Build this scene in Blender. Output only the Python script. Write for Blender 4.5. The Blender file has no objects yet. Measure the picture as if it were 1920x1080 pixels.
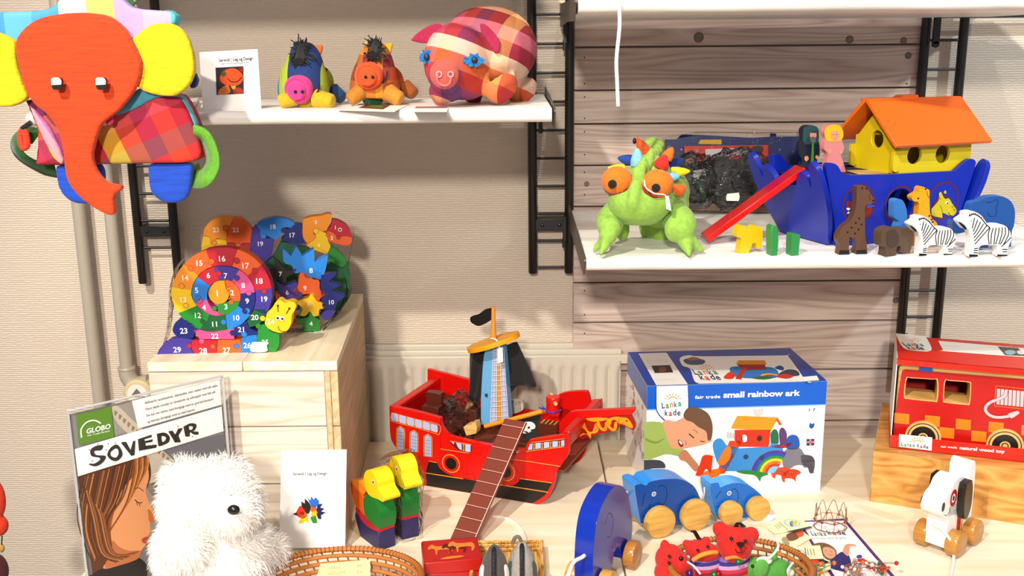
import bpy, bmesh, math, random
from math import sin, cos, pi, radians as rad, atan2, hypot
from mathutils import Vector, Matrix, noise as mnoise
from mathutils.geometry import tessellate_polygon
random.seed(7)
SC = bpy.context.scene
COL = SC.collection

def lin(h):
    h = h.lstrip('#')
    c = [int(h[i:i+2], 16)/255 for i in (0, 2, 4)]
    return tuple((x/12.92 if x < .04045 else ((x+.055)/1.055)**2.4) for x in c) + (1,)

# ------------------------------------------------------------------ camera
CF, CP, CYW, CR = 1899.741, .23364, -.00543, -.00942
CO = Vector((0, -2.05119, 1.0))
_F = Vector((sin(CYW)*cos(CP), cos(CYW)*cos(CP), -sin(CP)))
_R = Vector((cos(CYW), -sin(CYW), 0)); _U = _R.cross(_F)
RR = _R*cos(CR)+_U*sin(CR); UU = -_R*sin(CR)+_U*cos(CR)
cam = bpy.data.cameras.new('camera'); camo = bpy.data.objects.new('camera', cam)
COL.objects.link(camo); SC.camera = camo
cam.sensor_width = 36; cam.lens = CF*36/1920; cam.clip_start = .05; cam.clip_end = 50
camo.matrix_world = Matrix(((RR.x, UU.x, -_F.x, CO.x), (RR.y, UU.y, -_F.y, CO.y), (RR.z, UU.z, -_F.z, CO.z), (0, 0, 0, 1)))

# ------------------------------------------------------------------ light
SC.view_settings.view_transform = 'Standard'; SC.view_settings.look = 'None'
SC.view_settings.gamma = 1; SC.view_settings.use_curve_mapping = False
SC.view_settings.exposure = 0.0
wd = bpy.data.worlds.new('room_light'); SC.world = wd; wd.use_nodes = True
wd.node_tree.nodes['Background'].inputs[0].default_value = (.97, .93, 1, 1)
wd.node_tree.nodes['Background'].inputs[1].default_value = .40
def spot(name, loc, to, power, ang, blend, size, col):
    l = bpy.data.lights.new(name, 'SPOT'); o = bpy.data.objects.new(name, l); COL.objects.link(o)
    l.energy = power; l.spot_size = rad(ang); l.spot_blend = blend; l.shadow_soft_size = size; l.color = col
    o.location = loc; o.rotation_euler = (Vector(to)-Vector(loc)).to_track_quat('-Z', 'Y').to_euler()
spot('ceiling_spot', (-.95, -2.5, 2.55), (.05, -.4, .2), 330, 60, .6, .035, (1, .92, .80))
spot('ceiling_spot', (.25, -1.15, 2.6), (.65, -.5, .6), 52, 58, .5, .02, (1, .96, .9))
spot('ceiling_spot', (-.3, -4.2, 2.0), (0, 0, .6), 430, 50, .8, .12, (1, .92, .82))
spot('ceiling_spot', (2.2, -2.0, 2.2), (1.15, 0, .75), 150, 44, .7, .05, (.80, .95, 1))

# ------------------------------------------------------------------ pixel rays onto real planes
def ray(x, y): return _F*CF + RR*(x-960) - UU*(y-540)
def PY(x, y, Y): d = ray(x, y); return CO + d*((Y-CO.y)/d.y)
def PZ(x, y, Z): d = ray(x, y); return CO + d*((Z-CO.z)/d.z)
def Zm(ox, oy, k):
    return lambda pts: [(ox+p[0]/k, oy+p[1]/k) + tuple(p[2:]) for p in pts]
class Pl:
    def __init__(s, o, u, v):
        s.o = Vector(o); s.u = Vector(u).normalized(); v = Vector(v)
        s.v = (v - s.u*v.dot(s.u)).normalized(); s.n = s.u.cross(s.v)
    def uv(s, x, y):
        d = ray(x, y); p = CO + d*((s.o-CO).dot(s.n)/d.dot(s.n)) - s.o
        return (p.dot(s.u), p.dot(s.v))
    def uvs(s, pts): return [s.uv(p[0], p[1]) + tuple(p[2:]) for p in pts]
    def w(s, a, b, c=0): return s.o + s.u*a + s.v*b + s.n*c
    def off(s, c): return Pl(s.o+s.n*c, s.u, s.v)
def gp(x1, y1, x2, y2, z):
    a = PZ(x1, y1, z); b = PZ(x2, y2, z)
    return Pl(a, b-a, (0, 0, 1))
def yawp(p, deg, tilt=0):
    u = Vector((cos(rad(deg)), sin(rad(deg)), 0)); n = u.cross(Vector((0, 0, 1)))
    v = Vector((0, 0, 1))*cos(rad(tilt)) - n*sin(rad(tilt))
    return Pl(p, u, v)

def sm(pts, k=5, closed=True):
    """Catmull-Rom; a point (x,y,1) is a sharp corner"""
    n = len(pts); out = []
    rng = range(n if closed else n-1)
    for i in rng:
        g = lambda j: pts[j % n] if closed else pts[max(0, min(n-1, j))]
        p0, p1, p2, p3 = g(i-1), g(i), g(i+1), g(i+2)
        D = len(p1) if len(p1) > 2 and not isinstance(p1, tuple) else 2
        s1 = len(p1) > 2 and p1[2]; s2 = len(p2) > 2 and p2[2]
        if s1: p0 = p1
        if s2: p3 = p2
        if s1 and s2: out.append((p1[0], p1[1])); continue
        for t in range(k):
            t /= k; a = []
            for q in (0, 1):
                a.append(.5*(2*p1[q]+(p2[q]-p0[q])*t+(2*p0[q]-5*p1[q]+4*p2[q]-p3[q])*t*t+(3*p1[q]-p0[q]-3*p2[q]+p3[q])*t**3))
            out.append(tuple(a))
    if not closed: out.append(tuple(pts[-1][:2]))
    return out
def sm3(pts, k=6, closed=False):
    n = len(pts); out = []
    pts = [Vector(p) for p in pts]
    for i in range(n if closed else n-1):
        g = lambda j: pts[j % n] if closed else pts[max(0, min(n-1, j))]
        p0, p1, p2, p3 = g(i-1), g(i), g(i+1), g(i+2)
        for t in range(k):
            t /= k
            out.append(.5*(2*p1+(p2-p0)*t+(2*p0-5*p1+4*p2-p3)*t*t+(3*p1-p0-3*p2+p3)*t**3))
    if not closed: out.append(pts[-1])
    return out
def circ(x, y, r, n=24, ry=None, a0=0, a1=360):
    ry = ry or r; full = a1-a0 == 360
    return [(x+r*cos(rad(a0+(a1-a0)*i/(n if full else n-1))), y+ry*sin(rad(a0+(a1-a0)*i/(n if full else n-1)))) for i in range(n)]
def line2(pts, w):
    """polyline ribbon outline in 2D"""
    L = []; Rr = []
    for i, p in enumerate(pts):
        a = pts[max(0, i-1)]; b = pts[min(len(pts)-1, i+1)]
        dx, dy = b[0]-a[0], b[1]-a[1]; l = hypot(dx, dy) or 1
        L.append((p[0]-dy/l*w/2, p[1]+dx/l*w/2)); Rr.append((p[0]+dy/l*w/2, p[1]-dx/l*w/2))
    return L + Rr[::-1]
def rrect(x0, y0, x1, y1, r, n=4):
    o = []
    for cx, cy, a in ((x1-r, y1-r, 0), (x0+r, y1-r, 90), (x0+r, y0+r, 180), (x1-r, y0+r, 270)):
        for i in range(n+1):
            t = rad(a+90*i/n); o.append((cx+r*cos(t), cy+r*sin(t)))
    return o
def area2(p): return sum(p[i][0]*p[(i+1) % len(p)][1]-p[(i+1) % len(p)][0]*p[i][1] for i in range(len(p)))

# ------------------------------------------------------------------ materials
_mats = {}
def N(nt, t, **k):
    n = nt.nodes.new(t)
    for a, b in k.items(): setattr(n, a, b)
    return n
def base(name):
    m = bpy.data.materials.new(name); m.use_nodes = True; nt = m.node_tree
    return m, nt, nt.nodes['Principled BSDF']
def M(hexc, rough=.45, kind='paint', metal=0, spec=.5):
    key = (hexc, rough, kind, metal)
    if key in _mats: return _mats[key]
    m, nt, b = base(kind+'_'+hexc.strip('#')); c = lin(hexc)
    if max(c[:3])-min(c[:3]) > .12: c = tuple(x**1.22*.96 for x in c[:3])+(1,)
    b.inputs['Roughness'].default_value = rough; b.inputs['Metallic'].default_value = metal
    b.inputs['Specular IOR Level'].default_value = spec
    L = nt.links.new
    tc = N(nt, 'ShaderNodeTexCoord'); no = N(nt, 'ShaderNodeTexNoise')
    mx = N(nt, 'ShaderNodeMix', data_type='RGBA', blend_type='MULTIPLY'); mx.inputs[6].default_value = c
    rp = N(nt, 'ShaderNodeValToRGB'); mx.inputs[0].default_value = 1
    bp = N(nt, 'ShaderNodeBump')
    L(tc.outputs['Object'], no.inputs['Vector'])
    if kind == 'paint':
        no.inputs['Scale'].default_value = 60; rp.color_ramp.elements[0].color = (.93, .93, .93, 1); bp.inputs['Strength'].default_value = .03
        L(no.outputs[0], bp.inputs['Height'])
    elif kind in ('cloth', 'linen'):
        no.inputs['Scale'].default_value = 1; no.inputs['Detail'].default_value = 6; rp.color_ramp.elements[0].color = (.72, .68, .66, 1); rp.color_ramp.elements[0].position = .3; rp.color_ramp.elements[1].position = .62
        mp = N(nt, 'ShaderNodeMapping'); mp.inputs['Scale'].default_value = (1, 1, 1)
        w1 = N(nt, 'ShaderNodeTexNoise'); w1.inputs['Scale'].default_value = 1
        mp.inputs['Scale'].default_value = (110, 300, 800); L(tc.outputs['Object'], mp.inputs[0]); L(mp.outputs[0], w1.inputs['Vector'])
        L(w1.outputs[0], bp.inputs['Height']); mq = N(nt, 'ShaderNodeMapping'); mq.inputs['Scale'].default_value = (25, 60, 260) if kind == 'linen' else (170, 170, 170)
        if kind == 'cloth': mp.inputs['Scale'].default_value = (500, 500, 500); rp.color_ramp.elements[0].color = (.82, .8, .8, 1)
        L(tc.outputs['Object'], mq.inputs[0]); L(mq.outputs[0], no.inputs['Vector']); bp.inputs['Strength'].default_value = .35; bp.inputs['Distance'].default_value = .002
        b.inputs['Sheen Weight'].default_value = .15
    elif kind == 'paper':
        no.inputs['Scale'].default_value = 30; rp.color_ramp.elements[0].color = (.97, .97, .97, 1)
    elif kind == 'wood':
        mp = N(nt, 'ShaderNodeMapping'); mp.inputs['Scale'].default_value = (14, 14, 120); L(tc.outputs['Object'], mp.inputs[0]); L(mp.outputs[0], no.inputs['Vector'])
        no.inputs['Scale'].default_value = 1; no.inputs['Detail'].default_value = 4
        rp.color_ramp.elements[0].color = (.78, .68, .56, 1); rp.color_ramp.elements[0].position = .32; rp.color_ramp.elements[1].position = .6
        L(no.outputs[0], bp.inputs['Height']); bp.inputs['Strength'].default_value = .05
    L(no.outputs[0], rp.inputs[0]); L(rp.outputs[0], mx.inputs[7]); L(mx.outputs[2], b.inputs['Base Color']); L(bp.outputs[0], b.inputs['Normal'])
    _mats[key] = m
    return m
def film(name='clear_film', op=.1, tint=(1, 1, 1, 1), bump=.6, sc=40):
    if name in _mats: return _mats[name]
    m = bpy.data.materials.new(name); m.use_nodes = True; nt = m.node_tree; nt.nodes.clear(); L = nt.links.new
    out = N(nt, 'ShaderNodeOutputMaterial'); mx = N(nt, 'ShaderNodeMixShader'); tr = N(nt, 'ShaderNodeBsdfTransparent'); gl = N(nt, 'ShaderNodeBsdfGlossy')
    tr.inputs[0].default_value = tint; gl.inputs['Roughness'].default_value = .12
    lw = N(nt, 'ShaderNodeLayerWeight'); lw.inputs[0].default_value = op
    no = N(nt, 'ShaderNodeTexNoise'); no.inputs['Scale'].default_value = sc; no.inputs['Distortion'].default_value = 2
    bp = N(nt, 'ShaderNodeBump'); bp.inputs['Strength'].default_value = bump; bp.inputs['Distance'].default_value = .01
    tc = N(nt, 'ShaderNodeTexCoord'); L(tc.outputs['Object'], no.inputs['Vector']); L(no.outputs[0], bp.inputs['Height'])
    L(bp.outputs[0], gl.inputs['Normal']); L(bp.outputs[0], lw.inputs['Normal']); L(lw.outputs['Fresnel'], mx.inputs[0])
    L(tr.outputs[0], mx.inputs[1]); L(gl.outputs[0], mx.inputs[2]); L(mx.outputs[0], out.inputs[0])
    _mats[name] = m; return m
def grain(name, cols, scl=(3, 30, 30), bands=9, rough=.6, isl=True, bump=.15):
    """long flowing wood grain; cols = dark, mid, light"""
    if name in _mats: return _mats[name]
    m, nt, b = base(name); L = nt.links.new
    tc = N(nt, 'ShaderNodeTexCoord'); mp = N(nt, 'ShaderNodeMapping'); mp.inputs['Scale'].default_value = scl
    L(tc.outputs['Object'], mp.inputs[0]); vec = mp.outputs[0]
    geo = N(nt, 'ShaderNodeNewGeometry')
    if isl:
        ad = N(nt, 'ShaderNodeVectorMath', operation='MULTIPLY_ADD'); L(geo.outputs['Random Per Island'], ad.inputs[0])
        ad.inputs[1].default_value = (37, 91, 53); L(vec, ad.inputs[2]); vec = ad.outputs[0]
    no = N(nt, 'ShaderNodeTexNoise'); no.inputs['Scale'].default_value = .8; no.inputs['Detail'].default_value = 2; L(vec, no.inputs['Vector'])
    mu = N(nt, 'ShaderNodeMath', operation='MULTIPLY'); mu.inputs[1].default_value = bands; L(no.outputs[0], mu.inputs[0])
    pp = N(nt, 'ShaderNodeMath', operation='PINGPONG'); pp.inputs[1].default_value = .5; L(mu.outputs[0], pp.inputs[0])
    fi = N(nt, 'ShaderNodeTexNoise'); fi.inputs['Scale'].default_value = 5; fi.inputs['Detail'].default_value = 5; L(vec, fi.inputs['Vector'])
    a2 = N(nt, 'ShaderNodeMath', operation='MULTIPLY_ADD'); a2.inputs[1].default_value = .55; L(fi.outputs[0], a2.inputs[0]); L(pp.outputs[0], a2.inputs[2])
    rp = N(nt, 'ShaderNodeValToRGB'); e = rp.color_ramp.elements
    e[0].color = lin(cols[0]); e[0].position = .2; e[1].color = lin(cols[2]); e[1].position = .75
    q = e.new(.42); q.color = lin(cols[1]); L(a2.outputs[0], rp.inputs[0])
    hs = N(nt, 'ShaderNodeHueSaturation')
    if isl:
        ma = N(nt, 'ShaderNodeMapRange'); ma.inputs[3].default_value = .88; ma.inputs[4].default_value = 1.08
        L(geo.outputs['Random Per Island'], ma.inputs[0]); L(ma.outputs[0], hs.inputs['Value'])
    L(rp.outputs[0], hs.inputs['Color']); L(hs.outputs[0], b.inputs['Base Color'])
    bp = N(nt, 'ShaderNodeBump'); bp.inputs['Strength'].default_value = bump; bp.inputs['Distance'].default_value = .002
    L(a2.outputs[0], bp.inputs['Height']); L(bp.outputs[0], b.inputs['Normal']); b.inputs['Roughness'].default_value = rough
    _mats[name] = m; return m
def plaid(name, colx, coly, sx, sy, axx=0, axy=2, rot=(0, 0, 0), rough=.85, mix=.5, off=(0, 0, 0)):
    """woven check cloth: two families of coloured stripes crossing"""
    if name in _mats: return _mats[name]
    m, nt, b = base(name); L = nt.links.new
    tc = N(nt, 'ShaderNodeTexCoord'); mp = N(nt, 'ShaderNodeMapping'); mp.inputs['Rotation'].default_value = [rad(a) for a in rot]
    mp.inputs['Location'].default_value = off
    L(tc.outputs['Object'], mp.inputs[0]); sp = N(nt, 'ShaderNodeSeparateXYZ'); L(mp.outputs[0], sp.inputs[0])
    def stripes(ax, cols, s):
        mu = N(nt, 'ShaderNodeMath', operation='MULTIPLY'); mu.inputs[1].default_value = 1/(s*len(cols)); L(sp.outputs[ax], mu.inputs[0])
        fr = N(nt, 'ShaderNodeMath', operation='FRACT'); L(mu.outputs[0], fr.inputs[0])
        rp = N(nt, 'ShaderNodeValToRGB'); rp.color_ramp.interpolation = 'CONSTANT'; e = rp.color_ramp.elements
        for i, c in enumerate(cols):
            q = e[0] if i == 0 else e[1] if i == 1 else e.new(i/len(cols))
            if i == 1: q.position = 1/len(cols)
            q.color = tuple(x**1.18 for x in lin(c)[:3])+(1,)
        L(fr.outputs[0], rp.inputs[0]); return rp.outputs[0]
    mx = N(nt, 'ShaderNodeMix', data_type='RGBA'); mx.inputs[0].default_value = mix
    L(stripes(axx, colx, sx), mx.inputs[6])
    if coly: L(stripes(axy, coly, sy), mx.inputs[7])
    else: mx.inputs[0].default_value = 0
    no = N(nt, 'ShaderNodeTexNoise'); no.inputs['Scale'].default_value = 500; L(tc.outputs['Object'], no.inputs['Vector'])
    bp = N(nt, 'ShaderNodeBump'); bp.inputs['Strength'].default_value = .4; bp.inputs['Distance'].default_value = .001
    L(no.outputs[0], bp.inputs['Height']); L(bp.outputs[0], b.inputs['Normal'])
    L(mx.outputs[2], b.inputs['Base Color']); b.inputs['Roughness'].default_value = rough
    _mats[name] = m; return m
def wallmat():
    m, nt, b = base('woven_wallpaper'); L = nt.links.new
    tc = N(nt, 'ShaderNodeTexCoord'); w = N(nt, 'ShaderNodeTexWave', wave_type='BANDS', bands_direction='Z')
    w.inputs['Scale'].default_value = 34; w.inputs['Distortion'].default_value = 3.5; w.inputs['Detail'].default_value = 3; w.inputs['Detail Scale'].default_value = 2.5
    mp = N(nt, 'ShaderNodeMapping'); mp.inputs['Scale'].default_value = (1.2, 1, 2); L(tc.outputs['Object'], mp.inputs[0]); L(mp.outputs[0], w.inputs['Vector'])
    no = N(nt, 'ShaderNodeTexNoise'); no.inputs['Scale'].default_value = 260; L(tc.outputs['Object'], no.inputs['Vector'])
    ad = N(nt, 'ShaderNodeMath', operation='MULTIPLY_ADD'); ad.inputs[1].default_value = .7; L(no.outputs[0], ad.inputs[0]); L(w.outputs[1], ad.inputs[2])
    bp = N(nt, 'ShaderNodeBump'); bp.inputs['Strength'].default_value = .5; bp.inputs['Distance'].default_value = .0022
    L(ad.outputs[0], bp.inputs['Height']); L(bp.outputs[0], b.inputs['Normal'])
    b.inputs['Base Color'].default_value = lin('#d4c5b3'); b.inputs['Roughness'].default_value = .8
    return m

# ------------------------------------------------------------------ mesh builder
WL = {}
class MB:
    def __init__(s): s.v = []; s.f = []; s.m = []; s.mats = []
    def mi(s, mat):
        if isinstance(mat, str): mat = M(mat)
        if mat not in s.mats: s.mats.append(mat)
        return s.mats.index(mat)
    def add(s, vs, fs, mat):
        k = len(s.v); i = s.mi(mat); s.v += [Vector(v) for v in vs]
        for f in fs: s.f.append([k+j for j in f]); s.m.append(i)
        return s
    def plate(s, pl, loops, t, mat, c=0, side=None):
        """loops: list of 2D loops (uv); first outer, rest holes. front at n-offset c, thickness t behind"""
        if loops and not isinstance(loops[0][0], (tuple, list)): loops = [loops]
        loops = [[p[:2] for p in l] for l in loops]
        loops = [l if (area2(l) > 0) == (i == 0) else l[::-1] for i, l in enumerate(loops)]
        tri = tessellate_polygon([[Vector((a, b, 0)) for a, b in l] for l in loops])
        flat = [p for l in loops for p in l]; n = len(flat)
        vs = [pl.w(a, b, c) for a, b in flat] + ([pl.w(a, b, c-t) for a, b in flat] if t else [])
        fs = []
        for q in tri:
            a, b, d = [flat[i] for i in q]
            if (b[0]-a[0])*(d[1]-a[1])-(b[1]-a[1])*(d[0]-a[0]) < 0: q = q[::-1]
            fs.append(list(q))
        if not t: return s.add(vs, fs, mat)
        fs += [[i+n for i in q[::-1]] for q in fs]
        sd = []; k = 0
        for l in loops:
            m = len(l)
            for i in range(m): a = k+i; b = k+(i+1) % m; sd.append([b, a, a+n, b+n])
            k += m
        if side is None: return s.add(vs, fs+sd, mat)
        s.add(vs, fs, mat); k = len(s.v)-len(vs); i = s.mi(side)
        for f in sd: s.f.append([k+j for j in f]); s.m.append(i)
        return s
    def px(s, pl, loops, t, mat, c=0, side=None, smooth=True, k=5):
        if not isinstance(loops[0][0], (tuple, list)): loops = [loops]
        L = [pl.uvs(l) for l in loops]
        if smooth: L = [sm(l, k) for l in L]
        return s.plate(pl, L, t, mat, c, side)
    def stroke(s, pl, pts, w, mat, c=.0004, k=5, uv=False):
        p = pts if uv else pl.uvs(pts)
        return s.plate(pl, line2(sm(p, k, False) if len(p) > 2 else [q[:2] for q in p], w), 0, mat, c)
    def box(s, lo, hi, mat, fr=None):
        vs = [Vector((x, y, z)) for x in (lo[0], hi[0]) for y in (lo[1], hi[1]) for z in (lo[2], hi[2])]
        if fr: vs = [fr.w(v.x, v.z, -v.y) for v in vs]
        return s.add(vs, [(0, 1, 3, 2), (4, 6, 7, 5), (0, 4, 5, 1), (2, 3, 7, 6), (0, 2, 6, 4), (1, 5, 7, 3)], mat)
    def tube(s, pts, r, mat, n=10, closed=False, cap=True, flat=None):
        pts = [Vector(p) for p in pts]; m = len(pts); vs = []; fs = []
        rr = r if isinstance(r, (list, tuple)) else [r]*m
        up = None
        for i, p in enumerate(pts):
            a = pts[(i-1) % m] if closed else pts[max(0, i-1)]; b = pts[(i+1) % m] if closed else pts[min(m-1, i+1)]
            t = (b-a).normalized()
            if up is None: up = t.orthogonal().normalized() if not flat else Vector(flat)
            x = t.cross(up).normalized(); up = x.cross(t).normalized()
            for j in range(n):
                an = 2*pi*j/n; vs.append(p + (x*cos(an)+up*sin(an))*rr[i])
        for i in range(m if closed else m-1):
            for j in range(n):
                a = i*n+j; b = i*n+(j+1) % n; c = ((i+1) % m)*n+j; d = ((i+1) % m)*n+(j+1) % n
                fs.append((a, b, d, c))
        if cap and not closed: fs += [tuple(range(n))[::-1], tuple(range((m-1)*n, m*n))]
        return s.add(vs, fs, mat)
    def lathe(s, o, ax, prof, mat, n=28):
        """prof: (r, h) along axis"""
        o = Vector(o); ax = Vector(ax).normalized(); x = ax.orthogonal().normalized(); y = ax.cross(x); vs = []; fs = []
        for r, h in prof:
            for j in range(n): a = 2*pi*j/n; vs.append(o+ax*h+(x*cos(a)+y*sin(a))*r)
        for i in range(len(prof)-1):
            for j in range(n): a = i*n+j; b = i*n+(j+1) % n; fs.append((a, b, b+n, a+n))
        fs += [tuple(range(n))[::-1], tuple(range((len(prof)-1)*n, len(prof)*n))]
        return s.add(vs, fs, mat)
    def ell(s, o, r, mat, rot=None, n=16, m=10):
        o = Vector(o); r = (r, r, r) if not isinstance(r, (tuple, list)) else r; vs = []; fs = []
        q = Matrix.Identity(3) if rot is None else (rot if isinstance(rot, Matrix) else Matrix.Rotation(rad(rot[2]), 3, 'Z') @ Matrix.Rotation(rad(rot[1]), 3, 'Y') @ Matrix.Rotation(rad(rot[0]), 3, 'X'))
        for i in range(1, m):
            t = pi*i/m
            for j in range(n): a = 2*pi*j/n; vs.append(o + q @ Vector((r[0]*sin(t)*cos(a), r[1]*sin(t)*sin(a), r[2]*cos(t))))
        k = len(vs); vs += [o+q @ Vector((0, 0, r[2])), o-q @ Vector((0, 0, r[2]))]
        for i in range(m-2):
            for j in range(n): a = i*n+j; b = i*n+(j+1) % n; fs.append((a, a+n, b+n, b))
        for j in range(n): fs.append((k, j, (j+1) % n)); fs.append((k+1, (m-2)*n+(j+1) % n, (m-2)*n+j))
        return s.add(vs, fs, mat)
    def text(s, pl, txt, u, v, size, mat, c=.0006, ang=0, align='LEFT', bold=0, shear=0, sx=1):
        vs, fs = textmesh(txt, align, bold, shear); ca, sa = cos(rad(ang)), sin(rad(ang))
        out = [pl.w(u+(x*sx*ca-y*sa)*size, v+(x*sx*sa+y*ca)*size, c) for x, y in vs]
        return s.add(out, fs, mat)
    def tpx(s, pl, txt, p0, p1, h, mat, c=.0006, bold=0, shear=0, align=None):
        """text from pixel p0 to pixel p1 along the baseline, cap height h pixels"""
        a = Vector(pl.uv(*p0)); b = Vector(pl.uv(*p1)); d = b-a
        e = Vector(pl.uv(p0[0], p0[1]-h)); hh = (e-a).length/.7
        vs, fs = textmesh(txt, 'LEFT', bold, shear); w = max(x for x, y in vs) or 1
        return s.text(pl, txt, a.x, a.y, hh, mat, c, math.degrees(atan2(d.y, d.x)), 'LEFT', bold, shear, d.length/(w*hh))
_tx = {}
def textmesh(txt, align, bold, shear):
    key = (txt, align, bold, shear)
    if key in _tx: return _tx[key]
    cu = bpy.data.curves.new('t', 'FONT'); cu.body = txt; cu.align_x = align; cu.offset = bold; cu.shear = shear; cu.resolution_u = 3; cu.size = 1
    o = bpy.data.objects.new('t', cu); 
    me = bpy.data.meshes.new_from_object(o)
    vs = [(v.co.x, v.co.y) for v in me.vertices]; fs = []
    for p in me.polygons:
        q = list(p.vertices)
        if area2([vs[i] for i in q]) < 0: q = q[::-1]
        fs.append(q)
    bpy.data.objects.remove(o); bpy.data.curves.remove(cu); bpy.data.meshes.remove(me)
    _tx[key] = (vs, fs); return _tx[key]

def thing(name, label, cat, loc, group=None):
    o = bpy.data.objects.new(name, None); COL.objects.link(o); o.empty_display_size = .02
    o.location = loc; WL[o] = Vector(loc); tag(o, label, cat, group); return o
def tag(o, label=None, cat=None, group=None, kind=None):
    if label: o['label'] = label
    if cat: o['category'] = cat
    if group: o['group'] = group
    if kind: o['kind'] = kind
    return o
def ob(name, mb, parent=None, bevel=0, smooth=35, sub=0, seg=2, remesh=0, rs=0, label=None, org=None, disp=0):
    me = bpy.data.meshes.new(name)
    if parent is not None: base_ = WL[parent]
    elif org is not None: base_ = Vector(org)
    else:
        xs = [v.x for v in mb.v]; ys = [v.y for v in mb.v]; zs = [v.z for v in mb.v]
        base_ = Vector(((min(xs)+max(xs))/2, (min(ys)+max(ys))/2, min(zs)))
    me.from_pydata([v-base_ for v in mb.v], [], mb.f)
    for m in mb.mats: me.materials.append(m)
    me.polygons.foreach_set('material_index', mb.m); me.update(); me.validate()
    o = bpy.data.objects.new(name, me); COL.objects.link(o)
    if parent is not None: o.parent = parent
    else: o.location = base_
    WL[o] = base_
    if smooth:
        me.polygons.foreach_set('use_smooth', [True]*len(me.polygons))
        if smooth < 180: me.set_sharp_from_angle(angle=rad(smooth))
    if remesh:
        r = o.modifiers.new('r', 'REMESH'); r.mode = 'VOXEL'; r.voxel_size = remesh; r.use_smooth_shade = True
        q = o.modifiers.new('s', 'SMOOTH'); q.iterations = rs or 4; q.factor = .6
    if bevel:
        w = o.modifiers.new('b', 'BEVEL'); w.width = bevel; w.segments = seg; w.limit_method = 'ANGLE'; w.angle_limit = rad(48); w.harden_normals = False
    if sub:
        w = o.modifiers.new('u', 'SUBSURF'); w.levels = sub; w.render_levels = sub
    if disp:
        tx = bpy.data.textures.new('d', 'CLOUDS'); tx.noise_scale = .03
        w = o.modifiers.new('d', 'DISPLACE'); w.texture = tx; w.strength = disp; w.mid_level = .5; w.texture_coords = 'LOCAL'
    if label: o['label'] = label
    return o
def dup(root, dloc, label, group=None):
    r = root.copy(); COL.objects.link(r); r.location = root.location+Vector(dloc); r['label'] = label
    for ch in list(root.children):
        c = ch.copy(); COL.objects.link(c); c.parent = r
        for g in list(ch.children):
            d = g.copy(); COL.objects.link(d); d.parent = c
    return r
# ------------------------------------------------------------------ setting
TZ = .1983; S2 = .681; S1 = .9098; CT = .517; S3B = PY(1500, 22, -.52).z
STR = lambda o: tag(o, kind='structure')
b = MB(); b.box((-1.9, 0, -.7), (1.9, .08, 2.2), wallmat()); STR(ob('wall_back', b, smooth=0, org=(0, 0, 0)))
# planks on the wall between the two right-hand ladders
GR = grain('whitewashed_pine', ('#a48f84', '#b9a497', '#c9b7aa'), (1.3, 14, 20), 13, .7)
b = MB(); xl, xr = PY(1076, 300, -.02).x, PY(1729, 180, -.02).x
seam = [-20, 22-70, 86, 166, 230, 308, 386, 458, 528, 602, 700, 800, 905]
zs = [PY(1385, y, -.02).z for y in [-75, 0, 86, 167, 230, 308, 385, 455, 528, 603, 694, 790, 890]]
for i in range(len(zs)-1):
    z1, z0 = zs[i]-.0016, zs[i+1]+.0016
    b.box((xl, -.02, z0), (xr, -.001, z1), GR)
kn = M('#8a7466', .7); nl = M('#2c2420', .6)
fpl = Pl((0, -.02, 0), (1, 0, 0), (0, 0, 1))
kn2 = M('#7a6e68', .8)
for x, y, r in ((1593, 74, 7), (1694, 76, 6), (1703, 104, 6), (1310, 70, 9), (1680, 563, 6), (1100, 345, 5), (1360, 760, 8)):
    u, v = fpl.uv(x, y); b.plate(fpl, circ(u, v, r*.00112, 16), 0, kn, .0004); b.plate(fpl, circ(u, v, r*.0008, 16), 0, kn2, .0007)
for y in (108, 157, 182, 222, 247, 290, 323, 365, 545, 590, 625, 680):
    for x in (1096, 1700):
        u, v = fpl.uv(x, y); b.plate(fpl, circ(u, v, .0016, 8), 0, nl, .0004)
STR(ob('trim_1', b, bevel=.0012, org=(0, 0, 0)))
# floor far below the table
b = MB(); b.box((-1.9, -3, -.72), (1.9, .08, -.7), M('#8a8078', .7)); STR(ob('floor', b, smooth=0))

BK = M('#17130f', .38, metal=.0); STEEL = M('#6d6963', .4, metal=.6)
# ------------------------------------------------------------------ table
TB = grain('table_pine', ('#eed9b6', '#f3e2c4', '#f8ecd4'), (1.1, 12, 12), 6, .45, bump=.02)
t = thing('display_table', 'pale pine display table topped with long boards, covered in toys', 'table', (.2, -.55, -.7))
b = MB()
# boards run along x in pairs split by gaps running towards the wall
cuts = [-.69, .165, 1.35]
for i in range(2):
    b.box((cuts[i]+.0015, -1.05, TZ-.03), (cuts[i+1]-.0015, -.062, TZ), TB)
ob('tabletop', b, t, bevel=.0012)
b = MB()
for x0, x1, y0, y1 in ((-.66, 1.3, -1.0, -.98), (-.66, 1.3, -.16, -.14), (-.66, -.64, -.98, -.16), (1.28, 1.3, -.98, -.16)): b.box((x0, y0, TZ-.11), (x1, y1, TZ-.031), TB)
ob('apron', b, t)
for x in (-.66, 1.24):
    for y in (-1.0, -.2):
        b = MB(); b.box((x, y, -.7), (x+.06, y+.06, TZ-.031), TB); ob('leg', b, t, bevel=.002)
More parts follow.
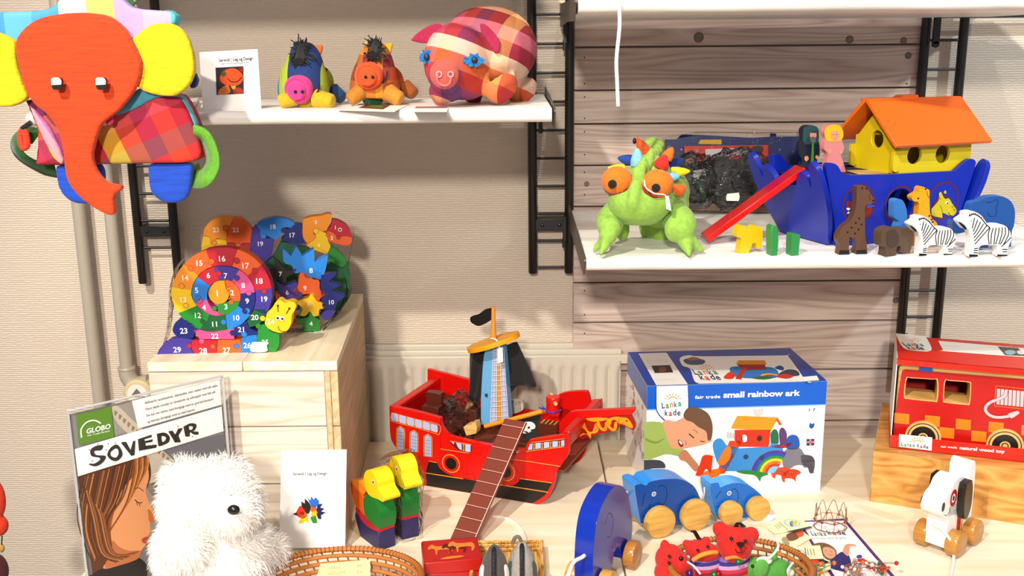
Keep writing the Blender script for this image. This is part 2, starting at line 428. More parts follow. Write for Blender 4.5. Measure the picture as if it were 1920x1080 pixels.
# ------------------------------------------------------------------ ladders
Zr = lambda i: 1.0602-i*.05534
def ladder(x, zbot, i0, i1, label, plates, zoff=0):
    t = thing('shelf_ladder', label, 'shelf ladder', (x, -.03, zbot), 'black wall ladders holding the shelves')
    for s in (-1, 1):
        b = MB(); b.lathe((x+s*.0366, -.03, zbot), (0, 0, 1), [(.0078, 0), (.009, .002), (.009, 1.42-zbot)], BK, 16); ob('upright', b, t)
    for i in range(i0, i1):
        b = MB(); z = Zr(i)+zoff; b.tube([(x-.036, -.03, z), (x+.036, -.03, z)], .0028, BK, 8); ob('rung', b, t)
    for z in plates:
        b = MB(); b.box((x-.031, -.036, z-.011), (x+.031, -.001, z+.011), BK); 
        for s in (-1, 1): b.lathe((x+s*.017, -.0375, z), (0, -1, 0), [(.0035, -.002), (.0035, .001), (.001, .0018)], M('#0a0908', .3), 10)
        ob('wall_plate', b, t, bevel=.001)
    return t
ladder(-.7305, PY(267, 531, -.03).z, -5, 9, 'black metal ladder rack behind the elephant backpack, left of the wooden crate', [PY(300, 433, -.03).z], -.008)
ladder(.0686, PY(1000, 512, -.03).z, -5, 10, 'black metal ladder rack between the pig shelf and the planked wall', [PY(1030, 421, -.03).z])
ladder(.8295, .30, -5, 14, 'black metal ladder rack at the right end of the planks, behind the ark', [])
# ------------------------------------------------------------------ shelves
WS = grain('white_shelf', ('#d9d4cc', '#ebe7e0', '#f6f3ee'), (3, 14, 14), 5, .35, bump=.03)
def shelf(x0, x1, ztop, label, th=.02):
    b = MB(); n = 6; prof = [(-.045, ztop), (-.045, ztop-th)]
    for i in range(n+1):
        a = rad(-90-180*i/n); prof.append((-.5115+.01*cos(a)*1.0, ztop-th/2+th/2*sin(a)))
    vs = [(x, y, z) for x in (x0, x1) for y, z in prof]; m = len(prof)
    fs = [[(i+1) % m, i, i+m, (i+1) % m+m] for i in range(m)] + [list(range(m)), list(range(m, 2*m))[::-1]]
    b.add(vs, fs, WS); return tag(ob('wall_shelf', b), label, 'shelf')
shelf(PY(60, 220, -.5).x, PY(1034, 220, -.5).x, S1, 'white shelf on the left carrying the patchwork pigs')
shelf(.107, .90, S2, 'white shelf in front of the planks carrying the blue ark')
shelf(PY(1083, 15, -.5).x, .90, S3B+.021, 'white shelf at the top right above the ark')
shelf(-.75, .02, 1.18, 'added white shelf out of view above the plush pigs, shading the wall behind them')  # unseen shelf added above the frame; its shadow darkens the wall behind the pigs
def bracket(x, ztop, label, near=True, hookx=0, col=BK, tall=.03):
    t = thing('shelf_bracket', label, 'bracket', (x, -.03, ztop-tall), 'metal brackets at the shelf ends')
    b = MB(); pl = Pl((x, 0, 0), (0, -1, 0), (0, 0, 1))
    prof = [(.02, ztop+.014, 1), (.05, ztop+.012), (.30, ztop+.006), (.50, ztop+.001), (.513, ztop-.012), (.50, ztop-.03, 1), (.44, ztop-.03), (.3, ztop-.027), (.03, ztop-tall, 1)]
    b.plate(pl, sm(prof, 4), .0028, col); ob('side_plate', b, t, bevel=.0008)
    b = MB(); b.box((hookx, -.05, ztop-.06), (hookx+.0065, -.042, ztop-.012), BK); b.tube([(hookx+.003, -.046, ztop-.075), (hookx+.003, -.046, ztop-.055)], .004, BK); ob('hook', b, t)
    return t
GM = M('#5c554d', .45, metal=.4)
bracket(PY(1038, 220, -.5).x, S1, 'grey metal bracket at the right end of the pig shelf', hookx=.045, col=GM)
bracket(.1035, S2, 'dark metal bracket at the left end of the ark shelf', hookx=.092, col=GM)
bracket(PY(1083, 15, -.5).x-.006, S3B+.021, 'dark metal bracket at the left end of the top right shelf', hookx=.092, col=GM)
t = thing('shelf_bracket', 'black metal rail and hook on the ladder below the top right shelf', 'bracket', (.85, -.05, PY(1800, 85, -.05).z), 'metal brackets at the shelf ends')
z = PY(1800, 27, -.05).z
b = MB(); b.box((PY(1752, 27, -.05).x, -.056, z-.007), (1.25, -.048, z+.012), BK); ob('rail', b, t, bevel=.001)
b = MB(); xx = PY(1755, 60, -.05).x; b.box((xx-.0065, -.056, z-.055), (xx+.0065, -.049, z), BK); b.lathe((xx, -.056, z-.055), (0, 1, 0), [(.0065, 0), (.0065, .007)], BK); ob('hook', b, t, bevel=.001)
# ------------------------------------------------------------------ radiator
RW = M('#d9d2c4', .45); 
x0, x1 = PY(560, 680, -.06).x, PY(1168, 690, -.05).x
zt = PY(900, 676, -.06).z
t = thing('radiator', 'cream ribbed panel radiator on the wall behind the pirate ship', 'radiator', ((x0+x1)/2, -.03, -.5))
b = MB(); p = .0236; prof = []
n = int((x1-x0)/p); xs = []
for i in range(n):
    for j in range(6):
        u = (i+j/6)*p; prof.append((x0+u, -.052-.007*abs(sin(pi*j/6))**.7))
prof.append((x0+n*p, -.052))
vs = []; fs = []
Zs = [(-.5, 1), (zt-.035, 1), (zt-.025, .9), (zt-.017, .35), (zt-.012, 0), (zt, 0)]
for z, k in Zs:
    for x, y in prof: vs.append((x, -.059+( -.059-(y))*-1*k*1.0 if k else -.059, z))
m = len(prof)
for i in range(len(Zs)-1):
    for j in range(m-1): fs.append((i*m+j, i*m+j+1, (i+1)*m+j+1, (i+1)*m+j))
b.add(vs, fs, RW); ob('front_panel', b, t, smooth=60)
b = MB(); b.box((x0, -.0515, -.5), (x1-.004, -.02, zt-.004), RW); ob('body', b, t, bevel=.002)
for zz, y0, y1 in ((zt+.006, -.05, -.036), (zt+.014, -.034, -.022), (zt+.022, -.018, -.004)):
    b = MB(); b.box((x0, y0, zz-.02), (x1-(zz-zt)*1.5+.02, y1, zz), RW); ob('top_rail', b, t, bevel=.003)
# ------------------------------------------------------------------ pipes
PM = M('#bdb4a6', .4)
b = MB(); X = PY(170, 600, -.04).x; b.tube([(X, -.04, -.5), (X, -.04, 1.5)], .0125, PM, 16); tag(ob('heating_pipe', b), 'painted cream pipe running down the wall, the left one of the pair', 'pipe', 'painted heating pipes on the wall')
t = thing('heating_pipe', 'painted cream pipe ending in an elbow and valve beside the crate', 'pipe', (PY(225, 600, -.04).x, -.04, PY(235, 720, -.04).z), 'painted heating pipes on the wall')
X = PY(228, 600, -.04).x; ze = PY(235, 690, -.04).z
b = MB(); b.tube([(X, -.04, ze), (X, -.04, 1.5)], .0125, PM, 16); ob('pipe', b, t)
b = MB(); b.lathe((X, -.04, ze-.004), (0, 0, 1), [(.0165, 0), (.018, .003), (.0165, .008)], PM, 20)
b.tube(sm3([(X, -.04, ze), (X+.002, -.04, ze-.02), (X+.016, -.04, ze-.036), (X+.045, -.04, ze-.03)], 5), .0165, PM, 16); ob('elbow', b, t)
vx, vz = PY(262, 735, -.05).x, PY(262, 735, -.05).z
b = MB(); CV = M('#d9cda6', .5); b.lathe((vx, -.03, vz), (0, -1, 0), [(.027, 0), (.03, .004), (.03, .03), (.026, .034)], CV, 32)
b.lathe((vx, -.0642, vz), (0, -1, 0), [(.021, 0), (.021, .0008)], M('#e4e0d4'), 32)
pl = Pl((vx, -.0652, vz), (1, 0, 0), (0, 0, 1)); b.plate(pl, [(-.012, -.002), (.012, -.002), (0, .013)], 0, M('#6b6763'), .0003)
b.plate(pl, [(-.016, -.006), (.016, -.006), (.016, -.0045), (-.016, -.0045)], 0, M('#6b6763'), .0003); ob('valve_cap', b, t)
b = MB(); b.tube(sm3([PY(1157, -25, -.53), PY(1162, 40, -.53), PY(1156, 110, -.53), PY(1157, 150, -.53), PY(1159, 199, -.53)], 6), .0028, M('#f2f0ec', .6, 'cloth'), 10)
tag(ob('cord', b), 'white cord hanging from the top right shelf before the planks', 'cord')
# ------------------------------------------------------------------ crate
CW = grain('crate_pine', ('#c4b3a0', '#d8c9b6', '#e4d8c8'), (1.6, 18, 22), 10, .6)
CWs = grain('crate_raw_pine', ('#bb9d72', '#cbae84', '#d6bc94'), (20, 1.6, 24), 8, .6)
FL, FRr, BR, BL = Vector((-.590, -.5134, 0)), Vector((-.2875, -.5134, 0)), Vector((-.3125, -.0600, 0)), Vector((-.600, -.0600, 0))
t = thing('wooden_crate', 'upturned whitewashed pine crate holding the wooden number puzzles', 'crate', (-.45, -.29, TZ))
def slab(pts, z0, z1, mat):
    b = MB(); vs = [Vector((p.x, p.y, z)) for z in (z0, z1) for p in pts]; n = len(pts)
    return b.add(vs, [list(range(n))[::-1], list(range(n, 2*n))]+[[i, (i+1) % n, (i+1) % n+n, i+n] for i in range(n)], mat)
m1, m2 = FL.lerp(FRr, .5), BL.lerp(BR, .5)
top = grain('crate_top_pine', ('#dcc8a2', '#e8d8b8', '#f2e6cc'), (16, 1.4, 20), 6, .55)
for A in ((FL, m1, m2, BL), (m1+Vector((.001, 0, 0)), FRr, BR, m2+Vector((.001, 0, 0)))):
    b = slab(A, CT-.016, CT, top); ob('top_board', b, t, bevel=.0012)
zz = [TZ, TZ+.108, TZ+.208, CT-.0165]
for i in range(3):
    b = slab((FL+Vector((0, .002, 0)), FRr+Vector((-.022, .002, 0)), FRr+Vector((-.022, .016, 0)), FL+Vector((0, .016, 0))), zz[i]+.0008, zz[i+1]-.0008, CW); ob('front_board', b, t, bevel=.001)
    q = Vector((-.0, .018, 0))
    b = slab((FRr+Vector((-.012, .0015, 0)), FRr+Vector((0, .0015, 0)), BR, BR+Vector((-.012, 0, 0))), zz[i]+.0008, zz[i+1]-.0008, CWs); ob('side_board', b, t, bevel=.001)
    b = slab((FL+Vector((0, .018, 0)), FL+Vector((.012, .018, 0)), BL+Vector((.012, 0, 0)), BL), zz[i]+.0008, zz[i+1]-.0008, CWs); ob('side_board', b, t, bevel=.001)
b = slab((FRr+Vector((-.0215, .001, 0)), FRr+Vector((-.0125, .001, 0)), FRr+Vector((-.0135, .03, 0)), FRr+Vector((-.0215, .03, 0))), TZ, CT-.0165, CWs); ob('corner_post', b, t, bevel=.001)
# ------------------------------------------------------------------ number puzzles on the crate
WH = M('#f6f4ef', .5); OR='#f8a424'; RO='#f4742a'; YE='#fbd214'; GN='#2f9c3c'; DG='#15703f'; BL_='#2f93e0'; NV='#1c2f86'; PU='#5546a8'; CR_='#c81f3c'; PK='#e8659c'; RD='#e0402a'; BLK='#14120f'
z3 = Zm(280, 380, 3.483)
def puzzle(name, label, pl, t, pieces, knobs, nums, extra=None, k=5, group=None, smooth=True):
    o = pl.w(*pl.uv(*z3([nums[0][1]])[0][:2])); o.z = pl.o.z
    th = thing(name, label, 'wooden puzzle', o, group)
    for i, (col, poly) in enumerate(pieces):
        b = MB(); q = z3(poly)
        lp = pl.uvs(q)
        b.plate(pl, sm(lp, k) if smooth else lp, t, col)
        for kc, (x, y), r in knobs:
            if kc == i and r: u, v = pl.uv(*z3([(x, y)])[0][:2]); b.plate(pl, circ(u, v, r*.00024, 16), .002, col, .0005); b.plate(pl, circ(u, v, r*.00024+.0006, 16), .002, DK_, .00025)
        for txt, p, h, pi_ in nums:
            if pi_ == i:
                x, y = z3([p])[0][:2]; u, v = pl.uv(x, y); hh = h*.00034
                b.text(pl, txt, u, v-hh*.33, hh, WH, .0008, align='CENTER', bold=.018)
        if extra: extra(b, i, pl)
        ob('puzzle_piece', b, th, bevel=.0008, seg=1)
    return th
DK_ = M('#3a2418', .6)
# snail: a spiral of pieces
SPB = [(0, 118), (90, 104), (180, 98), (270, 108), (330, 122), (365, 134), (410, 165), (450, 208), (495, 205), (540, 190), (585, 200), (630, 212), (675, 222), (720, 232), (765, 290), (810, 343), (855, 325), (900, 312), (945, 318), (990, 322), (1035, 300), (1080, 290)]
def spb(a):
    for (a0, r0), (a1, r1) in zip(SPB, SPB[1:]):
        if a <= a1: return r0+(r1-r0)*max(0, (a-a0))/(a1-a0)
    return SPB[-1][1]
def cell(a0, a1):
    n = max(4, int((a1-a0)/9)); C = (482, 604); P = []
    f = lambda a, r: (C[0]-r*sin(rad(a)), C[1]+r*cos(rad(a)), 1)
    for i in range(n+1): a = a0+(a1-a0)*i/n; P.append(f(a, spb(a)+1.5))
    for i in range(n, -1, -1): a = a0+(a1-a0)*i/n; P.append(f(a, spb(a+360)-1.5))
    return P
edges = [0, 73, 125, 165, 212, 265, 306, 353, 394, 428, 459, 488, 519, 557, 592, 622, 655]
cols = [PK, BL_, CR_, PU, PK, NV, BL_, DG, GN, YE, OR, RO, CR_, RO, CR_, PU]
pcs = [(c, cell(a, b_)) for c, a, b_ in zip(cols, edges, edges[1:])]
pcs += [(OR, [(490, 508, 1), (440, 515), (400, 550), (385, 595), (405, 640), (450, 662), (500, 645), (520, 600), (500, 560)]),
        (RO, [(494, 506, 1), (545, 515), (585, 555), (597, 600), (592, 645, 1), (545, 640), (522, 600), (504, 560)]),
        (GN, [(545, 645, 1), (590, 650, 1), (570, 690), (530, 722), (480, 735), (445, 730, 1), (452, 665, 1), (505, 650)]),
        (DG, [(690, 695, 1), (770, 700, 1), (745, 765), (700, 800), (650, 815, 1), (640, 770, 1), (665, 740)]),
        (NV, [(560, 815, 1), (640, 770, 1), (650, 815), (712, 845, 1), (690, 865), (530, 868, 1), (545, 840)]),
        (PK, [(290, 835, 1), (330, 825), (430, 835), (560, 822, 1), (552, 868), (556, 892, 1), (330, 892, 1), (310, 868)]),
        (NV, [(160, 800), (190, 768), (250, 770), (300, 805), (332, 826, 1), (300, 850), (285, 885, 1), (200, 882), (155, 845)]),
        (YE, [(770, 720), (800, 690), (825, 650), (850, 635), (885, 655), (920, 645), (955, 662), (950, 700), (930, 735), (925, 790), (900, 835), (850, 850), (790, 830), (755, 790)]),
        (GN, [(712, 800, 1), (760, 800), (790, 840), (848, 860, 1), (846, 930), (826, 975, 1), (760, 975, 1), (700, 905, 1), (705, 860)]),
        (BL_, [(600, 888, 1), (640, 872), (700, 862, 1), (712, 905), (765, 912, 1), (765, 978, 1), (598, 982, 1)]),
        (RO, [(447, 897, 1), (597, 897, 1), (600, 982, 1), (440, 985, 1)]),
        (CR_, [(285, 897, 1), (445, 897, 1), (438, 986, 1), (298, 988, 1), (270, 940)]),
        (PU, [(52, 990, 1), (70, 950), (120, 905), (180, 885), (250, 888), (285, 897, 1), (265, 940), (296, 988, 1)])]
C = (482, 604)
kn_ = [(1, (320, 625), 18), (0, (330, 640), 18), (3, (440, 436), 16), (2, (455, 462), 18), (3, (572, 492), 18), (4, (650, 590), 17), (6, (640, 705), 18), (9, (240, 672), 16), (10, (212, 545), 17), (11, (268, 430), 18), (12, (572, 380), 20), (11, (405, 385), 20), (14, (690, 445), 19), (6, (485, 780), 18), (8, (365, 760), 18), (7, (350, 775), 18), (17, (535, 650), 16), (18, (425, 690), 16), (17, (515, 545), 15), (16, (518, 555), 14), (23, (740, 755), 18), (24, (712, 805), 18), (25, (620, 860), 20), (27, (262, 935), 16), (26, (415, 940), 16), (25, (570, 938), 17), (21, (342, 905), 18), (20, (545, 850), 18), (22, (225, 870), 16), (15, (742, 682), 17), (14, (750, 580), 16), (5, (625, 710), 18)]
nm = [('1', (445, 592), 44, 16), ('2', (541, 588), 36, 17), ('3', (501, 680), 36, 18), ('4', (358, 684), 36, 0), ('5', (310, 572), 36, 1), ('6', (386, 476), 36, 2), ('7', (498, 477), 36, 3), ('8', (613, 540), 36, 4), ('9', (640, 642), 36, 5), ('10', (565, 752), 36, 6), ('11', (427, 793), 36, 7), ('12', (314, 736), 36, 8), ('13', (220, 633), 36, 9), ('14', (232, 491), 36, 10), ('15', (324, 395), 36, 11), ('16', (472, 366), 38, 12), ('17', (625, 412), 38, 13), ('18', (715, 512), 38, 14), ('19', (748, 629), 36, 15), ('20', (689, 749), 36, 19), ('21', (603, 828), 36, 20), ('22', (429, 872), 36, 21), ('23', (226, 837), 38, 22), ('24', (793, 778), 38, 23), ('25', (757, 911), 34, 24), ('26', (640, 932), 38, 25), ('27', (504, 964), 38, 26), ('28', (352, 967), 38, 27), ('29', (183, 960), 38, 28)]
plS = gp(297, 664, 519, 660, CT)
def snx(b, i, pl):
    if i != 23: return
    for x, y in ((838, 752), (868, 756)):
        u, v = pl.uv(*z3([(x, y)])[0][:2]); b.plate(pl, circ(u, v, .0036, 16), .003, WH, .002); b.plate(pl, circ(u+.0006, v, .002, 12), .001, BLK, .0026)
    b.stroke(pl, z3([(842, 712), (840, 672)]), .0012, BLK, .001); b.stroke(pl, z3([(895, 725), (915, 690)]), .0012, BLK, .001)
    for x, y in ((840, 672), (915, 690)): u, v = pl.uv(*z3([(x, y)])[0][:2]); b.plate(pl, circ(u, v, .0018, 10), 0, BLK, .001)
    b.stroke(pl, z3([(842, 805), (850, 830), (872, 842), (888, 838)]), .001, BLK, .001)
puzzle('snail_puzzle', 'wooden snail jigsaw with spiral of coloured numbered pieces, in front on the crate', plS, .022, pcs, kn_, nm, snx)
FILM = film(op=.05)
def wrap(pl, poly, t, c, name='film', label=None, cat=None, parent=None):
    b = MB(); b.px(pl, z3(poly) if cat != 'raw' else poly, t, FILM, c); return ob(name, b, parent, smooth=60)
b = MB(); b.px(plS, z3([(48, 993, 1), (100, 900), (130, 700), (135, 560), (190, 400), (330, 305), (480, 285), (640, 320), (740, 400), (800, 520), (900, 610), (975, 660), (970, 760), (860, 960), (825, 980, 1)]), .03, FILM, .004)
snail = [o for o in COL.objects if o.name == 'snail_puzzle'][0]; ob('film_wrapper', b, snail, smooth=60)
b = MB(); q = plS.off(.0046); b.plate(q, sm(q.uvs(z3([(670, 915), (700, 910), (762, 912), (768, 940), (764, 972), (670, 974), (662, 945)])), 3), .0003, WH)
for i, xx in enumerate((685, 695, 705, 715)): b.stroke(q, z3([(xx, 950), (xx+3, 935)]), .0005, M('#8a8a92'))
ob('price_sticker', b, snail)
# camel/dinosaur
plD = gp(385, 620, 655, 604, CT); plD = Pl(PZ(650, 588, CT), plD.u, (0, 0, 1))
cam_p = [(OR, [(350, 215, 1), (365, 160), (420, 110), (480, 95), (545, 100, 1), (540, 145), (490, 160), (515, 200), (500, 240), (440, 235), (425, 275), (395, 268), (395, 225)]),
 (RO, [(548, 100, 1), (600, 108), (650, 145), (672, 175, 1), (660, 262, 1), (610, 265), (580, 285), (555, 262), (500, 262, 1), (505, 200), (490, 172), (520, 160)]),
 (YE, [(350, 218, 1), (395, 228), (400, 272), (440, 240), (505, 245, 1), (510, 330), (510, 420, 1), (350, 420, 1), (340, 300)]),
 (CR_, [(505, 265, 1), (555, 265), (580, 288), (612, 268), (658, 264, 1), (670, 420, 1), (515, 420, 1)]),
 (PU, [(690, 152, 1), (725, 175), (730, 220), (770, 210), (815, 240, 1), (800, 330), (770, 380), (740, 420, 1), (672, 420, 1), (655, 300), (665, 200)]),
 (BL_, [(700, 145), (760, 110), (840, 98), (920, 115), (955, 150), (930, 165), (880, 160), (865, 200), (830, 238), (800, 235), (760, 235), (720, 210), (725, 180)]),
 (NV, [(950, 140, 1), (1000, 150), (1005, 220), (1030, 270), (985, 285), (930, 270), (860, 240, 1), (885, 210), (865, 180), (910, 170)]),
 (DG, [(860, 258, 1), (900, 262), (990, 290), (1040, 300), (1080, 420), (1080, 700, 1), (640, 700, 1), (740, 430), (810, 350)]),
 (OR, [(1005, 108, 1), (1060, 92), (1120, 85), (1170, 72), (1192, 80, 1), (1180, 130), (1165, 165), (1130, 190), (1100, 175), (1070, 195), (1085, 225), (1050, 260), (1020, 270, 1), (998, 200)]),
 (CR_, [(1195, 110, 1), (1240, 120), (1290, 150), (1318, 200), (1318, 225), (1260, 215), (1230, 230), (1205, 195), (1165, 180), (1185, 150)]),
 (RO, [(1165, 185, 1), (1205, 198), (1230, 232), (1262, 218), (1320, 228), (1318, 262), (1290, 280), (1230, 270), (1175, 248), (1155, 210)]),
 (YE, [(1025, 275, 1), (1060, 255), (1088, 222), (1070, 185), (1100, 170), (1130, 190), (1165, 205), (1180, 215), (1165, 240), (1185, 285, 1), (1160, 340, 1), (1060, 300)]),
 (GN, [(1188, 285, 1), (1240, 320), (1290, 385), (1260, 425, 1), (1200, 400), (1150, 350, 1)]),
 (DG, [(1262, 428, 1), (1292, 390), (1312, 470), (1308, 570), (1290, 640), (1240, 700, 1), (1100, 700, 1), (1100, 420, 1), (1180, 400)])]
def dnx(b, i, pl):
    if i == 9:
        u, v = pl.uv(*z3([(1245, 176)])[0][:2]); b.plate(pl, circ(u, v, .0036, 14), 0, WH, .0008); b.plate(pl, circ(u, v, .0022, 12), 0, BLK, .001)
dino = puzzle('dinosaur_puzzle', 'long-necked wooden dinosaur jigsaw with two humps and red head, standing behind', plD, .024, cam_p,
  [(1, (500, 165), 20), (0, (425, 262), 18), (1, (580, 278), 18), (4, (722, 360), 0), (5, (745, 218), 20), (6, (878, 180), 20), (11, (1088, 185), 20), (10, (1165, 212), 12), (9, (1235, 228), 14)],
  [('23', (436, 178), 34, 0), ('22', (564, 178), 34, 1), ('18', (805, 157), 34, 5), ('17', (930, 212), 34, 6), ('19', (723, 269), 34, 4), ('3', (1087, 128), 28, 8), ('1', (1215, 163), 28, 9), ('2', (1192, 230), 28, 10), ('4', (1107, 277), 28, 11)], dnx, 4)
b = MB(); b.px(plD, z3([(345, 420, 1), (335, 220), (380, 120), (480, 85), (600, 95), (670, 140), (800, 95), (960, 110), (1010, 95), (1190, 60), (1325, 150), (1325, 280), (1300, 420), (1320, 580), (1250, 700, 1), (600, 700, 1)]), .03, FILM, .003); ob('film_wrapper', b, dino, smooth=60)
# hedgehog
plH = gp(560, 610, 635, 606, CT); plH = Pl(PZ(585, 622, CT), plH.u+Vector((0, .1, 0)), (0, 0, 1))
hp = [(BLK, [(780, 430, 1), (830, 440, 1), (805, 355, 1), (860, 400, 1), (900, 440), (960, 430), (950, 460), (900, 490), (890, 540), (860, 530), (850, 510), (770, 490, 1)]),
 (BL_, [(872, 300, 1), (925, 350, 1), (960, 288, 1), (1000, 350, 1), (1075, 302, 1), (1080, 385, 1), (1168, 345, 1), (1150, 440), (1120, 500), (1070, 490), (1020, 490), (1000, 455), (950, 460), (930, 410), (880, 390)]),
 (NV, [(1120, 470, 1), (1228, 465, 1), (1175, 515, 1), (1258, 540, 1), (1190, 570, 1), (1285, 610, 1), (1230, 650, 1), (1215, 700, 1), (1130, 700, 1), (1115, 560)]),
 (PU, [(830, 510, 1), (890, 540), (960, 520), (970, 560), (1000, 610), (960, 640), (975, 700), (920, 690), (860, 640, 1)]),
 (RO, [(985, 460), (1030, 470), (1070, 500), (1110, 510), (1115, 570), (1160, 590), (1120, 620), (1100, 650), (1060, 600), (1000, 600), (960, 600), (945, 570), (970, 540)]),
 (YE, [(1060, 585), (1090, 610), (1090, 640), (1150, 660), (1140, 690), (1110, 700), (1105, 735), (1070, 742), (1050, 710), (1020, 740), (985, 735), (1000, 690), (960, 650), (1010, 630), (1040, 620)]),
 (RO, [(830, 600), (880, 610), (920, 650), (955, 740), (965, 800), (920, 812), (860, 800), (840, 700)]),
 (GN, [(930, 760, 1), (1030, 750), (1050, 710), (1075, 745), (1115, 765, 1), (1112, 838, 1), (1010, 840, 1), (1005, 800), (930, 800, 1)]),
 (PU, [(1118, 740, 1), (1150, 705), (1215, 705), (1190, 745, 1), (1155, 775, 1)])]
hog = puzzle('hedgehog_puzzle', 'spiky wooden hedgehog jigsaw in clear film between the snail and dinosaur', plH, .022, hp,
  [(4, (1020, 485), 0), (3, (985, 600), 16)], [('8', (1056, 444), 36, 1), ('7', (855, 466), 34, 0), ('6', (900, 586), 32, 3), ('9', (1016, 558), 34, 4), ('5', (1040, 665), 32, 5), ('10', (1186, 650), 32, 2), ('4', (1056, 790), 34, 7)], None, 4)
b = MB(); b.px(plH, z3([(770, 400, 1), (870, 290), (1000, 280), (1170, 335), (1260, 450), (1295, 600), (1220, 740), (1130, 842, 1), (900, 842, 1)]), .028, FILM, .003); ob('film_wrapper', b, hog, smooth=60)

# ------------------------------------------------------------------ goose puzzles on the table
def goose(pf, yaw, label, sc, wrapg=False):
    """side profile lives in the plane running away from us; u = away from us (tail), thickness across"""
    t = thing('goose_puzzle', label, 'wooden puzzle', pf, 'wooden goose puzzles')
    pl = Pl(pf, (cos(rad(yaw)), sin(rad(yaw)), 0), (0, 0, 1)); T = .031
    S = lambda L: [(p[0]*sc,)+(p[1]*sc,)+tuple(p[2:]) for p in L]
    for col, L in (('#3b3470', [(0, 0, 1), (.08, 0, 1), (.1, .035), (.098, .05, 1), (.05, .035), (0, .042, 1)]),
                   ('#c8323c', [(0, .042, 1), (.05, .036), (.098, .051, 1), (.096, .062, 1), (.05, .05), (0, .050, 1)]),
                   ('#1f8f3f', [(-.002, .05, 1), (.03, .052), (.055, .058), (.06, .085), (.045, .108), (.012, .112, 1), (-.008, .085)]),
                   ('#e2701f', [(.056, .056, 1), (.096, .063, 1), (.112, .09), (.115, .11, 1), (.085, .105), (.062, .1), (.063, .08)]),
                   ('#f3a02a', [(.05, .112, 1), (.063, .102), (.09, .108), (.1145, .112, 1), (.10, .122), (.07, .128), (.045, .12)]),
                   ('#f6e21e', [(.012, .113, 1), (.035, .112), (.05, .125), (.052, .148), (.036, .166), (.012, .168), (-.004, .155), (-.008, .14), (-.026, .128), (-.024, .118), (-.004, .116)])):
        b = MB(); b.plate(pl, sm(S(L), 5), T, col)
        if col == '#f6e21e':
            for c in (.0005, -T-.0005):
                b.plate(pl, circ(.012*sc, .148*sc, .005*sc, 12), 0, WH, c); b.plate(pl, circ(.012*sc, .148*sc, .0028*sc, 12), 0, BLK, c+(.0003 if c > 0 else -.0003))
        ob('puzzle_piece', b, t, bevel=.001, seg=1)
    if wrapg:
        b = MB(); b.plate(pl, sm(S([(-.012, 0, 1), (.085, 0, 1), (.108, .03), (.12, .1), (.1, .135), (.055, .165), (.02, .176), (-.03, .14), (-.016, .09)]), 5), T+.006, FILM, .003); ob('film_wrapper', b, t, smooth=60)
goose(PZ(742, 1023, TZ), 127, 'yellow-headed wooden goose puzzle without film, left of its twin', .80)
goose(PZ(786, 1005, TZ), 118, 'yellow-headed wooden goose puzzle wrapped in film, beside the ship', .84, True)

# ------------------------------------------------------------------ poster in an acrylic stand
P1 = PY(130, 772, -.70); P2 = PZ(413, 707, P1.z); plP = Pl(Vector((P1.x, P1.y, TZ)), P2-P1, (0, 0, 1))
zp = Zm(100, 680, 2.7)
Wp = (P2-P1).length; Hp = P1.z-TZ
t = thing('poster_stand', 'clear acrylic stand with a poster of a sleeping girl and SOVEDYR lettering', 'poster', plP.w(Wp/2, 0, 0))
b = MB(); D = lambda L, col, c, k=4, s=True: b.plate(plP, (lambda q: sm(q, k) if s else q)([(min(max(p[0], .0005), Wp-.0025), max(p[1], .0045))+tuple(p[2:]) for p in plP.uvs(zp(L))]), 0, M(col, .5, 'paper') if isinstance(col, str) else col, c)
b.plate(plP, [(0, .004), (Wp-.002, .004), (Wp-.002, Hp-.004), (0, Hp-.004)], .0006, M('#8a8886', .5, 'paper'), 0)
D([(105, 560, 1), (450, 450, 1), (920, 345, 1), (985, 700, 1), (980, 1200, 1), (180, 1200, 1)], '#6c6b72', .0002)
D([(460, 480), (520, 450), (600, 500), (640, 600), (560, 700), (480, 640)], '#b9b2a6', .0004)
D([(470, 640), (560, 620), (640, 700), (640, 850), (560, 1000), (480, 960)], '#8e8580', .0004)
D([(295, 225, 1), (400, 195, 1), (430, 330, 1), (310, 370, 1)], '#97918a', .0003, s=False)
D([(295, 230), (330, 222), (400, 290), (470, 350), (560, 450), (640, 520), (600, 530), (500, 470), (400, 380), (320, 300)], '#cfc4b2', .0005)
for i in range(14): x, y = 310+i*22, 248+i*19.5; D([(x, y-9, 1), (x+16, y+2, 1), (x+4, y+22, 1), (x-3, y+12, 1)], '#9a8c78', .0006, s=False)
# hair, face
D([(125, 575, 1), (300, 510), (470, 470, 1), (490, 520), (492, 580), (470, 640), (430, 700), (380, 800), (330, 940), (340, 1000), (250, 1060), (200, 1080, 1)], '#6b3e24', .0006)
D([(180, 1080, 1), (300, 1010), (400, 980), (470, 1020), (480, 1200, 1), (185, 1200, 1)], '#151419', .0007)
D([(470, 520), (482, 580), (468, 640), (478, 690), (512, 770), (505, 800), (488, 812), (492, 850), (478, 880), (460, 900), (470, 915), (445, 950), (425, 990), (350, 1020), (250, 1040), (300, 960), (290, 860), (310, 740), (350, 640), (420, 560)], '#e0a577', .0010)
D([(300, 900), (330, 930), (380, 950), (430, 950), (445, 955), (425, 992), (350, 1020), (260, 1035), (290, 960)], '#c07e52', .0011)
D([(455, 885), (478, 878), (486, 870), (470, 905), (478, 912), (455, 912), (446, 898)], '#b8524a', .0012)
D([(478, 740), (500, 760), (508, 785), (498, 805), (482, 800), (480, 775)], '#c97a48', .0012)
for pts, w in (([(410, 692), (430, 708), (448, 706)], .0014), ([(420, 705), (424, 722)], .0008), ([(432, 710), (438, 726)], .0008), ([(405, 640), (430, 632), (455, 650)], .001)):
    b.stroke(plP, zp(pts), w, M('#4a2a1c'), .0014)
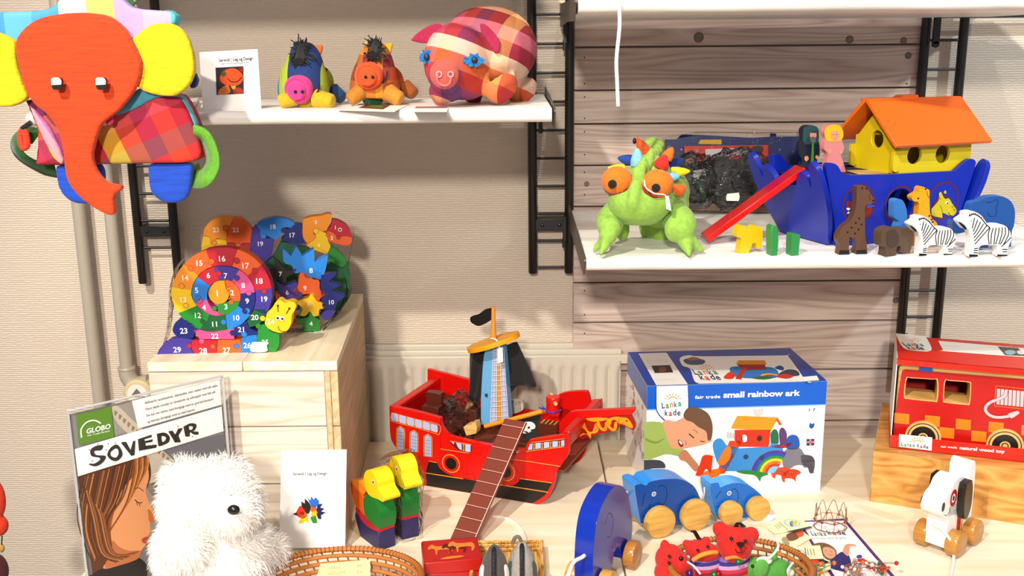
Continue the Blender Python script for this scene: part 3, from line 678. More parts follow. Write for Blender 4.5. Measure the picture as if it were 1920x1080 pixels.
hc = ['#4a2916', '#8a5430', '#a86a38', '#5a3a2a', '#c98a4a', '#77482c']
for i in range(26):
    a = i/25; x0 = 150+a*330; y0 = 575-a*95
    e = (200+a*120+random.uniform(-10, 10), 1010-a*120)
    b.stroke(plP, zp([(x0, y0), (x0-30-20*a, (y0*.6+e[1]*.4)), ((x0*.3+e[0]*.7)-40, (y0*.3+e[1]*.7)), e]), .0012+.0022*random.random(), M(hc[i % 6], .5, 'paper'), .0008+.00003*i if i < 20 else .0008)
for i in range(9):
    x0 = 478-i*9; b.stroke(plP, zp([(x0, 478), (x0-4, 540+i*4), (x0-40, 600+i*14), (x0-90-i*4, 690+i*20)]), .0022, M(['#d69a58', '#b5733c', '#8e542c'][i % 3], .5, 'paper'), .0013+.00002*i)
for i in range(12):
    b.stroke(plP, zp([(150+i*8, 620+i*12), (190+i*6, 780), (230+i*7, 960), (320+i*10, 1010-i*5)]), .0016, M(hc[(i*5) % 6], .5, 'paper'), .0012+.00002*i)
# caption bands
D([(105, 436, 1), (877, 214, 1), (897, 335, 1), (122, 574, 1)], '#fbfaf6', .0018, s=False)
D([(395, 192, 1), (850, 76, 1), (874, 205, 1), (428, 332, 1)], '#f7f5f0', .0018, s=False)
for i, (s, x0, y0, x1, y1) in enumerate((('Slidstærkt sauskkaskind, slidsstedist, men vasket med lidt sæbe', 460, 208, 828, 118), ('Disse bløde sovedyr er håndsyede og udstoppet med lidt uld.', 464, 240, 818, 150), ('De kan evt vaskes med forsigtigt med en god hårshampoo', 468, 272, 808, 186), ('og børstes forsigtigt med en blød børste', 472, 304, 712, 240))):
    q = zp([(x0, y0), (x1, y1)]); b.tpx(plP, s, q[0][:2], q[1][:2], 4.6, M('#55524e'), .0024, bold=.008)
D([(112, 262, 1), (290, 222, 1), (306, 375, 1), (128, 415, 1)], '#6f9a35', .0019, s=False)
q = zp([(163, 358), (288, 330)]); b.tpx(plP, 'GLOBO', q[0][:2], q[1][:2], 9, WH, .0025, bold=.03, shear=.15)
q = zp([(170, 372), (284, 346)]); b.tpx(plP, 'Fair Trade Partner', q[0][:2], q[1][:2], 3.6, WH, .0025, bold=.008)
b.stroke(plP, zp([(140, 378), (138, 335), (165, 300), (205, 290), (238, 305)]), .002, WH, .0025)
# SOVEDYR in ragged brush capitals
SB = '#2c2723'
for L in ([(248, 415), (240, 440), (205, 445), (215, 465), (262, 470), (250, 500), (215, 522), (180, 515), (182, 508), (205, 508), (232, 490), (228, 478), (190, 470), (185, 440), (210, 420)],
          [(338, 402, 1), (365, 398, 1), (388, 440, 1), (400, 395, 1), (412, 392, 1), (408, 465, 1), (392, 470, 1)],
          [(425, 385, 1), (495, 362, 1), (494, 375, 1), (458, 385, 1), (460, 395, 1), (500, 385, 1), (498, 398, 1), (462, 405, 1), (464, 418, 1), (520, 412, 1), (518, 428, 1), (430, 444, 1)],
          [(578, 345, 1), (600, 342, 1), (614, 362, 1), (628, 332, 1), (652, 328, 1), (630, 368, 1), (642, 400, 1), (612, 402, 1)]):
    D(L, SB, .0025)
b.px(plP, [zp([(318, 412), (342, 440), (345, 470), (320, 495), (290, 490), (270, 465), (285, 430)]), zp([(312, 432), (288, 450), (290, 470), (312, 478), (326, 462), (325, 440)])], 0, SB, .0025)
b.px(plP, [zp([(520, 358, 1), (560, 352), (585, 372), (580, 400), (545, 418), (528, 420, 1)]), zp([(545, 370), (548, 398), (562, 392), (566, 375)])], 0, SB, .0025)
b.px(plP, [zp([(655, 322, 1), (690, 305), (720, 310), (716, 335), (705, 345), (730, 348), (728, 362), (705, 360), (690, 350), (686, 372, 1), (665, 372, 1)]), zp([(684, 320), (702, 322), (700, 334), (686, 338)])], 0, SB, .0025)
for x, y in ((195, 495), (222, 410), (265, 440), (275, 408), (180, 440), (310, 405), (352, 400), (628, 320), (640, 340), (700, 372)): b.plate(plP, circ(*plP.uv(*zp([(x, y)])[0][:2]), .0009, 8), 0, SB, .0025)
ob('poster', b, t, smooth=0)
b = MB(); ac = film('acrylic', .05, (.99, .99, .99, 1), .02); 
b.plate(plP, [(-.003, 0), (Wp+.003, 0), (Wp+.003, Hp+.002), (-.003, Hp+.002)], .0015, ac, .0045); ob('acrylic_sleeve', b, t, smooth=0)
b = MB(); EG = M('#cfd2d2', .15)
for r0, r1 in (((-.0036, 0), (-.002, Hp+.003)), ((-.003, Hp+.001), (Wp+.003, Hp+.0025)), ((Wp+.002, 0), (Wp+.0036, Hp+.003))): b.plate(plP, [(r0[0], r0[1]), (r1[0], r0[1]), (r1[0], r1[1]), (r0[0], r1[1])], .0065, EG, .0045)
b.plate(plP, [(-.003, .0), (Wp+.003, 0), (Wp+.003, .003), (-.003, .003)], .02, EG, .0)
ob('sleeve_edge', b, t, smooth=0)

# ------------------------------------------------------------------ white plush bear
t = thing('plush_bear', 'fluffy white plush bear with a black nose sitting before the poster', 'plush toy', PZ(415, 1120, TZ))
def at(x, y, Y): return PY(x, y, Y)
WF = M('#fbf8f2', .95, 'paper')
parts = [(at(395, 945, -.70), (.072, .056, .062)), (at(438, 960, -.76), (.032, .036, .030)), (at(348, 905, -.69), (.034, .02, .034)), (at(428, 893, -.68), (.028, .018, .028)),
         (Vector((at(405, 1080, -.70).x, -.70, TZ+.084)), (.085, .062, .075)), (at(474, 1030, -.67), (.050, .028, .032)), (at(340, 1025, -.77), (.034, .026, .034))]
b = MB(); tips = MB()
for c, r in parts: b.ell(c, r, WF)
ob('body', b, t, remesh=.006, rs=6)
rnd = random.Random(3)
fu = MB(); allv = []; allf = []
for ci, (c, r) in enumerate(parts):
    n = int(90000*(r[0]*r[1]+r[1]*r[2]+r[0]*r[2])/3*16)
    for _ in range(n):
        v = Vector((rnd.gauss(0, 1), rnd.gauss(0, 1), rnd.gauss(0, 1))).normalized(); p = c+Vector((v.x*r[0], v.y*r[1], v.z*r[2]))*.97
        if p.z < TZ+.012: continue
        if ci == 1 and v.y < -.3: ln = .006
        else: ln = .014*rnd.uniform(.6, 1.3)
        w = mnoise.noise_vector(p*45)*.7
        d = (v+w+Vector((0, 0, -.25))+Vector((rnd.gauss(0, .22), rnd.gauss(0, .22), rnd.gauss(0, .22)))).normalized()
        s_ = d.cross(Vector((rnd.gauss(0, 1), rnd.gauss(0, 1), rnd.gauss(0, 1)))).normalized()*.0005
        k = len(allv); q = p+d*ln*.6; e = p+(d+Vector((0, 0, -.3))).normalized()*ln
        allv += [p-s_, p+s_, q+s_*.8, q-s_*.8, e]; allf += [[k, k+1, k+2, k+3], [k+3, k+2, k+4]]
FU = M('#fdfbf6', .9, 'paper'); fu.add(allv, allf, FU); tag(ob('fur', fu, t), kind='stuff')
b = MB(); b.ell(at(438, 956, -.800), (.0085, .006, .007), M(BLK, .25)); ob('nose', b, t)
for x, y in ((404, 948), (434, 931)): b = MB(); b.ell(at(x, y, -.765), .0034, M('#3a2d26', .3)); ob('eye', b, t)

# ------------------------------------------------------------------ small white card with hedgehog picture
plC = gp(523, 1029, 647, 1026, TZ); plC = Pl(PZ(523, 1028, TZ)+Vector((0, -.014, 0)), plC.u, (0, .06, 1))
zc = Zm(500, 820, 3.4286)
b = MB(); b.plate(plC, [(p[0], max(p[1], 0)) for p in plC.uvs([(523, 1028), (647, 1026), (650, 843), (528, 845)])], .0012, M('#fbfaf8', .5, 'paper'))
b.tpx(plC, 'Serwolt | Leg og Design', (549, 891), (613, 890), 5.5, M('#2f3a4a'), .0006, bold=.01)
for col, L in (('#e23a2c', [(190, 480, 1), (215, 440), (245, 455), (240, 500), (215, 515), (190, 495)]), (BLK, [(168, 492, 1), (195, 480, 1), (200, 505, 1)]), (BLK, [(225, 440, 1), (222, 410, 1), (245, 425, 1), (245, 392, 1), (270, 415, 1), (285, 450), (270, 490), (250, 480)]), ('#2a80d8', [(262, 385, 1), (280, 405, 1), (288, 378, 1), (302, 400, 1), (315, 385, 1), (335, 405, 1), (335, 430), (310, 450), (285, 440)]), ('#232a70', [(330, 430, 1), (360, 425, 1), (345, 450, 1), (372, 458, 1), (350, 475, 1), (380, 482, 1), (350, 500, 1), (352, 525, 1), (330, 520), (320, 470)]),
               ('#f0761e', [(215, 480), (245, 475), (262, 500), (240, 520), (215, 515)]), ('#f0761e', [(280, 440), (315, 445), (318, 470), (290, 480)]), ('#f6cf1c', [(205, 552, 1), (215, 530), (240, 505), (265, 510), (270, 545), (245, 540), (235, 552, 1)]), ('#f6cf1c', [(290, 480), (320, 470), (335, 495), (310, 515), (290, 505)]), ('#3f9a3c', [(282, 515), (315, 505), (326, 550, 1), (298, 552, 1)])):
    b.px(plC, zc(L), 0, M(col, .5, 'paper'), .0006)
tag(ob('greeting_card', b, smooth=0), 'tall white card with a small hedgehog picture leaning on the crate', 'card')
# ------------------------------------------------------------------ pirate ship
zS = Zm(640, 560, 2.077); zT = Zm(640, 600, 3.4286); zD = Zm(780, 700, 6.75); zH = Zm(720, 780, 5.647); zF = Zm(980, 720, 7.3846)
SR = M('#e01a10', .3); SRd = M('#b81510', .35); GO = M('#f2a24a', .4); DKR = M('#5a1410'); GLS = M('#c3cdee', .3); BR_ = M('#6b3424', .4); BRl = M('#8a4a30', .45); YW = M('#f0a81c', .45); RAWW = M('#e8c888', .5, 'wood'); BKC = M('#0d0c0d', .85, 'cloth'); BKP = M('#100e0d', .35)
plN = yawp(PZ(900, 928, TZ), -22)
zst = plN.w(*plN.uv(731, 762))
far = PZ(801, 692, zst.z); SW = .20
ship = thing('pirate_ship', 'red wooden toy pirate ship with black sail and light blue tower mast', 'toy ship', plN.w(plN.uv(900, 900)[0], 0, -SW/2))
hull = [(187, 418, 1), (290, 440), (385, 466, 1), (392, 500), (418, 532), (470, 548), (520, 560), (610, 576), (712, 590, 1), (732, 552, 1), (800, 540), (884, 528, 1), (884, 600), (850, 658, 1), (838, 675), (822, 740), (800, 780), (760, 803), (700, 812), (540, 792), (420, 765), (340, 750), (322, 735), (322, 690, 1), (270, 640), (230, 600), (200, 560), (190, 520)]
H2 = plN.uvs(zS(hull)); H2 = [(p[0], max(p[1], .0))+tuple(p[2:]) for p in H2]
def hside(pl, near):
    b = MB(); b.plate(pl, [(p[0], max(p[1], .0004)) for p in sm(H2, 5)], .010, SR)
    if near:
        P = lambda L, c, o=.0004, z=zH, k=4, s=True: b.plate(pl, [(p[0], max(p[1], .001)) for p in (sm(pl.uvs(z(L)), k) if s else pl.uvs(z(L)))], 0, c, o)
        P([(478, 470, 1), (560, 490), (600, 560), (700, 625), (840, 660, 1), (1090, 710, 1), (1440, 665, 1), (1780, 712, 1), (1730, 800), (1690, 850), (1560, 925), (1400, 935), (1100, 890), (780, 838), (470, 780), (455, 700), (440, 600, 1)], BKP)
        P([(560, 480, 1), (610, 390, 1), (900, 400, 1), (860, 650, 1), (720, 630), (600, 560)], SR, .0006)
        P([(1110, 700, 1), (1160, 450, 1), (1450, 500, 1), (1440, 660), (1400, 715), (1340, 735), (1200, 720)], SR, .0006)
        for L, w in (([(600, 348), (900, 392)], .0016), ([(1170, 432), (1500, 475), (1870, 532)], .0016), ([(475, 474), (560, 492)], .0016), ([(440, 600), (600, 625), (840, 662)], .0018), ([(1090, 708), (1400, 752), (1740, 805)], .0018), ([(1440, 660), (1780, 706)], .0016),
                     ([(80, 0), (80, 52), (330, 118), (585, 198)], .0014), ([(80, -40), (330, 30), (585, 92), (585, 198)], .0014)):
            b.stroke(pl, zH(L), w, GO, .0009); b.stroke(pl, zH([(x, y+5) for x, y in L]), w*.5, DKR, .0008)
        b.stroke(pl, zH([(600, 20), (598, 180), (600, 340), (585, 420)]), .0008, SRd, .0007)
        for x, y in ((712, 500), (1290, 585)):
            u, v = pl.uv(*zH([(x, y)])[0][:2]); R = 1.0
            for r, c, o in ((.0262, SRd, .0010), (.0255, SR, .0012), (.0202, GO, .0015), (.0180, DKR, .0016), (.0172, SR, .0017)): b.plate(pl, circ(u, v, r*.9, 32), 0, c, o)
            b.plate(pl, circ(u, v, .0115, 28), .004, BKP, .002)
        for x, y, h in ((178, 108, 245), (320, 150, 225), (468, 190, 235)):
            for k, c, o in ((0, GO, .0010), (9, DKR, .0011), (13, GLS, .0012)):
                w = 46-k
                P([(x-w, y+h, 1), (x-w, y+40), (x-w*.6, y+8+k), (x, y+k-4), (x+w*.6, y+18+k), (x+w, y+52), (x+w, y+h+8-k*.5, 1)], c, o)
            for i in (-1, 0, 1): b.stroke(pl, zH([(x+i*17, y+28+abs(i)*8), (x+i*17, y+h-2)]), .0005, M('#26305c'), .0014)
            for j in range(5): b.stroke(pl, zH([(x-32, y+60+j*35), (x+32, y+70+j*35)]), .0005, M('#26305c'), .0014)
        def rail(x0, y0, x1, y1, n, h, sl=0):
            for i in range(n):
                a = i/n; c = (i+.8)/n; f = lambda t, d: (x0+(x1-x0)*t, y0+(y1-y0)*t+d)
                P([f(a, 0)+(1,), f(c, 0)+(1,), f(c, h)+(1,), f(a, h)+(1,)], DKR, .0010, s=False)
                P([f(a, 2), f((a+c)/2, -1), f(c, 4), f(c, h-4), f((a+c)/2, h), f(a, h-6)], GLS, .0012, k=3)
                if i < n-1 and not sl: P([(f(c, 0)[0]+3, f(c, 0)[1]), (f(c, 0)[0]+14, f(c, 0)[1]), (f(c, h/2)[0]+9, f(c, h/2)[1]), (f(c, 0)[0]+14, f(c, h)[1]), (f(c, 0)[0]+3, f(c, h)[1])], GO, .0013, k=2)
        rail(82, -36, 585, 100, 6, 78)
        P([(690, 262, 1), (930, 300, 1), (925, 385, 1), (800, 360), (745, 320)], DKR, .0010); P([(712, 270, 1), (745, 275, 1), (745, 300, 1)], GLS, .0012); P([(765, 280, 1), (825, 290, 1), (828, 362, 1), (790, 335)], GLS, .0012); P([(862, 295, 1), (920, 303, 1), (918, 380, 1), (862, 372, 1)], GLS, .0012); P([(835, 290, 1), (855, 293, 1), (850, 330), (855, 372, 1), (838, 368, 1), (842, 330)], GO, .0013)
        b.stroke(pl, zH([(700, 262), (930, 300)]), .0014, GO, .0014)
        P([(1190, 340, 1), (1450, 372, 1), (1340, 436, 1), (1180, 420, 1)], DKR, .0010); P([(1225, 347, 1), (1278, 355, 1), (1276, 430, 1), (1222, 423, 1)], GLS, .0012); P([(1315, 360, 1), (1368, 368, 1), (1366, 410), (1330, 434), (1312, 432, 1)], GLS, .0012); P([(1285, 352, 1), (1305, 356, 1), (1300, 395), (1305, 434, 1), (1287, 430, 1)], GO, .0013); P([(1195, 345, 1), (1215, 348, 1), (1214, 422, 1), (1195, 420, 1)], GO, .0013); P([(1400, 372, 1), (1436, 376, 1), (1405, 395, 1)], GLS, .0012)
        b.stroke(pl, zH([(1190, 335), (1450, 368)]), .0014, GO, .0014)
        P([(1560, 280, 1), (1915, 240, 1), (1915, 325, 1), (1505, 370, 1)], DKR, .0010)
        P([(1550, 292, 1), (1575, 290, 1), (1572, 352, 1), (1522, 358, 1)], GLS, .0012)
        for x in (1605, 1695, 1785, 1878): P([(x, 285-(x-1605)*.1, 1), (x+(58 if x < 1800 else 34), 280-(x-1605)*.1, 1), (x+(58 if x < 1800 else 34), 340-(x-1605)*.1, 1), (x, 348-(x-1605)*.1, 1)], GLS, .0012)
        for x in (1580, 1668, 1758, 1850): P([(x, 288-(x-1605)*.1, 1), (x+20, 286-(x-1605)*.1, 1), (x+14, 318-(x-1605)*.1), (x+20, 350-(x-1605)*.1, 1), (x, 352-(x-1605)*.1, 1), (x+6, 318-(x-1605)*.1)], GO, .0013)
        b.stroke(pl, zH([(1505, 372), (1915, 322)]), .0013, GO, .0014); b.stroke(pl, zH([(1565, 278), (1915, 238)]), .0013, GO, .0014)
    return b
ob('hull_side', hside(plN, True), ship, bevel=.0012)
ob('hull_side', hside(plN.off(-SW+.010), False), ship, bevel=.0012)
g = lambda x, y, z=zS: plN.uv(*z([(x, y)])[0][:2])
dk = g(600, 590)[1]; st = g(385, 500)[1]
u0 = g(200, 480)[0]; u1 = g(876, 560)[0]; us = g(400, 500)[0]
IN = -.0105; OUT = -SW+.0105
def sbox(name, u0, v0, u1, v1, c0, c1, mat, bv=.0012, par=None, skew=0):
    b = MB(); b.plate(plN, [(u0, v0), (u1, v0), (u1+skew, v1), (u0+skew, v1)], c0-c1, mat, c0); return ob(name, b, par or ship, bevel=bv)
sbox('deck', u0+.05, dk-.03, u1-.008, dk-.024, IN, OUT, BRl)
sbox('stern_deck', u0+.006, st-.035, us-.004, st-.027, IN, OUT, BR_)
v0 = H2[0][1]
sbox('transom', u0-.004, v0-.055, u0+.006, v0-.004, IN, OUT, SR)
b = MB(); b.plate(plN, [(u0-.007, v0-.012), (u0+.008, v0-.014), (u0+.008, v0-.002), (u0-.007, v0-.0005)], SW-.02, SR, IN); ob('transom_rail', b, ship, bevel=.002)
vb = H2[11][1]
b = MB(); b.plate(plN, [(u1-.014, dk+.012), (u1-.006, dk+.012), (u1+.004, vb-.004), (u1-.006, vb-.004)], SW-.021, SR, IN); ob('bow_board', b, ship, bevel=.001)
b = MB(); b.plate(plN, [(u1-.010, vb-.012), (u1+.004, vb-.012), (u1+.004, vb+.001), (u1-.010, vb+.001)], SW-.021, SR, IN); ob('bow_rail', b, ship, bevel=.002)
mid = -SW/2; plM = plN.off(mid)
# tall stern rail on the far side and the raised bow cheek
b = MB(); pF = plN.off(-SW+.0105); b.px(pF, zS([(335, 274, 1), (500, 316, 1), (500, 350, 1), (335, 330, 1)]), .009, SR); ob('stern_cheek', b, ship, bevel=.001)
b = MB(); b.px(pF, zS([(800, 430, 1), (850, 372), (940, 360), (962, 372), (968, 430), (950, 470, 1), (850, 500, 1)]), .009, SR); ob('bow_cheek', b, ship, bevel=.001)
# bowsprit and figurehead
plB = plM.off(.004)
b = MB(); b.px(plB, zS([(845, 520, 1), (838, 500), (880, 450), (910, 438, 1), (1142, 428, 1), (1142, 440, 1), (1130, 452, 1), (930, 466, 1), (900, 505), (860, 525)]), .010, SR); ob('bowsprit', b, ship, bevel=.001)
b = MB(); P = lambda L, c, o, k=4: b.px(plB, zF(L), 0, c, o, k=k)
b.px(plB, zF([(745, 470, 1), (1180, 450, 1), (1500, 440, 1), (1555, 560), (1535, 640), (1450, 600), (1350, 570), (1310, 640), (1200, 665), (1080, 690), (960, 715), (940, 770), (890, 735), (820, 768), (770, 745), (800, 700), (760, 620)]), .008, SRd)
P([(770, 520), (800, 490), (850, 500), (865, 540), (900, 640), (960, 660), (990, 600), (1010, 540), (1040, 560), (1050, 640), (1010, 680), (950, 690), (940, 750), (900, 700), (850, 700), (790, 730), (830, 680), (900, 690), (850, 620), (790, 590), (755, 550)], YW, .0005)
for x in (1050, 1180): P([(x-20, 530), (x+10, 520), (x+40, 590), (x+80, 610), (x+90, 540), (x+120, 520), (x+130, 570), (x+110, 640), (x+60, 650), (x+10, 610)], YW, .0006)
P([(870, 475, 1), (1000, 462), (1180, 470), (1150, 500), (1020, 520), (930, 510)], YW, .0006)
P([(1280, 450), (1370, 460), (1450, 470), (1520, 560), (1520, 610), (1460, 590), (1400, 560), (1340, 550), (1290, 500), (1240, 500), (1220, 560), (1170, 590), (1150, 540), (1190, 480)], YW, .0008)
for L in ([(1345, 480), (1330, 520), (1370, 555), (1400, 530)], [(1430, 495), (1455, 505), (1465, 520)], [(1010, 540), (1040, 600), (1000, 640)], [(900, 560), (930, 630), (970, 640)], [(1130, 540), (1160, 600), (1130, 630)]): b.stroke(plB, zF(L), .0007, DKR, .0012)
b.plate(plB, circ(*plB.uv(*zF([(1440, 512)])[0][:2]), .0012, 10), 0, BKP, .0013)
ob('figurehead', b, ship, bevel=.0006)
# mast tower
LB = M('#7dbde8', .35)
plT = plM.off(.012)
b = MB(); b.px(plT, zS([(543, 492, 1), (543, 380), (552, 240), (562, 192, 1), (628, 183, 1), (640, 330), (651, 470, 1), (600, 490, 1)]), .022, LB, k=3)
P = lambda L, c, o: b.px(plT, zT(L), 0, c, o, smooth=False)
P([(960, 660), (978, 190), (1045, 178), (1075, 632)], GLS, .0005)
P([(1000, 655), (1003, 280), (1023, 280), (1032, 645)], YW, .0007)
GR2 = M('#3a3c48')
for xa, xb in ((960, 978), (1000, 998), (1032, 1022), (1075, 1045)): b.stroke(plT, zT([(xa, 658 if xa < 1000 else 640), (xb, 185)]), .0008, WH, .0010)
for i in range(15):
    y = 195+i*33; f = i/14
    b.stroke(plT, zT([(978-18*f, y), (1045+28*f, y-8)]), .0008, WH, .0011); b.stroke(plT, zT([(978-18*f, y+4), (1045+28*f, y-4)]), .0005, GR2, .0010)
for xa, xb in ((965, 981), (995, 993), (1005, 1003), (1027, 1019), (1037, 1026), (1070, 1042)): b.stroke(plT, zT([(xa, 650), (xb, 190)]), .0005, GR2, .0009)
b.plate(plT, circ(*plT.uv(*zT([(933, 484)])[0][:2]), .0032, 14, .0042), 0, M('#2a3a4a'), .0006)
ob('mast_tower', b, ship, bevel=.0012)
cn = zS([(589, 160)])[0]; c0 = plM.w(*plM.uv(cn[0], cn[1]))
b = MB(); hz = Pl(c0, plN.u, -plN.n); tl = Vector((0, 0, 1))
hz = Pl(c0, plN.u+Vector((0, 0, .36)), -plN.n)
R_ = .053; ry = .044
hole = lambda s: [(s*R_*.17, -.0035), (s*R_*.8, -.0035), (s*R_*.8, .0035), (s*R_*.17, .0035)]
b.plate(hz, [circ(0, 0, R_, 40, ry), hole(1), hole(-1)], .009, M('#f4b010', .4)); ob('crows_nest', b, ship, bevel=.0015)
b = MB(); a = zS([(592, 152)])[0]; q = zS([(592, 32)])[0]; pa, pb = plM.w(*plM.uv(a[0], a[1])), plM.w(*plM.uv(q[0], q[1])); b.tube([pa, pa.lerp(pb, .3), pb], [.0068, .0045, .0036], M('#e8a040', .5), 12); ob('flag_pole', b, ship)
b = MB(); b.px(plM, zS([(586, 36, 1), (560, 42), (535, 60), (515, 66), (502, 74), (505, 92), (530, 106), (555, 100), (586, 82, 1)]), .004, BKP); ob('flag', b, ship, bevel=.0006)
# sail: two cloth drapes
def drape(pl, rows, wave, name):
    b = MB(); vs = []; n = 12
    for (xl, yl), (xr, yr) in rows:
        for i in range(n+1):
            f = i/n; x, y = zS([(xl+(xr-xl)*f, yl+(yr-yl)*f)])[0]; u, v = pl.uv(x, y); vs.append(pl.w(u, v, wave*sin(f*9+yl*.02)+wave*.5*sin(f*4)))
    fs = [(r*(n+1)+i, (r+1)*(n+1)+i, (r+1)*(n+1)+i+1, r*(n+1)+i+1) for r in range(len(rows)-1) for i in range(n)]
    b.add(vs, fs, BKC); o = ob(name, b, ship, smooth=180, sub=1); s = o.modifiers.new('s', 'SOLIDIFY'); s.thickness = .0012
drape(plM.off(-.012), [((625, 185), (682, 168)), ((632, 230), (700, 200)), ((640, 270), (725, 250)), ((648, 310), (745, 300)), ((650, 335), (764, 345))], .004, 'sail')
drape(plM.off(-.016), [((640, 320), (700, 320)), ((645, 345), (680, 345)), ((652, 370), (662, 366))], .003, 'sail')
drape(plM.off(.002), [((497, 212), (562, 196)), ((496, 250), (556, 250)), ((499, 300), (551, 300)), ((500, 350), (549, 360)), ((498, 400), (535, 400)), ((496, 425), (522, 425))], .004, 'sail')
b = MB(); q = [plM.off(.01).w(*plM.off(.01).uv(*zS([p])[0][:2])) for p in ((502, 408), (486, 455))]; b.tube([q[0], q[1]], .0062, RAWW, 12); ob('sail_rod', b, ship, bevel=.0006)
# things on board -----------------------------------------------------------
def onb(px_, py_, z, off): pl = plN.off(off); u, v = pl.uv(*z([(px_, py_)])[0][:2]); return pl, u, v
# gangplank: from the rail down to the table
A = PZ(*[853, 1040], TZ+.001); tp = plN.off(.006); top0 = tp.w(*tp.uv(922, 795)); 
fL = PZ(838, 1016, TZ+.002); fR = PZ(893, 1030, TZ+.002); tL = tp.w(*tp.uv(899, 795)); tR = tp.w(*tp.uv(938, 800))
uL = ((fR-fL)).normalized(); ce0 = (fL+fR)/2; ce1 = (tL+tR)/2; Lr = (ce1-ce0).length; Wd = .045
plG = Pl(ce0, uL, ce1-ce0)
if plG.n.z < 0: plG = Pl(ce0, -uL, ce1-ce0)
gw = .0215
b = MB(); GP = M('#8d4a3a', .4); GPe = M('#e8b0a0', .5)
b.plate(plG, [(-gw, -.0), (gw, -.0), (gw, Lr+.012), (-gw, Lr+.012)], .005, GP, .0055)
for i in range(1, 11):
    y = i*(Lr+.012)/10.6; b.plate(plG, [(-gw, y), (gw, y), (gw, y+.0012), (-gw, y+.0012)], 0, GPe, .0060); b.plate(plG, [(-gw, y-.001), (gw, y-.001), (gw, y), (-gw, y)], 0, M('#4a1c18'), .0060)
b.plate(plG, [(gw-.0012, 0), (gw, 0), (gw, Lr+.012), (gw-.0012, Lr+.012)], 0, M('#f0ddd0', .4), .0062)
tag(ob('gangplank', b, bevel=.0004, seg=1), 'brown planked wooden gangplank leaning on the side of the red ship', 'gangplank')
# pirate figure: red round body with peg arms
pl, u, v = onb(825, 405, zS, -SW*.62); o = pl.w(u, v)
t = thing('peg_figure', 'red round wooden peg figure with blue cord in the bow', 'toy figure', o-Vector((0, 0, .024)))
b = MB(); b.lathe(o-Vector((0, 0, .024)), (0, 0, 1), [(.0125, 0), (.0135, .004), (.0135, .014), (.0128, .02), (.0125, .024), (.0135, .0245), (.0135, .034), (.0125, .0365)], SR, 28); ob('body', b, t)
for s, dz, l in ((1, .012, .020), (-1, .020, .016)):
    b = MB(); d = (plN.u*.55*s+plN.n*.8*s).normalized(); b.tube([o+Vector((0, 0, dz-.008))+d*.008, o+Vector((0, 0, dz-.008))+d*l], .0034, RAWW, 12); ob('peg_arm', b, t, bevel=.0005)
b = MB(); c = o-Vector((0, 0, .014)); b.tube(sm3([c+plN.u*(.0145*cos(a))+plN.n*(.0145*sin(a))+Vector((0, 0, .002*sin(a*3))) for a in [i*pi/4 for i in range(8)]], 4, True), .0014, M('#2535c0', .7, 'cloth'), 8, True)
for k in range(4): b.tube(sm3([c-plN.u*.0145+plN.n*.004, c-plN.u*(.020+.002*k)+plN.n*(.004*k-.004)+Vector((0, 0, .004*(k % 2)))], 4), .0011, M('#2535c0', .7, 'cloth'), 6)
ob('cord', b, t)
# treasure chest / barrel with gold bars
pl, u, v = onb(1690, 660, zD, -SW*.45); o = pl.w(u, v)
b = MB(); fr = Pl(o, plN.u, (0, 0, 1)); b.plate(fr, sm([(-.019, .0, 1), (-.014, -.022), (.012, -.022), (.017, 0, 1), (.0165, .006, 1), (-.0185, .006, 1)], 4), .022, BR_, .011)
tp_ = Pl(o+Vector((0, 0, .0062)), plN.u, -plN.n)
for i in range(4): x = -.013+i*.0085; b.plate(tp_, [(x-.001, -.010), (x+.001, -.010), (x+.001, .010), (x-.001, .010)], 0, M('#e8c050', .4), .0004)
tag(ob('treasure_chest', b, bevel=.001), 'small brown wooden chest with gold stripes on its lid in the bow', 'toy chest')
# jolly roger flag on a long yellow rod
t = thing('pirate_flag', 'black cloth flag with white skull and crossbones on a mustard rod', 'toy flag', plN.w(*plN.uv(*zD([(1350, 800)])[0][:2]), -SW*.35))
pK = plN.off(-SW*.42)
q = [pK.w(*pK.uv(*zD([p])[0][:2]), dd) for p, dd in (((900, 645), .012), ((1590, 490), -.004))]
b = MB(); b.tube(q, .0043, M('#f0a62a', .45), 12); ob('rod', b, t, bevel=.0005)
pK2 = Pl(pK.w(*pK.uv(*zD([(1330, 680)])[0][:2])), plN.u, plN.n*-.7+Vector((0, 0, .7)))
b = MB(); b.px(pK2, zD([(1090, 680, 1), (1330, 580), (1585, 515, 1), (1560, 640), (1550, 780, 1), (1480, 805), (1410, 860, 1), (1290, 770)]), .001, BKC)
S = lambda L, c, o, k=4: b.px(pK2, zD(L), 0, c, o, k=k)
S([(1290, 690), (1330, 640), (1400, 615), (1470, 620), (1510, 660), (1500, 700), (1455, 712), (1430, 715), (1400, 735), (1340, 720), (1300, 715)], WH, .0006)
for L in ([(1235, 625), (1255, 610), (1275, 625), (1330, 650), (1290, 655), (1262, 645)], [(1300, 610), (1330, 610), (1345, 630), (1340, 650), (1320, 640)], [(1350, 725), (1370, 725), (1372, 745), (1400, 760), (1370, 762), (1342, 750)], [(1400, 715), (1440, 715), (1460, 735), (1430, 742), (1440, 752), (1415, 745)]): S(L, WH, .0006)
for x, y in ((1390, 640), (1430, 690)): b.plate(pK2, circ(*pK2.uv(*zD([(x, y)])[0][:2]), .0026, 12), 0, BKC, .0009)
b.stroke(pK2, zD([(1310, 680), (1335, 690), (1365, 700)]), .0006, BKP, .0009); b.stroke(pK2, zD([(1320, 670), (1315, 695)]), .0006, BKP, .0009)
ob('flag_cloth', b, t)
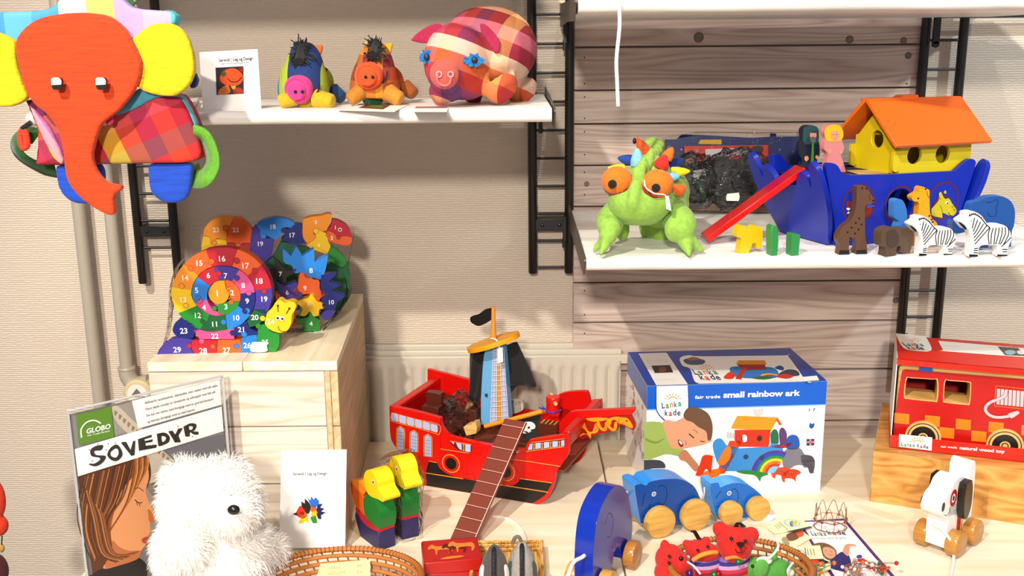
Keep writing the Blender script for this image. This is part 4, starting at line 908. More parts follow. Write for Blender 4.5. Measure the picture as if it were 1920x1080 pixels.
# yellow anchor-like crescent
pA = Pl(plN.off(-.03).w(*plN.off(-.03).uv(*zD([(1190, 780)])[0][:2])), plN.u, plN.n*-.75+Vector((0, 0, .65)))
b = MB(); b.px(pA, zD([(1068, 720), (1150, 690), (1240, 705), (1285, 760), (1275, 830), (1215, 872), (1190, 868, 1), (1200, 810), (1190, 785), (1140, 780), (1120, 800), (1110, 868), (1080, 855, 1), (1066, 800, 1)]), .008, M('#f6b60e', .4))
tag(ob('toy_anchor', b, bevel=.001), 'bright yellow wooden crescent piece lying on the deck beside the flag', 'toy anchor')
# pale wooden cannon in the waist
pC = plN.off(-.02); b = MB(); b.px(pC, zD([(600, 680, 1), (640, 655), (700, 650, 1), (705, 630, 1), (755, 622, 1), (770, 700), (760, 760, 1), (640, 790, 1), (620, 740)]), .018, RAWW)
o = pC.w(*pC.uv(*zD([(606, 715)])[0][:2])); b.lathe(o+plN.n*-.009+plN.u*.004, -plN.u+plN.n*.5, [(.0062, -.004), (.0062, .004), (.0036, .004), (.003, .001)], RAWW, 16)
tag(ob('toy_cannon', b, bevel=.001), 'plain unpainted wooden cannon block beside the top of the gangplank', 'toy cannon')
# brown stepped blocks at the stern
bi = [0]
def block(px_, py_, z, off, w, h, d, lab, col=BR_, yaw=0):
    pl, u, v = onb(px_, py_, z, off); b = MB(); b.plate(pl, [(u-w/2, v), (u+w/2, v), (u+w/2, v+h), (u-w/2, v+h)], d, col); tag(ob('wooden_block', b, bevel=.001), lab, 'wooden block', 'brown blocks on the ship')
block(400, 440, zS, -SW*.80, .030, .030, .02, 'brown wooden block standing at the back of the stern')
block(345, 452, zS, -SW*.36, .036, .016, .02, 'lower brown wooden block stepped in front of the stern')
block(360, 432, zS, -SW*.50, .032, .034, .018, 'taller brown wooden block rising behind the lower step')
block(505, 480, zS, -SW*.35, .016, .024, .02, 'small brown wooden block just left of the blue mast')
pl, u, v = onb(1255, 440, zD, -SW*.8)
b = MB(); b.px(pl, zD([(1165, 345, 1), (1230, 335), (1330, 345), (1345, 370), (1345, 470), (1200, 520), (1165, 500, 1)]), .008, M('#d8cdbc', .5)); 
for L in ([(1180, 350), (1220, 375), (1180, 390)], [(1230, 350), (1275, 380), (1250, 395)], [(1280, 355), (1320, 365), (1300, 385)]): b.stroke(pl, zD(L), .0008, M('#8a4a40'), .0005)
tag(ob('toy_scroll', b, bevel=.001), 'cream wooden piece with brown curls standing behind the blue mast', 'toy piece')
# plastic bag of blocks
def rumple(b, c, r, mat, seed, amp=.25, n=22, m=14):
    rr = random.Random(seed); k = len(b.v); b.ell(c, r, mat, n=n, m=m)
    for i in range(k, len(b.v)):
        d = b.v[i]-Vector(c); f = 1+amp*mnoise.noise(d*38+Vector((seed, 0, 0)))+amp*.9*mnoise.noise(d*110); b.v[i] = Vector(c)+d*f
pl, u, v = onb(465, 452, zS, -SW*.42); o = pl.w(u, v)
t = thing('plastic_bag', 'clear plastic bag of brown wooden blocks in the stern of the ship', 'bag', o-Vector((0, 0, .03)))
b = MB(); rumple(b, o, (.036, .026, .038), film('bag_film', .12, (.97, .96, .98, 1), 1, 90), 4, .5); rumple(b, o+Vector((0, 0, .025)), (.024, .02, .018), film('bag_film'), 9, .7); ob('bag', b, t, smooth=25)
b = MB(); b.plate(Pl(o, plN.u, (0, 0, 1)), [(-.018, -.026), (.016, -.028), (.022, .006), (-.012, .01)], .018, M('#5a2e26', .4), .009); ob('wooden_block', b, t, bevel=.001)
# price tag hanging from the crow's nest
b = MB(); pt = plT.off(.02); b.px(pt, zT([(1003, 180, 1), (1036, 178, 1), (1040, 270, 1), (1003, 280, 1)]), .0006, WH)
pth = [pt.w(*pt.uv(*zT([p])[0][:2])) for p in ((985, 118), (1008, 145), (1018, 182), (1000, 130), (960, 118))]; b.tube(sm3(pth, 4), .0011, WH, 6)
tag(ob('price_tag', b), 'white paper tag hanging on a string from the yellow lookout', 'tag')
# ------------------------------------------------------------------ blue toy box
LKcol = ['#23305e', '#d9382c', '#2c9a4a', '#23305e', '#e8842a', '#d9382c', '#2d62b0', '#23305e', '#2c9a4a']
def logo(b, pl, p0, p1, p2, p3, h, c, one=False, sunp=None, sr=None):
    """two coloured handwritten words and a sun: word one from p0 to p1, word two from p2 to p3 (pixels)"""
    for wi, (w, a, e) in enumerate((('Lanka', p0, p1), ('kade' if not one else 'Kade', p2, p3))):
        n = len(w)
        for i, ch in enumerate(w):
            f0, f1 = i/n, (i+.82)/n
            A = (a[0]+(e[0]-a[0])*f0, a[1]+(e[1]-a[1])*f0+(.08*h if i % 2 else 0)); E_ = (a[0]+(e[0]-a[0])*f1, a[1]+(e[1]-a[1])*f1+(.08*h if i % 2 else 0))
            b.tpx(pl, ch, A, E_, h, M(LKcol[(i*2+wi*3) % 9], .5, 'paper'), c, bold=.02)
    if sunp:
        SU = M('#f2a640', .5, 'paper'); r = sr
        b.stroke(pl, [(sunp[0]+r*cos(rad(t)), sunp[1]-r*.75*sin(rad(t))) for t in range(10, 175, 20)], r*.0002, SU, c)
        for t in range(15, 180, 25): b.stroke(pl, [(sunp[0]+r*1.35*cos(rad(t)), sunp[1]-r*1.05*sin(rad(t))), (sunp[0]+r*2*cos(rad(t)), sunp[1]-r*1.6*sin(rad(t)))], r*.00018, SU, c)
BB = M('#0f6fd0', .3, 'paper'); BD = M('#0b4fae', .3, 'paper'); CWH = M('#f3f2ef', .35, 'paper')
plX = gp(1209, 932, 1537, 921, TZ)
zb_ = Zm(1160, 620, 3.1773)
Wb = plX.uv(1537, 921)[0]; Hb = plX.uv(1207, 724)[1]; Db = .205
b = MB(); b.plate(plX, [(0, 0), (Wb, 0), (Wb, Hb), (0, Hb)], Db, CWH)
hb = Hb*.20
plXt = Pl(plX.w(0, Hb, 0), plX.u, -plX.n); plXl = Pl(plX.w(0, 0, -Db), plX.n, (0, 0, 1))
b.plate(plX, [(0, Hb*.795), (Wb, Hb*.795), (Wb, Hb), (0, Hb)], 0, BB, .0004); b.plate(plX, [(0, Hb*.785), (Wb, Hb*.785), (Wb, Hb*.795), (0, Hb*.795)], 0, M('#8cc2ec', .3, 'paper'), .0004)
b.plate(plXt, [(0, 0), (Wb, 0), (Wb, Db), (0, Db)], 0, BD, .0004)
b.plate(plXl, [(0, Hb*.80), (Db, Hb*.80), (Db, Hb), (0, Hb)], 0, M('#2c6fc4', .3, 'paper'), .0004)
P = lambda L, c, o=.0008, k=4, s=True, pl=plX, z=zb_: b.px(pl, z(L), 0, M(c, .45, 'paper') if isinstance(c, str) else c, o, smooth=s, k=k)
T_ = lambda L, c, o=.0008, k=4, s=True: P(L, c, o, k, s, plXt)
P([(222, 330, 1), (414, 325, 1), (418, 450), (405, 500), (360, 540), (320, 546), (270, 535), (230, 490), (220, 450)], BD, .0008); P([(226, 330, 1), (410, 325, 1), (413, 450), (400, 496), (358, 533), (320, 539), (273, 528), (235, 486), (226, 450)], CWH, .0010)
T_([(118, 138, 1), (285, 133, 1), (412, 322, 1), (224, 328, 1)], '#eeebe6', s=False)
logo(b, plX, *[zb_([p])[0][:2] for p in ((255, 462), (378, 445), (272, 505), (372, 500))], 11, .0014, sunp=zb_([(322, 412)])[0][:2], sr=8)
q = [zb_([p])[0][:2] for p in ((454, 405), (604, 400), (622, 398), (1080, 385))]
b.tpx(plX, 'fair trade', q[0], q[1], 6, WH, .0010, bold=.02); b.tpx(plX, 'small rainbow ark', q[2], q[3], 10.5, WH, .0010, bold=.035)
# front picture: boy
P([(150, 545, 1), (200, 540), (262, 548), (285, 580), (330, 690), (388, 705), (362, 745), (280, 735), (190, 765), (150, 762, 1)], '#a9bd6a')
P([(150, 770, 1), (210, 768), (255, 775), (278, 800), (275, 818, 1), (190, 822), (150, 850, 1)], '#3a3f4a')
P([(355, 740), (395, 708), (430, 745), (480, 810), (470, 830), (450, 835), (400, 780), (370, 770)], '#c98d6c', .0009)
P([(262, 548), (290, 530), (350, 540), (400, 510), (480, 540), (552, 640), (520, 672), (420, 695), (350, 705), (310, 690), (285, 630)], '#e3ab88', .0010)
P([(400, 530), (385, 500), (410, 460), (460, 455), (530, 490), (558, 560), (552, 640), (530, 650), (520, 600), (470, 570), (440, 545)], '#7d5d45', .0012)
P([(352, 652), (366, 650), (385, 680), (372, 692), (358, 680)], '#8c3a34', .0012); P([(358, 656), (366, 655), (378, 672), (370, 676)], '#f4eee6', .0013)
for L, w in (([(418, 612), (432, 625), (448, 638)], .0022), ([(485, 655), (500, 660), (512, 658)], .0016), ([(395, 655), (402, 670), (395, 680)], .0007)): b.stroke(plX, zb_(L), w, M('#3d2a22', .5, 'paper'), .0013)
b.stroke(plX, zb_([(440, 590), (460, 596), (470, 610)]), .0009, M('#7d5d45', .5, 'paper'), .0013)
P([(160, 640), (220, 660), (270, 640), (262, 650), (220, 672), (165, 655)], '#8aa052', .0010)
# front picture: ark
AR = [([(560, 690), (575, 650), (610, 642), (640, 680, 1), (720, 700, 1), (900, 690, 1), (905, 675), (935, 668), (970, 690), (978, 740), (940, 845, 1), (800, 838), (640, 835, 1), (590, 790)], '#4a9ad6'),
      ([(690, 590, 1), (905, 590, 1), (893, 692, 1), (720, 690, 1), (690, 650, 1)], '#d8401f'), ([(705, 506, 1), (945, 515, 1), (905, 598, 1), (667, 582, 1)], '#f0a42a'), ([(945, 515, 1), (973, 560, 1), (955, 562, 1), (940, 535, 1), (905, 590, 1)], '#e06a1c'),
      ([(660, 655, 1), (735, 655, 1), (630, 850, 1), (580, 852, 1)], '#e8541f'), ([(1000, 650), (1020, 622), (1055, 622), (1075, 650), (1070, 700), (1000, 702)], '#2c66b8'), ([(895, 690, 1), (1030, 665, 1), (1025, 685, 1), (970, 700)], '#c8281c'),
      ([(985, 720), (1020, 700), (1080, 700), (1110, 740), (1150, 745), (1165, 780), (1160, 850, 1), (1135, 845), (1120, 810), (1060, 800), (1000, 830), (975, 790)], '#74727e'), ([(1085, 745), (1140, 742), (1168, 775), (1160, 840), (1140, 850, 1), (1125, 815), (1100, 810)], '#5c5a66')]
for L, c in AR: P(L, c, .0009)
for i, c in enumerate(('#6a3fa0', '#2f5fc0', '#2f9a4a', '#f2d23a', '#f0842a', '#e0452a', '#8ccaf0')):
    rI = 128-i*15; u, v = plX.uv(*zb_([(915, 845)])[0][:2]); s_ = .00034
    b.plate(plX, circ(u+.004, v, rI*s_, 18, rI*s_, 62, 180)+[(u+.004, v)], 0, M(c, .45, 'paper'), .0011+.0001*i)
for x, y in ((757, 750), (852, 755), (745, 640), (838, 640)): b.plate(plX, circ(*plX.uv(*zb_([(x, y)])[0][:2]), .0048, 14, .0055 if y < 700 else .0048), 0, M('#1f3a66' if y > 700 else '#2c2420', .5, 'paper'), .0013)
P([(738, 620), (760, 625), (762, 655), (740, 660)], '#eeeae2', .0014); P([(905, 610), (930, 585), (950, 610), (952, 670, 1), (905, 670, 1)], '#2a7a58', .0012); P([(955, 600), (975, 575), (1000, 610), (998, 680, 1), (960, 680, 1)], '#6c4a80', .0013)
P([(640, 620), (680, 595), (688, 640), (660, 655)], '#e8e6e0', .0010)
for i in range(5): b.stroke(plX, zb_([(645+i*9, 600+i*2), (650+i*9, 640)]), .0007, M('#2a2a2a', .5, 'paper'), .0012)
P([(735, 460), (760, 465), (785, 462), (780, 500), (745, 502)], '#d9d7d2', .0010); P([(798, 465), (825, 470), (860, 462), (852, 500), (812, 504)], '#c9c7c2', .0010)
for L, c in (([(455, 860, 1), (480, 800), (500, 745), (535, 738), (560, 745, 1), (552, 820), (545, 850, 1), (520, 820), (500, 850), (480, 865, 1)], '#e0491c'), ([(490, 900, 1), (500, 845), (600, 820), (595, 860), (570, 870), (545, 880), (540, 895, 1), (515, 880), (508, 910, 1)], '#ef7f22'), ([(590, 780), (640, 690), (668, 700), (660, 760), (620, 800)], '#f08c2a'),
             ([(700, 835), (780, 830), (890, 850), (850, 870), (840, 895), (810, 860), (740, 850)], '#2f9244'), ([(908, 830), (960, 812), (1020, 820), (1000, 850), (990, 870, 1), (940, 855), (930, 878, 1), (915, 870)], '#e8542a'), ([(972, 855), (1030, 822), (1085, 840), (1055, 865), (1055, 898, 1), (1030, 880), (990, 878), (990, 900, 1), (975, 895)], '#e24a22')): P(L, c, .0016)
for i in range(6): b.stroke(plX, zb_([(990+i*13, 848), (994+i*13, 872)]), .0006, M('#3a1a14'), .0018); b.stroke(plX, zb_([(925+i*11, 828), (928+i*11, 850)]), .0006, M('#3a1a14'), .0018)
# small print marks at the right edge
q = [zb_([p])[0][:2] for p in ((1126, 480), (1144, 479), (1154, 479), (1172, 478))]; b.tpx(plX, '1', q[0], (q[0][0]+3, q[0][1]), 5.5, M('#2a4a7a'), .0010, bold=.02); b.tpx(plX, '7', q[2], (q[2][0]+5, q[2][1]), 5.5, M('#2a4a7a'), .0010, bold=.02)
P([(1135, 560), (1140, 548), (1150, 555), (1165, 550), (1162, 570), (1150, 582), (1136, 575)], '#2a62b0', .0010)
P([(1118, 645, 1), (1164, 643, 1), (1164, 682, 1), (1118, 684, 1)], '#35406e', .0010, s=False)
for L, w, c in (([(1118, 663), (1164, 662)], .0026, '#f2efea'), ([(1141, 644), (1141, 683)], .0026, '#f2efea'), ([(1118, 663), (1164, 662)], .0015, '#cc2f38'), ([(1141, 644), (1141, 683)], .0015, '#cc2f38')): b.stroke(plX, zb_(L), w, M(c, .5, 'paper'), .0012 if w > .002 else .0014)
for y in (570, 665): 
    u, v = plX.uv(*zb_([(1146, y)])[0][:2]); b.plate(plX, line2(circ(u, v, .0105, 24, .0105, 10, 350), .0004), 0, M('#b9c4d6', .5, 'paper'), .0010)
# top picture
T_([(365, 165), (420, 148), (500, 155), (980, 150), (1010, 155), (1112, 300), (1100, 305), (520, 318), (480, 316), (450, 300), (425, 230), (380, 210)], '#eeebe6')
T_([(660, 230, 1), (700, 215), (900, 220), (950, 245, 1), (930, 285), (700, 280)], '#2f86cc', .0010); T_([(705, 205, 1), (870, 205, 1), (880, 235, 1), (740, 240, 1)], '#a8281c', .0011); T_([(712, 180, 1), (870, 180, 1), (882, 206, 1), (700, 205, 1)], '#e89a1c', .0012)
T_([(740, 220, 1), (765, 222, 1), (730, 295, 1), (695, 290, 1)], '#c8401c', .0013); T_([(625, 285), (660, 250), (690, 260), (680, 290)], '#e0481c', .0013); T_([(790, 285), (860, 275), (920, 285), (860, 295)], '#2a7a3a', .0013); T_([(950, 265), (1000, 235), (1060, 240), (1075, 270), (1000, 275)], '#3a3a4a', .0011); T_([(930, 275), (990, 262), (1040, 275), (1000, 290)], '#cc4422', .0013); T_([(930, 225), (960, 210), (985, 225), (975, 240)], '#1f5aa8', .0010)
for i, c in enumerate(('#f2c83a', '#f0842a', '#d83c2a')): u, v = plXt.uv(*zb_([(905, 278)])[0][:2]); r = .018-i*.004; b.plate(plXt, circ(u, v, r, 12, r, 20, 160), 0, M(c, .5, 'paper'), .0014+i*.0001)
T_([(385, 180), (430, 165), (510, 178), (500, 203), (420, 205)], '#5a6a8a', .0010); T_([(405, 175), (440, 160), (480, 170), (440, 182)], '#b07a3a', .0012)
logo(b, plXt, *[zb_([p])[0][:2] for p in ((452, 265), (600, 262), (488, 295), (618, 293))], 10, .0012, sunp=zb_([(520, 243)])[0][:2], sr=8)
T_([(195, 212, 1), (305, 208, 1), (325, 252, 1), (215, 256, 1)], '#2c2c2a', .0012, s=False); T_([(240, 225), (265, 218), (285, 230), (275, 248), (245, 248)], '#8a5a48', .0013)
for i in range(5): b.stroke(plXt, zb_([(165+i*7, 180+i*6), (285+i*4, 177+i*6)] if i < 3 else [(215, 268+i*8), (340, 265+i*8)]), .0005, M('#a8a4a0'), .0012)
T_([(1095, 280, 1), (1180, 272, 1), (1195, 300, 1), (1110, 305, 1)], '#f6f4f0', .0014, s=False)
# printed left side, faded
rn = random.Random(5)
for i in range(34):
    u, v = rn.uniform(.01, Db-.02), rn.uniform(.02, Hb*.74); s_ = rn.uniform(.006, .02)
    b.plate(plXl, [(u, v), (u+s_, v+rn.uniform(-.004, .004)), (u+s_, v+s_*.8), (u, v+s_*.7)], 0, M(rn.choice(['#d9b8a8', '#c8cce0', '#e0a890', '#b8c4dc', '#dccfd4']), .5, 'paper'), .0005)
tag(ob('toy_box', b, smooth=0), 'blue and white cardboard box reading small rainbow ark, standing on the table', 'box')

# ------------------------------------------------------------------ block with the fire engine box
BW = grain('oiled_pine', ('#a86a28', '#c88a3e', '#dca458'), (.45, 16, 20), 9, .4, bump=.05)
plK = gp(1630, 940, 1920, 984, TZ); KH = .0970
b = MB(); b.plate(plK, [(0, 0), (.42, 0), (.42, KH), (0, KH)], .27, BW)
blk = ob('wooden_block', b, bevel=.0015); tag(blk, 'solid honey-coloured pine beam under the fire engine box', 'wooden block')
KT = TZ+KH+.0005
plF = gp(1668, 839, 1920, 867, KT); zf = Zm(1580, 680, 5.4); FH = .1665; FW = .30; FD = .155
zf2 = Zm(1640, 480, 4.91)
t = thing('fire_engine_box', 'red open-fronted gift box holding a wooden fire engine toy', 'box', plF.w(FW/2, 0, -FD/2))
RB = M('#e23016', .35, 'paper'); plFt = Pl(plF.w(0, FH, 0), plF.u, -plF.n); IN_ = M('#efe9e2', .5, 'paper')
b = MB(); b.plate(plF, [(0, 0), (FW, 0), (FW, .0015), (0, .0015)], FD, RB)
b.plate(plF, [(0, 0), (FW, 0), (FW, .024), (0, .024)], .0015, RB)
b.plate(plF, [(0, FH-.0015), (FW, FH-.0015), (FW, FH), (0, FH)], FD, RB)
b.plate(plF, [(0, FH-.011), (FW, FH-.011), (FW, FH), (0, FH)], .0015, RB)
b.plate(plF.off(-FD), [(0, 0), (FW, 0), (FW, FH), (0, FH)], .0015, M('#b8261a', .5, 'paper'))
b.plate(plF, [(0, 0), (.0015, 0), (.0015, FH), (0, FH)], FD, IN_); b.plate(plF, [(-.0004, 0), (-.0003, 0), (-.0003, .024), (-.0004, .024)], FD, RB)
b.plate(plF, [(FW-.0015, 0), (FW, 0), (FW, FH), (FW-.0015, FH)], FD, RB)
rn = random.Random(2); plFl = Pl(plF.w(-.0004, 0, -FD), plF.n, (0, 0, 1))
for i in range(10): u = rn.uniform(.02, .12); v = rn.uniform(.06, .14); b.plate(plFl, [(u, v), (u+.006, v), (u+.006, v+.01), (u, v+.01)], 0, M('#c4bcc8', .5, 'paper'), .0003)
b.px(plFt, zf2([(190, 714, 1), (468, 738, 1), (525, 850), (500, 878), (440, 880), (330, 870), (270, 850), (230, 800)]), 0, IN_, .0004, k=3)
b.px(plFt, zf2([(585, 782, 1), (1500, 860, 1), (1600, 950, 1), (660, 880), (630, 865)]), 0, IN_, .0004, k=3)
b.px(plFt, zf2([(1132, 836, 1), (1320, 850, 1), (1390, 925, 1), (1200, 915, 1)]), 0, M('#4a4a46', .5, 'paper'), .0007, smooth=False)
for L, c in (([(1200, 880), (1260, 870), (1300, 890), (1260, 915), (1210, 905)], '#9ac0cc'), ([(1250, 850), (1290, 848), (1300, 865), (1265, 870)], '#8a5a40'), ([(1310, 880), (1350, 875), (1370, 910), (1320, 905)], '#d8d0c8')): b.px(plFt, zf2(L), 0, M(c, .5, 'paper'), .0010)
b.stroke(plFt, zf2([(640, 832), (780, 835)]), .0006, M('#c8a0a0'), .0008)
logo(b, plFt, *[zf2([p])[0][:2] for p in ((270, 828), (465, 834), (312, 862), (470, 864))], 6, .0008, sunp=zf2([(375, 800)])[0][:2], sr=6)
b.px(plF, zf([(572, 722, 1), (908, 756, 1), (900, 890, 1), (568, 850, 1)]), 0, CWH, .0005, smooth=False)
logo(b, plF, *[zf([p])[0][:2] for p in ((592, 842), (735, 852), (752, 856), (872, 868))], 7, .0009, True, zf([(755, 812)])[0][:2], 7)
q = [zf([p])[0][:2] for p in ((992, 856), (1160, 868), (1182, 875), (1640, 915))]; b.tpx(plF, 'fair trade', q[0], q[1], 3.5, WH, .0006, bold=.02); b.tpx(plF, 'natural wood toy', q[2], q[3], 5.8, WH, .0006, bold=.03)
ob('carton', b, t, smooth=0)
plE = plF.off(-.022)
fe = thing('fire_engine', 'red wooden fire engine with orange checks inside the open gift box', 'toy vehicle', plE.w(.15, .002, -.03))
b = MB(); VW = M('#ecc884', .45, 'wood'); VR = M('#cc1208', .35); OC = M('#e8920f', .4)
body = [(500, 715, 1), (515, 520), (560, 180), (572, 60), (600, 25), (660, 20, 1), (770, 30, 1), (1836, 130, 1), (2300, 175, 1), (2300, 900, 1), (495, 760, 1)]
wins = [[(650, 165), (700, 158), (900, 170), (955, 185), (950, 370), (900, 382), (680, 360), (632, 335)], [(1040, 190), (1090, 185), (1270, 200), (1292, 230), (1280, 400), (1240, 415), (1050, 395), (1025, 370)]]
clp = lambda L: [(min(max(u, .006), .288), max(v, .003), *r) for u, v, *r in plE.uvs(L)]
b.plate(plE, [sm(clp(zf(body)), 4)]+[sm(plE.uvs(zf(w)), 4) for w in wins], .060, VW)
ins = [(518, 715, 1), (532, 520), (580, 200), (600, 90), (640, 66, 1), (1836, 165, 1), (2300, 210, 1), (2300, 900, 1), (512, 765, 1)]
grow = lambda w: [(sum(p[0] for p in w)/8+(p[0]-sum(q[0] for q in w)/8)*1.07, sum(p[1] for p in w)/8+(p[1]-sum(q[1] for q in w)/8)*1.09) for p in w]
b.plate(plE, [sm(clp(zf(ins)), 4)]+[sm(plE.uvs(zf(grow(w))), 4) for w in wins], 0, VR, .0006)
fx = lambda L, c, o=.0010, k=4, s=True: b.px(plE, zf(L), 0, c, o, smooth=s, k=k)
for x, y, r in ((525, 505, 0), (835, 530, 0), (1148, 565, 0), (1480, 595, 0), (1812, 628, 0), (980, 650, 1), (1305, 685, 1)): 
    fx([(x, y, 1), (x+150, y+15, 1), (x+146, y+118, 1), (x-4, y+103, 1)], GO, .0009, s=False); fx([(x+3, y+4, 1), (x+146, y+18, 1), (x+143, y+114, 1), (x, y+99, 1)], OC, .0011, s=False)
fx([(1550, 230, 1), (1850, 262, 1), (1832, 470, 1), (1532, 438, 1)], GO, .0010, s=False); fx([(1554, 235, 1), (1850, 267, 1), (1832, 464, 1), (1538, 434, 1)], VR, .0012, s=False)
HC = M('#e8c8cc', .4)
for i in range(8): x = 1578+i*40; b.stroke(plE, zf([(x, 262+i*4), (x-6, 420+i*4)]), .0062, DKR, .0014); b.stroke(plE, zf([(x, 262+i*4), (x-6, 420+i*4)]), .0050, HC, .0016)
h = [(1655, 280), (1640, 330), (1580, 365), (1500, 395), (1450, 440), (1450, 490), (1500, 535), (1580, 550), (1680, 540)]
b.stroke(plE, zf(h), .0062, DKR, .0018); b.stroke(plE, zf(h), .0050, HC, .0020)
fx([(1672, 515), (1760, 485), (1785, 495), (1785, 510), (1720, 555), (1690, 550)], HC, .0022)
ob('body', b, fe, bevel=.0012)
b = MB(); fx2 = lambda L, t_, c, o: b.px(plE, zf(L), t_, c, o, k=4)
ty = FH-.004; v_ = plE.uvs(zf([(560, 40), (780, 66), (1836, 160)])); b.plate(plE, [(v_[0][0], v_[0][1]), (v_[0][0], ty-.010), (v_[0][0]+.04, ty-.008), (v_[0][0]+.05, ty), (.288, ty), (.288, v_[2][1]), (v_[1][0], v_[1][1])], .05, VW, -.003); ob('ladder_board', b, fe, bevel=.0015)
b = MB(); fx2([(770, 75, 1), (785, 35), (840, 15), (895, 35), (915, 92, 1)], .012, M('#1670cc', .3), .004); ob('blue_light', b, fe, bevel=.001)
for x, y in ((812, 745), (1640, 830)):
    c = plE.w(*plE.uv(*zf([(x, y)])[0][:2])); b = MB(); 
    b.lathe(c+plE.n*-.01, plE.n, [(.0165, 0), (.0165, .012)], VW, 40); clv = lambda L: [(x_, max(y_, .0032)) for x_, y_ in L]; b.plate(plE, clv(circ(*plE.uv(*zf([(x, y)])[0][:2]), .0298, 40)), .006, VW, .0055)
    for r, cc, o in ((.0265, '#14110e', .0057), (.0248, '#ecc884', .0059), (.0208, '#14110e', .0061), (.0085, '#ecc884', .0063), (.0058, '#14110e', .0065), (.004, '#ecc884', .0067)): b.plate(plE, clv(circ(*plE.uv(*zf([(x, y)])[0][:2]), r, 36)), 0, M(cc, .4), o)
    ob('wheel', b, fe)

# ------------------------------------------------------------------ pull-along elephants
NW = M('#e2b96a', .3, 'wood'); CRD = M('#efebe4', .7, 'cloth')
def wheel(t, c, n, r, w, mat=None):
    b = MB(); n = Vector(n).normalized(); e = r*.12
    b.lathe(Vector(c)-n*w/2, n, [(r-e, 0), (r-.3*e, .3*e), (r, e), (r, w-e), (r-.3*e, w-.3*e), (r-e, w)], mat or NW, 36); ob('wheel', b, t)
ze = Zm(1040, 840, 2.909)
def elephant(pl, outl, t_, col, side, wheels, label, face=None, eye=None, wr=.0165, mir=1, loc=None):
    t = thing('pull_elephant', label, 'pull-along toy', loc or pl.w(*pl.uv(*ze([wheels[0]])[0][:2])), 'blue wooden pull-along elephants')
    b = MB(); b.px(pl, ze(outl), t_, col, 0, side, k=6)
    for L in face or []: b.stroke(pl, ze(L), .0009, M('#101418'), .0005)
    if eye:
        u, v = pl.uv(*ze([eye])[0][:2])
        for r, c, o in ((.0042, '#f2f2f0', .0008), (.0026, '#111111', .0010), (.0012, '#f2f2f0', .0012)): b.plate(pl, circ(u, v, r, 16), 0, M(c, .4), o)
    ob('body', b, t, bevel=.0022, seg=3)
    for x, y in wheels:
        c = pl.w(*pl.uv(*ze([(x, y)])[0][:2])); c.z = TZ+wr
        for s in (1, -1): wheel(t, c+pl.n*(.012 if s > 0 else -t_-.010), pl.n, wr, .016)
        b = MB(); b.tube([c+pl.n*.012, c-pl.n*(t_+.010)], .003, NW, 8); ob('axle', b, t)
    return t
MBL = M('#1c5fae', .28); LBL = M('#3fa0ee', .28); MB2 = M('#2a7fd2', .28); SBL = M('#62b8f6', .28)
plM1 = yawp(PZ(1232, 1000, TZ), 22)
elephant(plM1, [(440, 235), (440, 205), (470, 195, 1), (500, 205), (520, 185), (600, 170), (690, 172), (760, 210), (798, 285, 1), (795, 330), (800, 420, 1), (650, 420, 1), (640, 380), (610, 378), (600, 420, 1), (470, 410, 1), (455, 330)], .045, MBL, LBL, [(551, 450), (742, 425)],
  'larger mid-blue wooden elephant on four wheels in front of the blue box', [[(492, 248), (482, 285), (480, 318)], [(565, 215), (582, 203), (605, 215), (612, 255), (598, 300), (575, 307), (558, 295)], [(518, 300), (515, 335), (500, 365), (480, 372)]], (540, 250), wr=.0275)
plM2 = yawp(PZ(1372, 975, TZ), 18)
elephant(plM2, [(850, 230), (852, 195, 1), (890, 190), (905, 215), (940, 200), (1000, 190), (1070, 210), (1130, 260), (1152, 300, 1), (1145, 330), (1145, 385, 1), (1030, 385, 1), (1015, 352), (995, 352), (985, 385, 1), (880, 370, 1), (862, 290)], .035, MB2, SBL, [(938, 375), (1084, 392)],
  'smallest light-blue wooden elephant on four wheels, rightmost before the blue box', [[(908, 235), (890, 255), (880, 278)], [(965, 230), (980, 221), (998, 240), (1000, 275), (985, 302), (960, 300), (945, 285)], [(918, 290), (910, 312), (880, 322)]], (951, 246), wr=.021)
# big dark blue one seen from its head end: profile plane runs away from us
wB = PZ(1110, 1110, TZ)
BE = Pl(wB, (cos(rad(62)), sin(rad(62)), 0), (0, 0, 1)); BEc = M('#0c3fb4', .15)
t = thing('pull_elephant', 'large dark-blue wooden elephant on wheels seen end on, left of the others', 'pull-along toy', wB, 'blue wooden pull-along elephants')
b = MB(); b.plate(BE, sm([(-.028, .012, 1), (-.030, .08), (-.018, .128), (.012, .150), (.05, .155), (.09, .135), (.115, .095), (.125, .05), (.115, .018, 1), (.085, .018, 1), (.07, .045), (.05, .045), (.035, .018, 1)], 6), .030, BEc, .0145)
for c, s in ((.0150, 1), (-.0160, -1)): b.stroke(BE, [(.012, .11), (.03, .12), (.045, .1), (.035, .08), (.02, .085)], .0009, BLK, c, uv=True)
ob('body', b, t, bevel=.003, seg=3)
for u in (-.005, .098):
    for s in (1, -1): wheel(t, BE.w(u, .022, .026 if s > 0 else -.027), BE.n, .022, .018, M('#c08a48', .25, 'wood') if s > 0 and u > 0 else M('#dcae62', .25, 'wood'))
    b = MB(); b.tube([BE.w(u, .022, .026), BE.w(u, .022, -.027)], .003, NW, 8); ob('axle', b, t)
b = MB(); o = BE.w(-.031, .075, 0); b.tube(sm3([o+BE.u*.006, o-BE.u*.004, PY(1075, 1055, -.72), PY(1062, 1085, -.74), PZ(1035, 1120, TZ+.003)], 6), .0028, CRD, 10); ob('pull_cord', b, t)
def cord(pts, r, label):
    b = MB(); b.tube(sm3(pts, 8), r, CRD, 8); tag(ob('cord', b), label, 'cord', 'white pull cords')
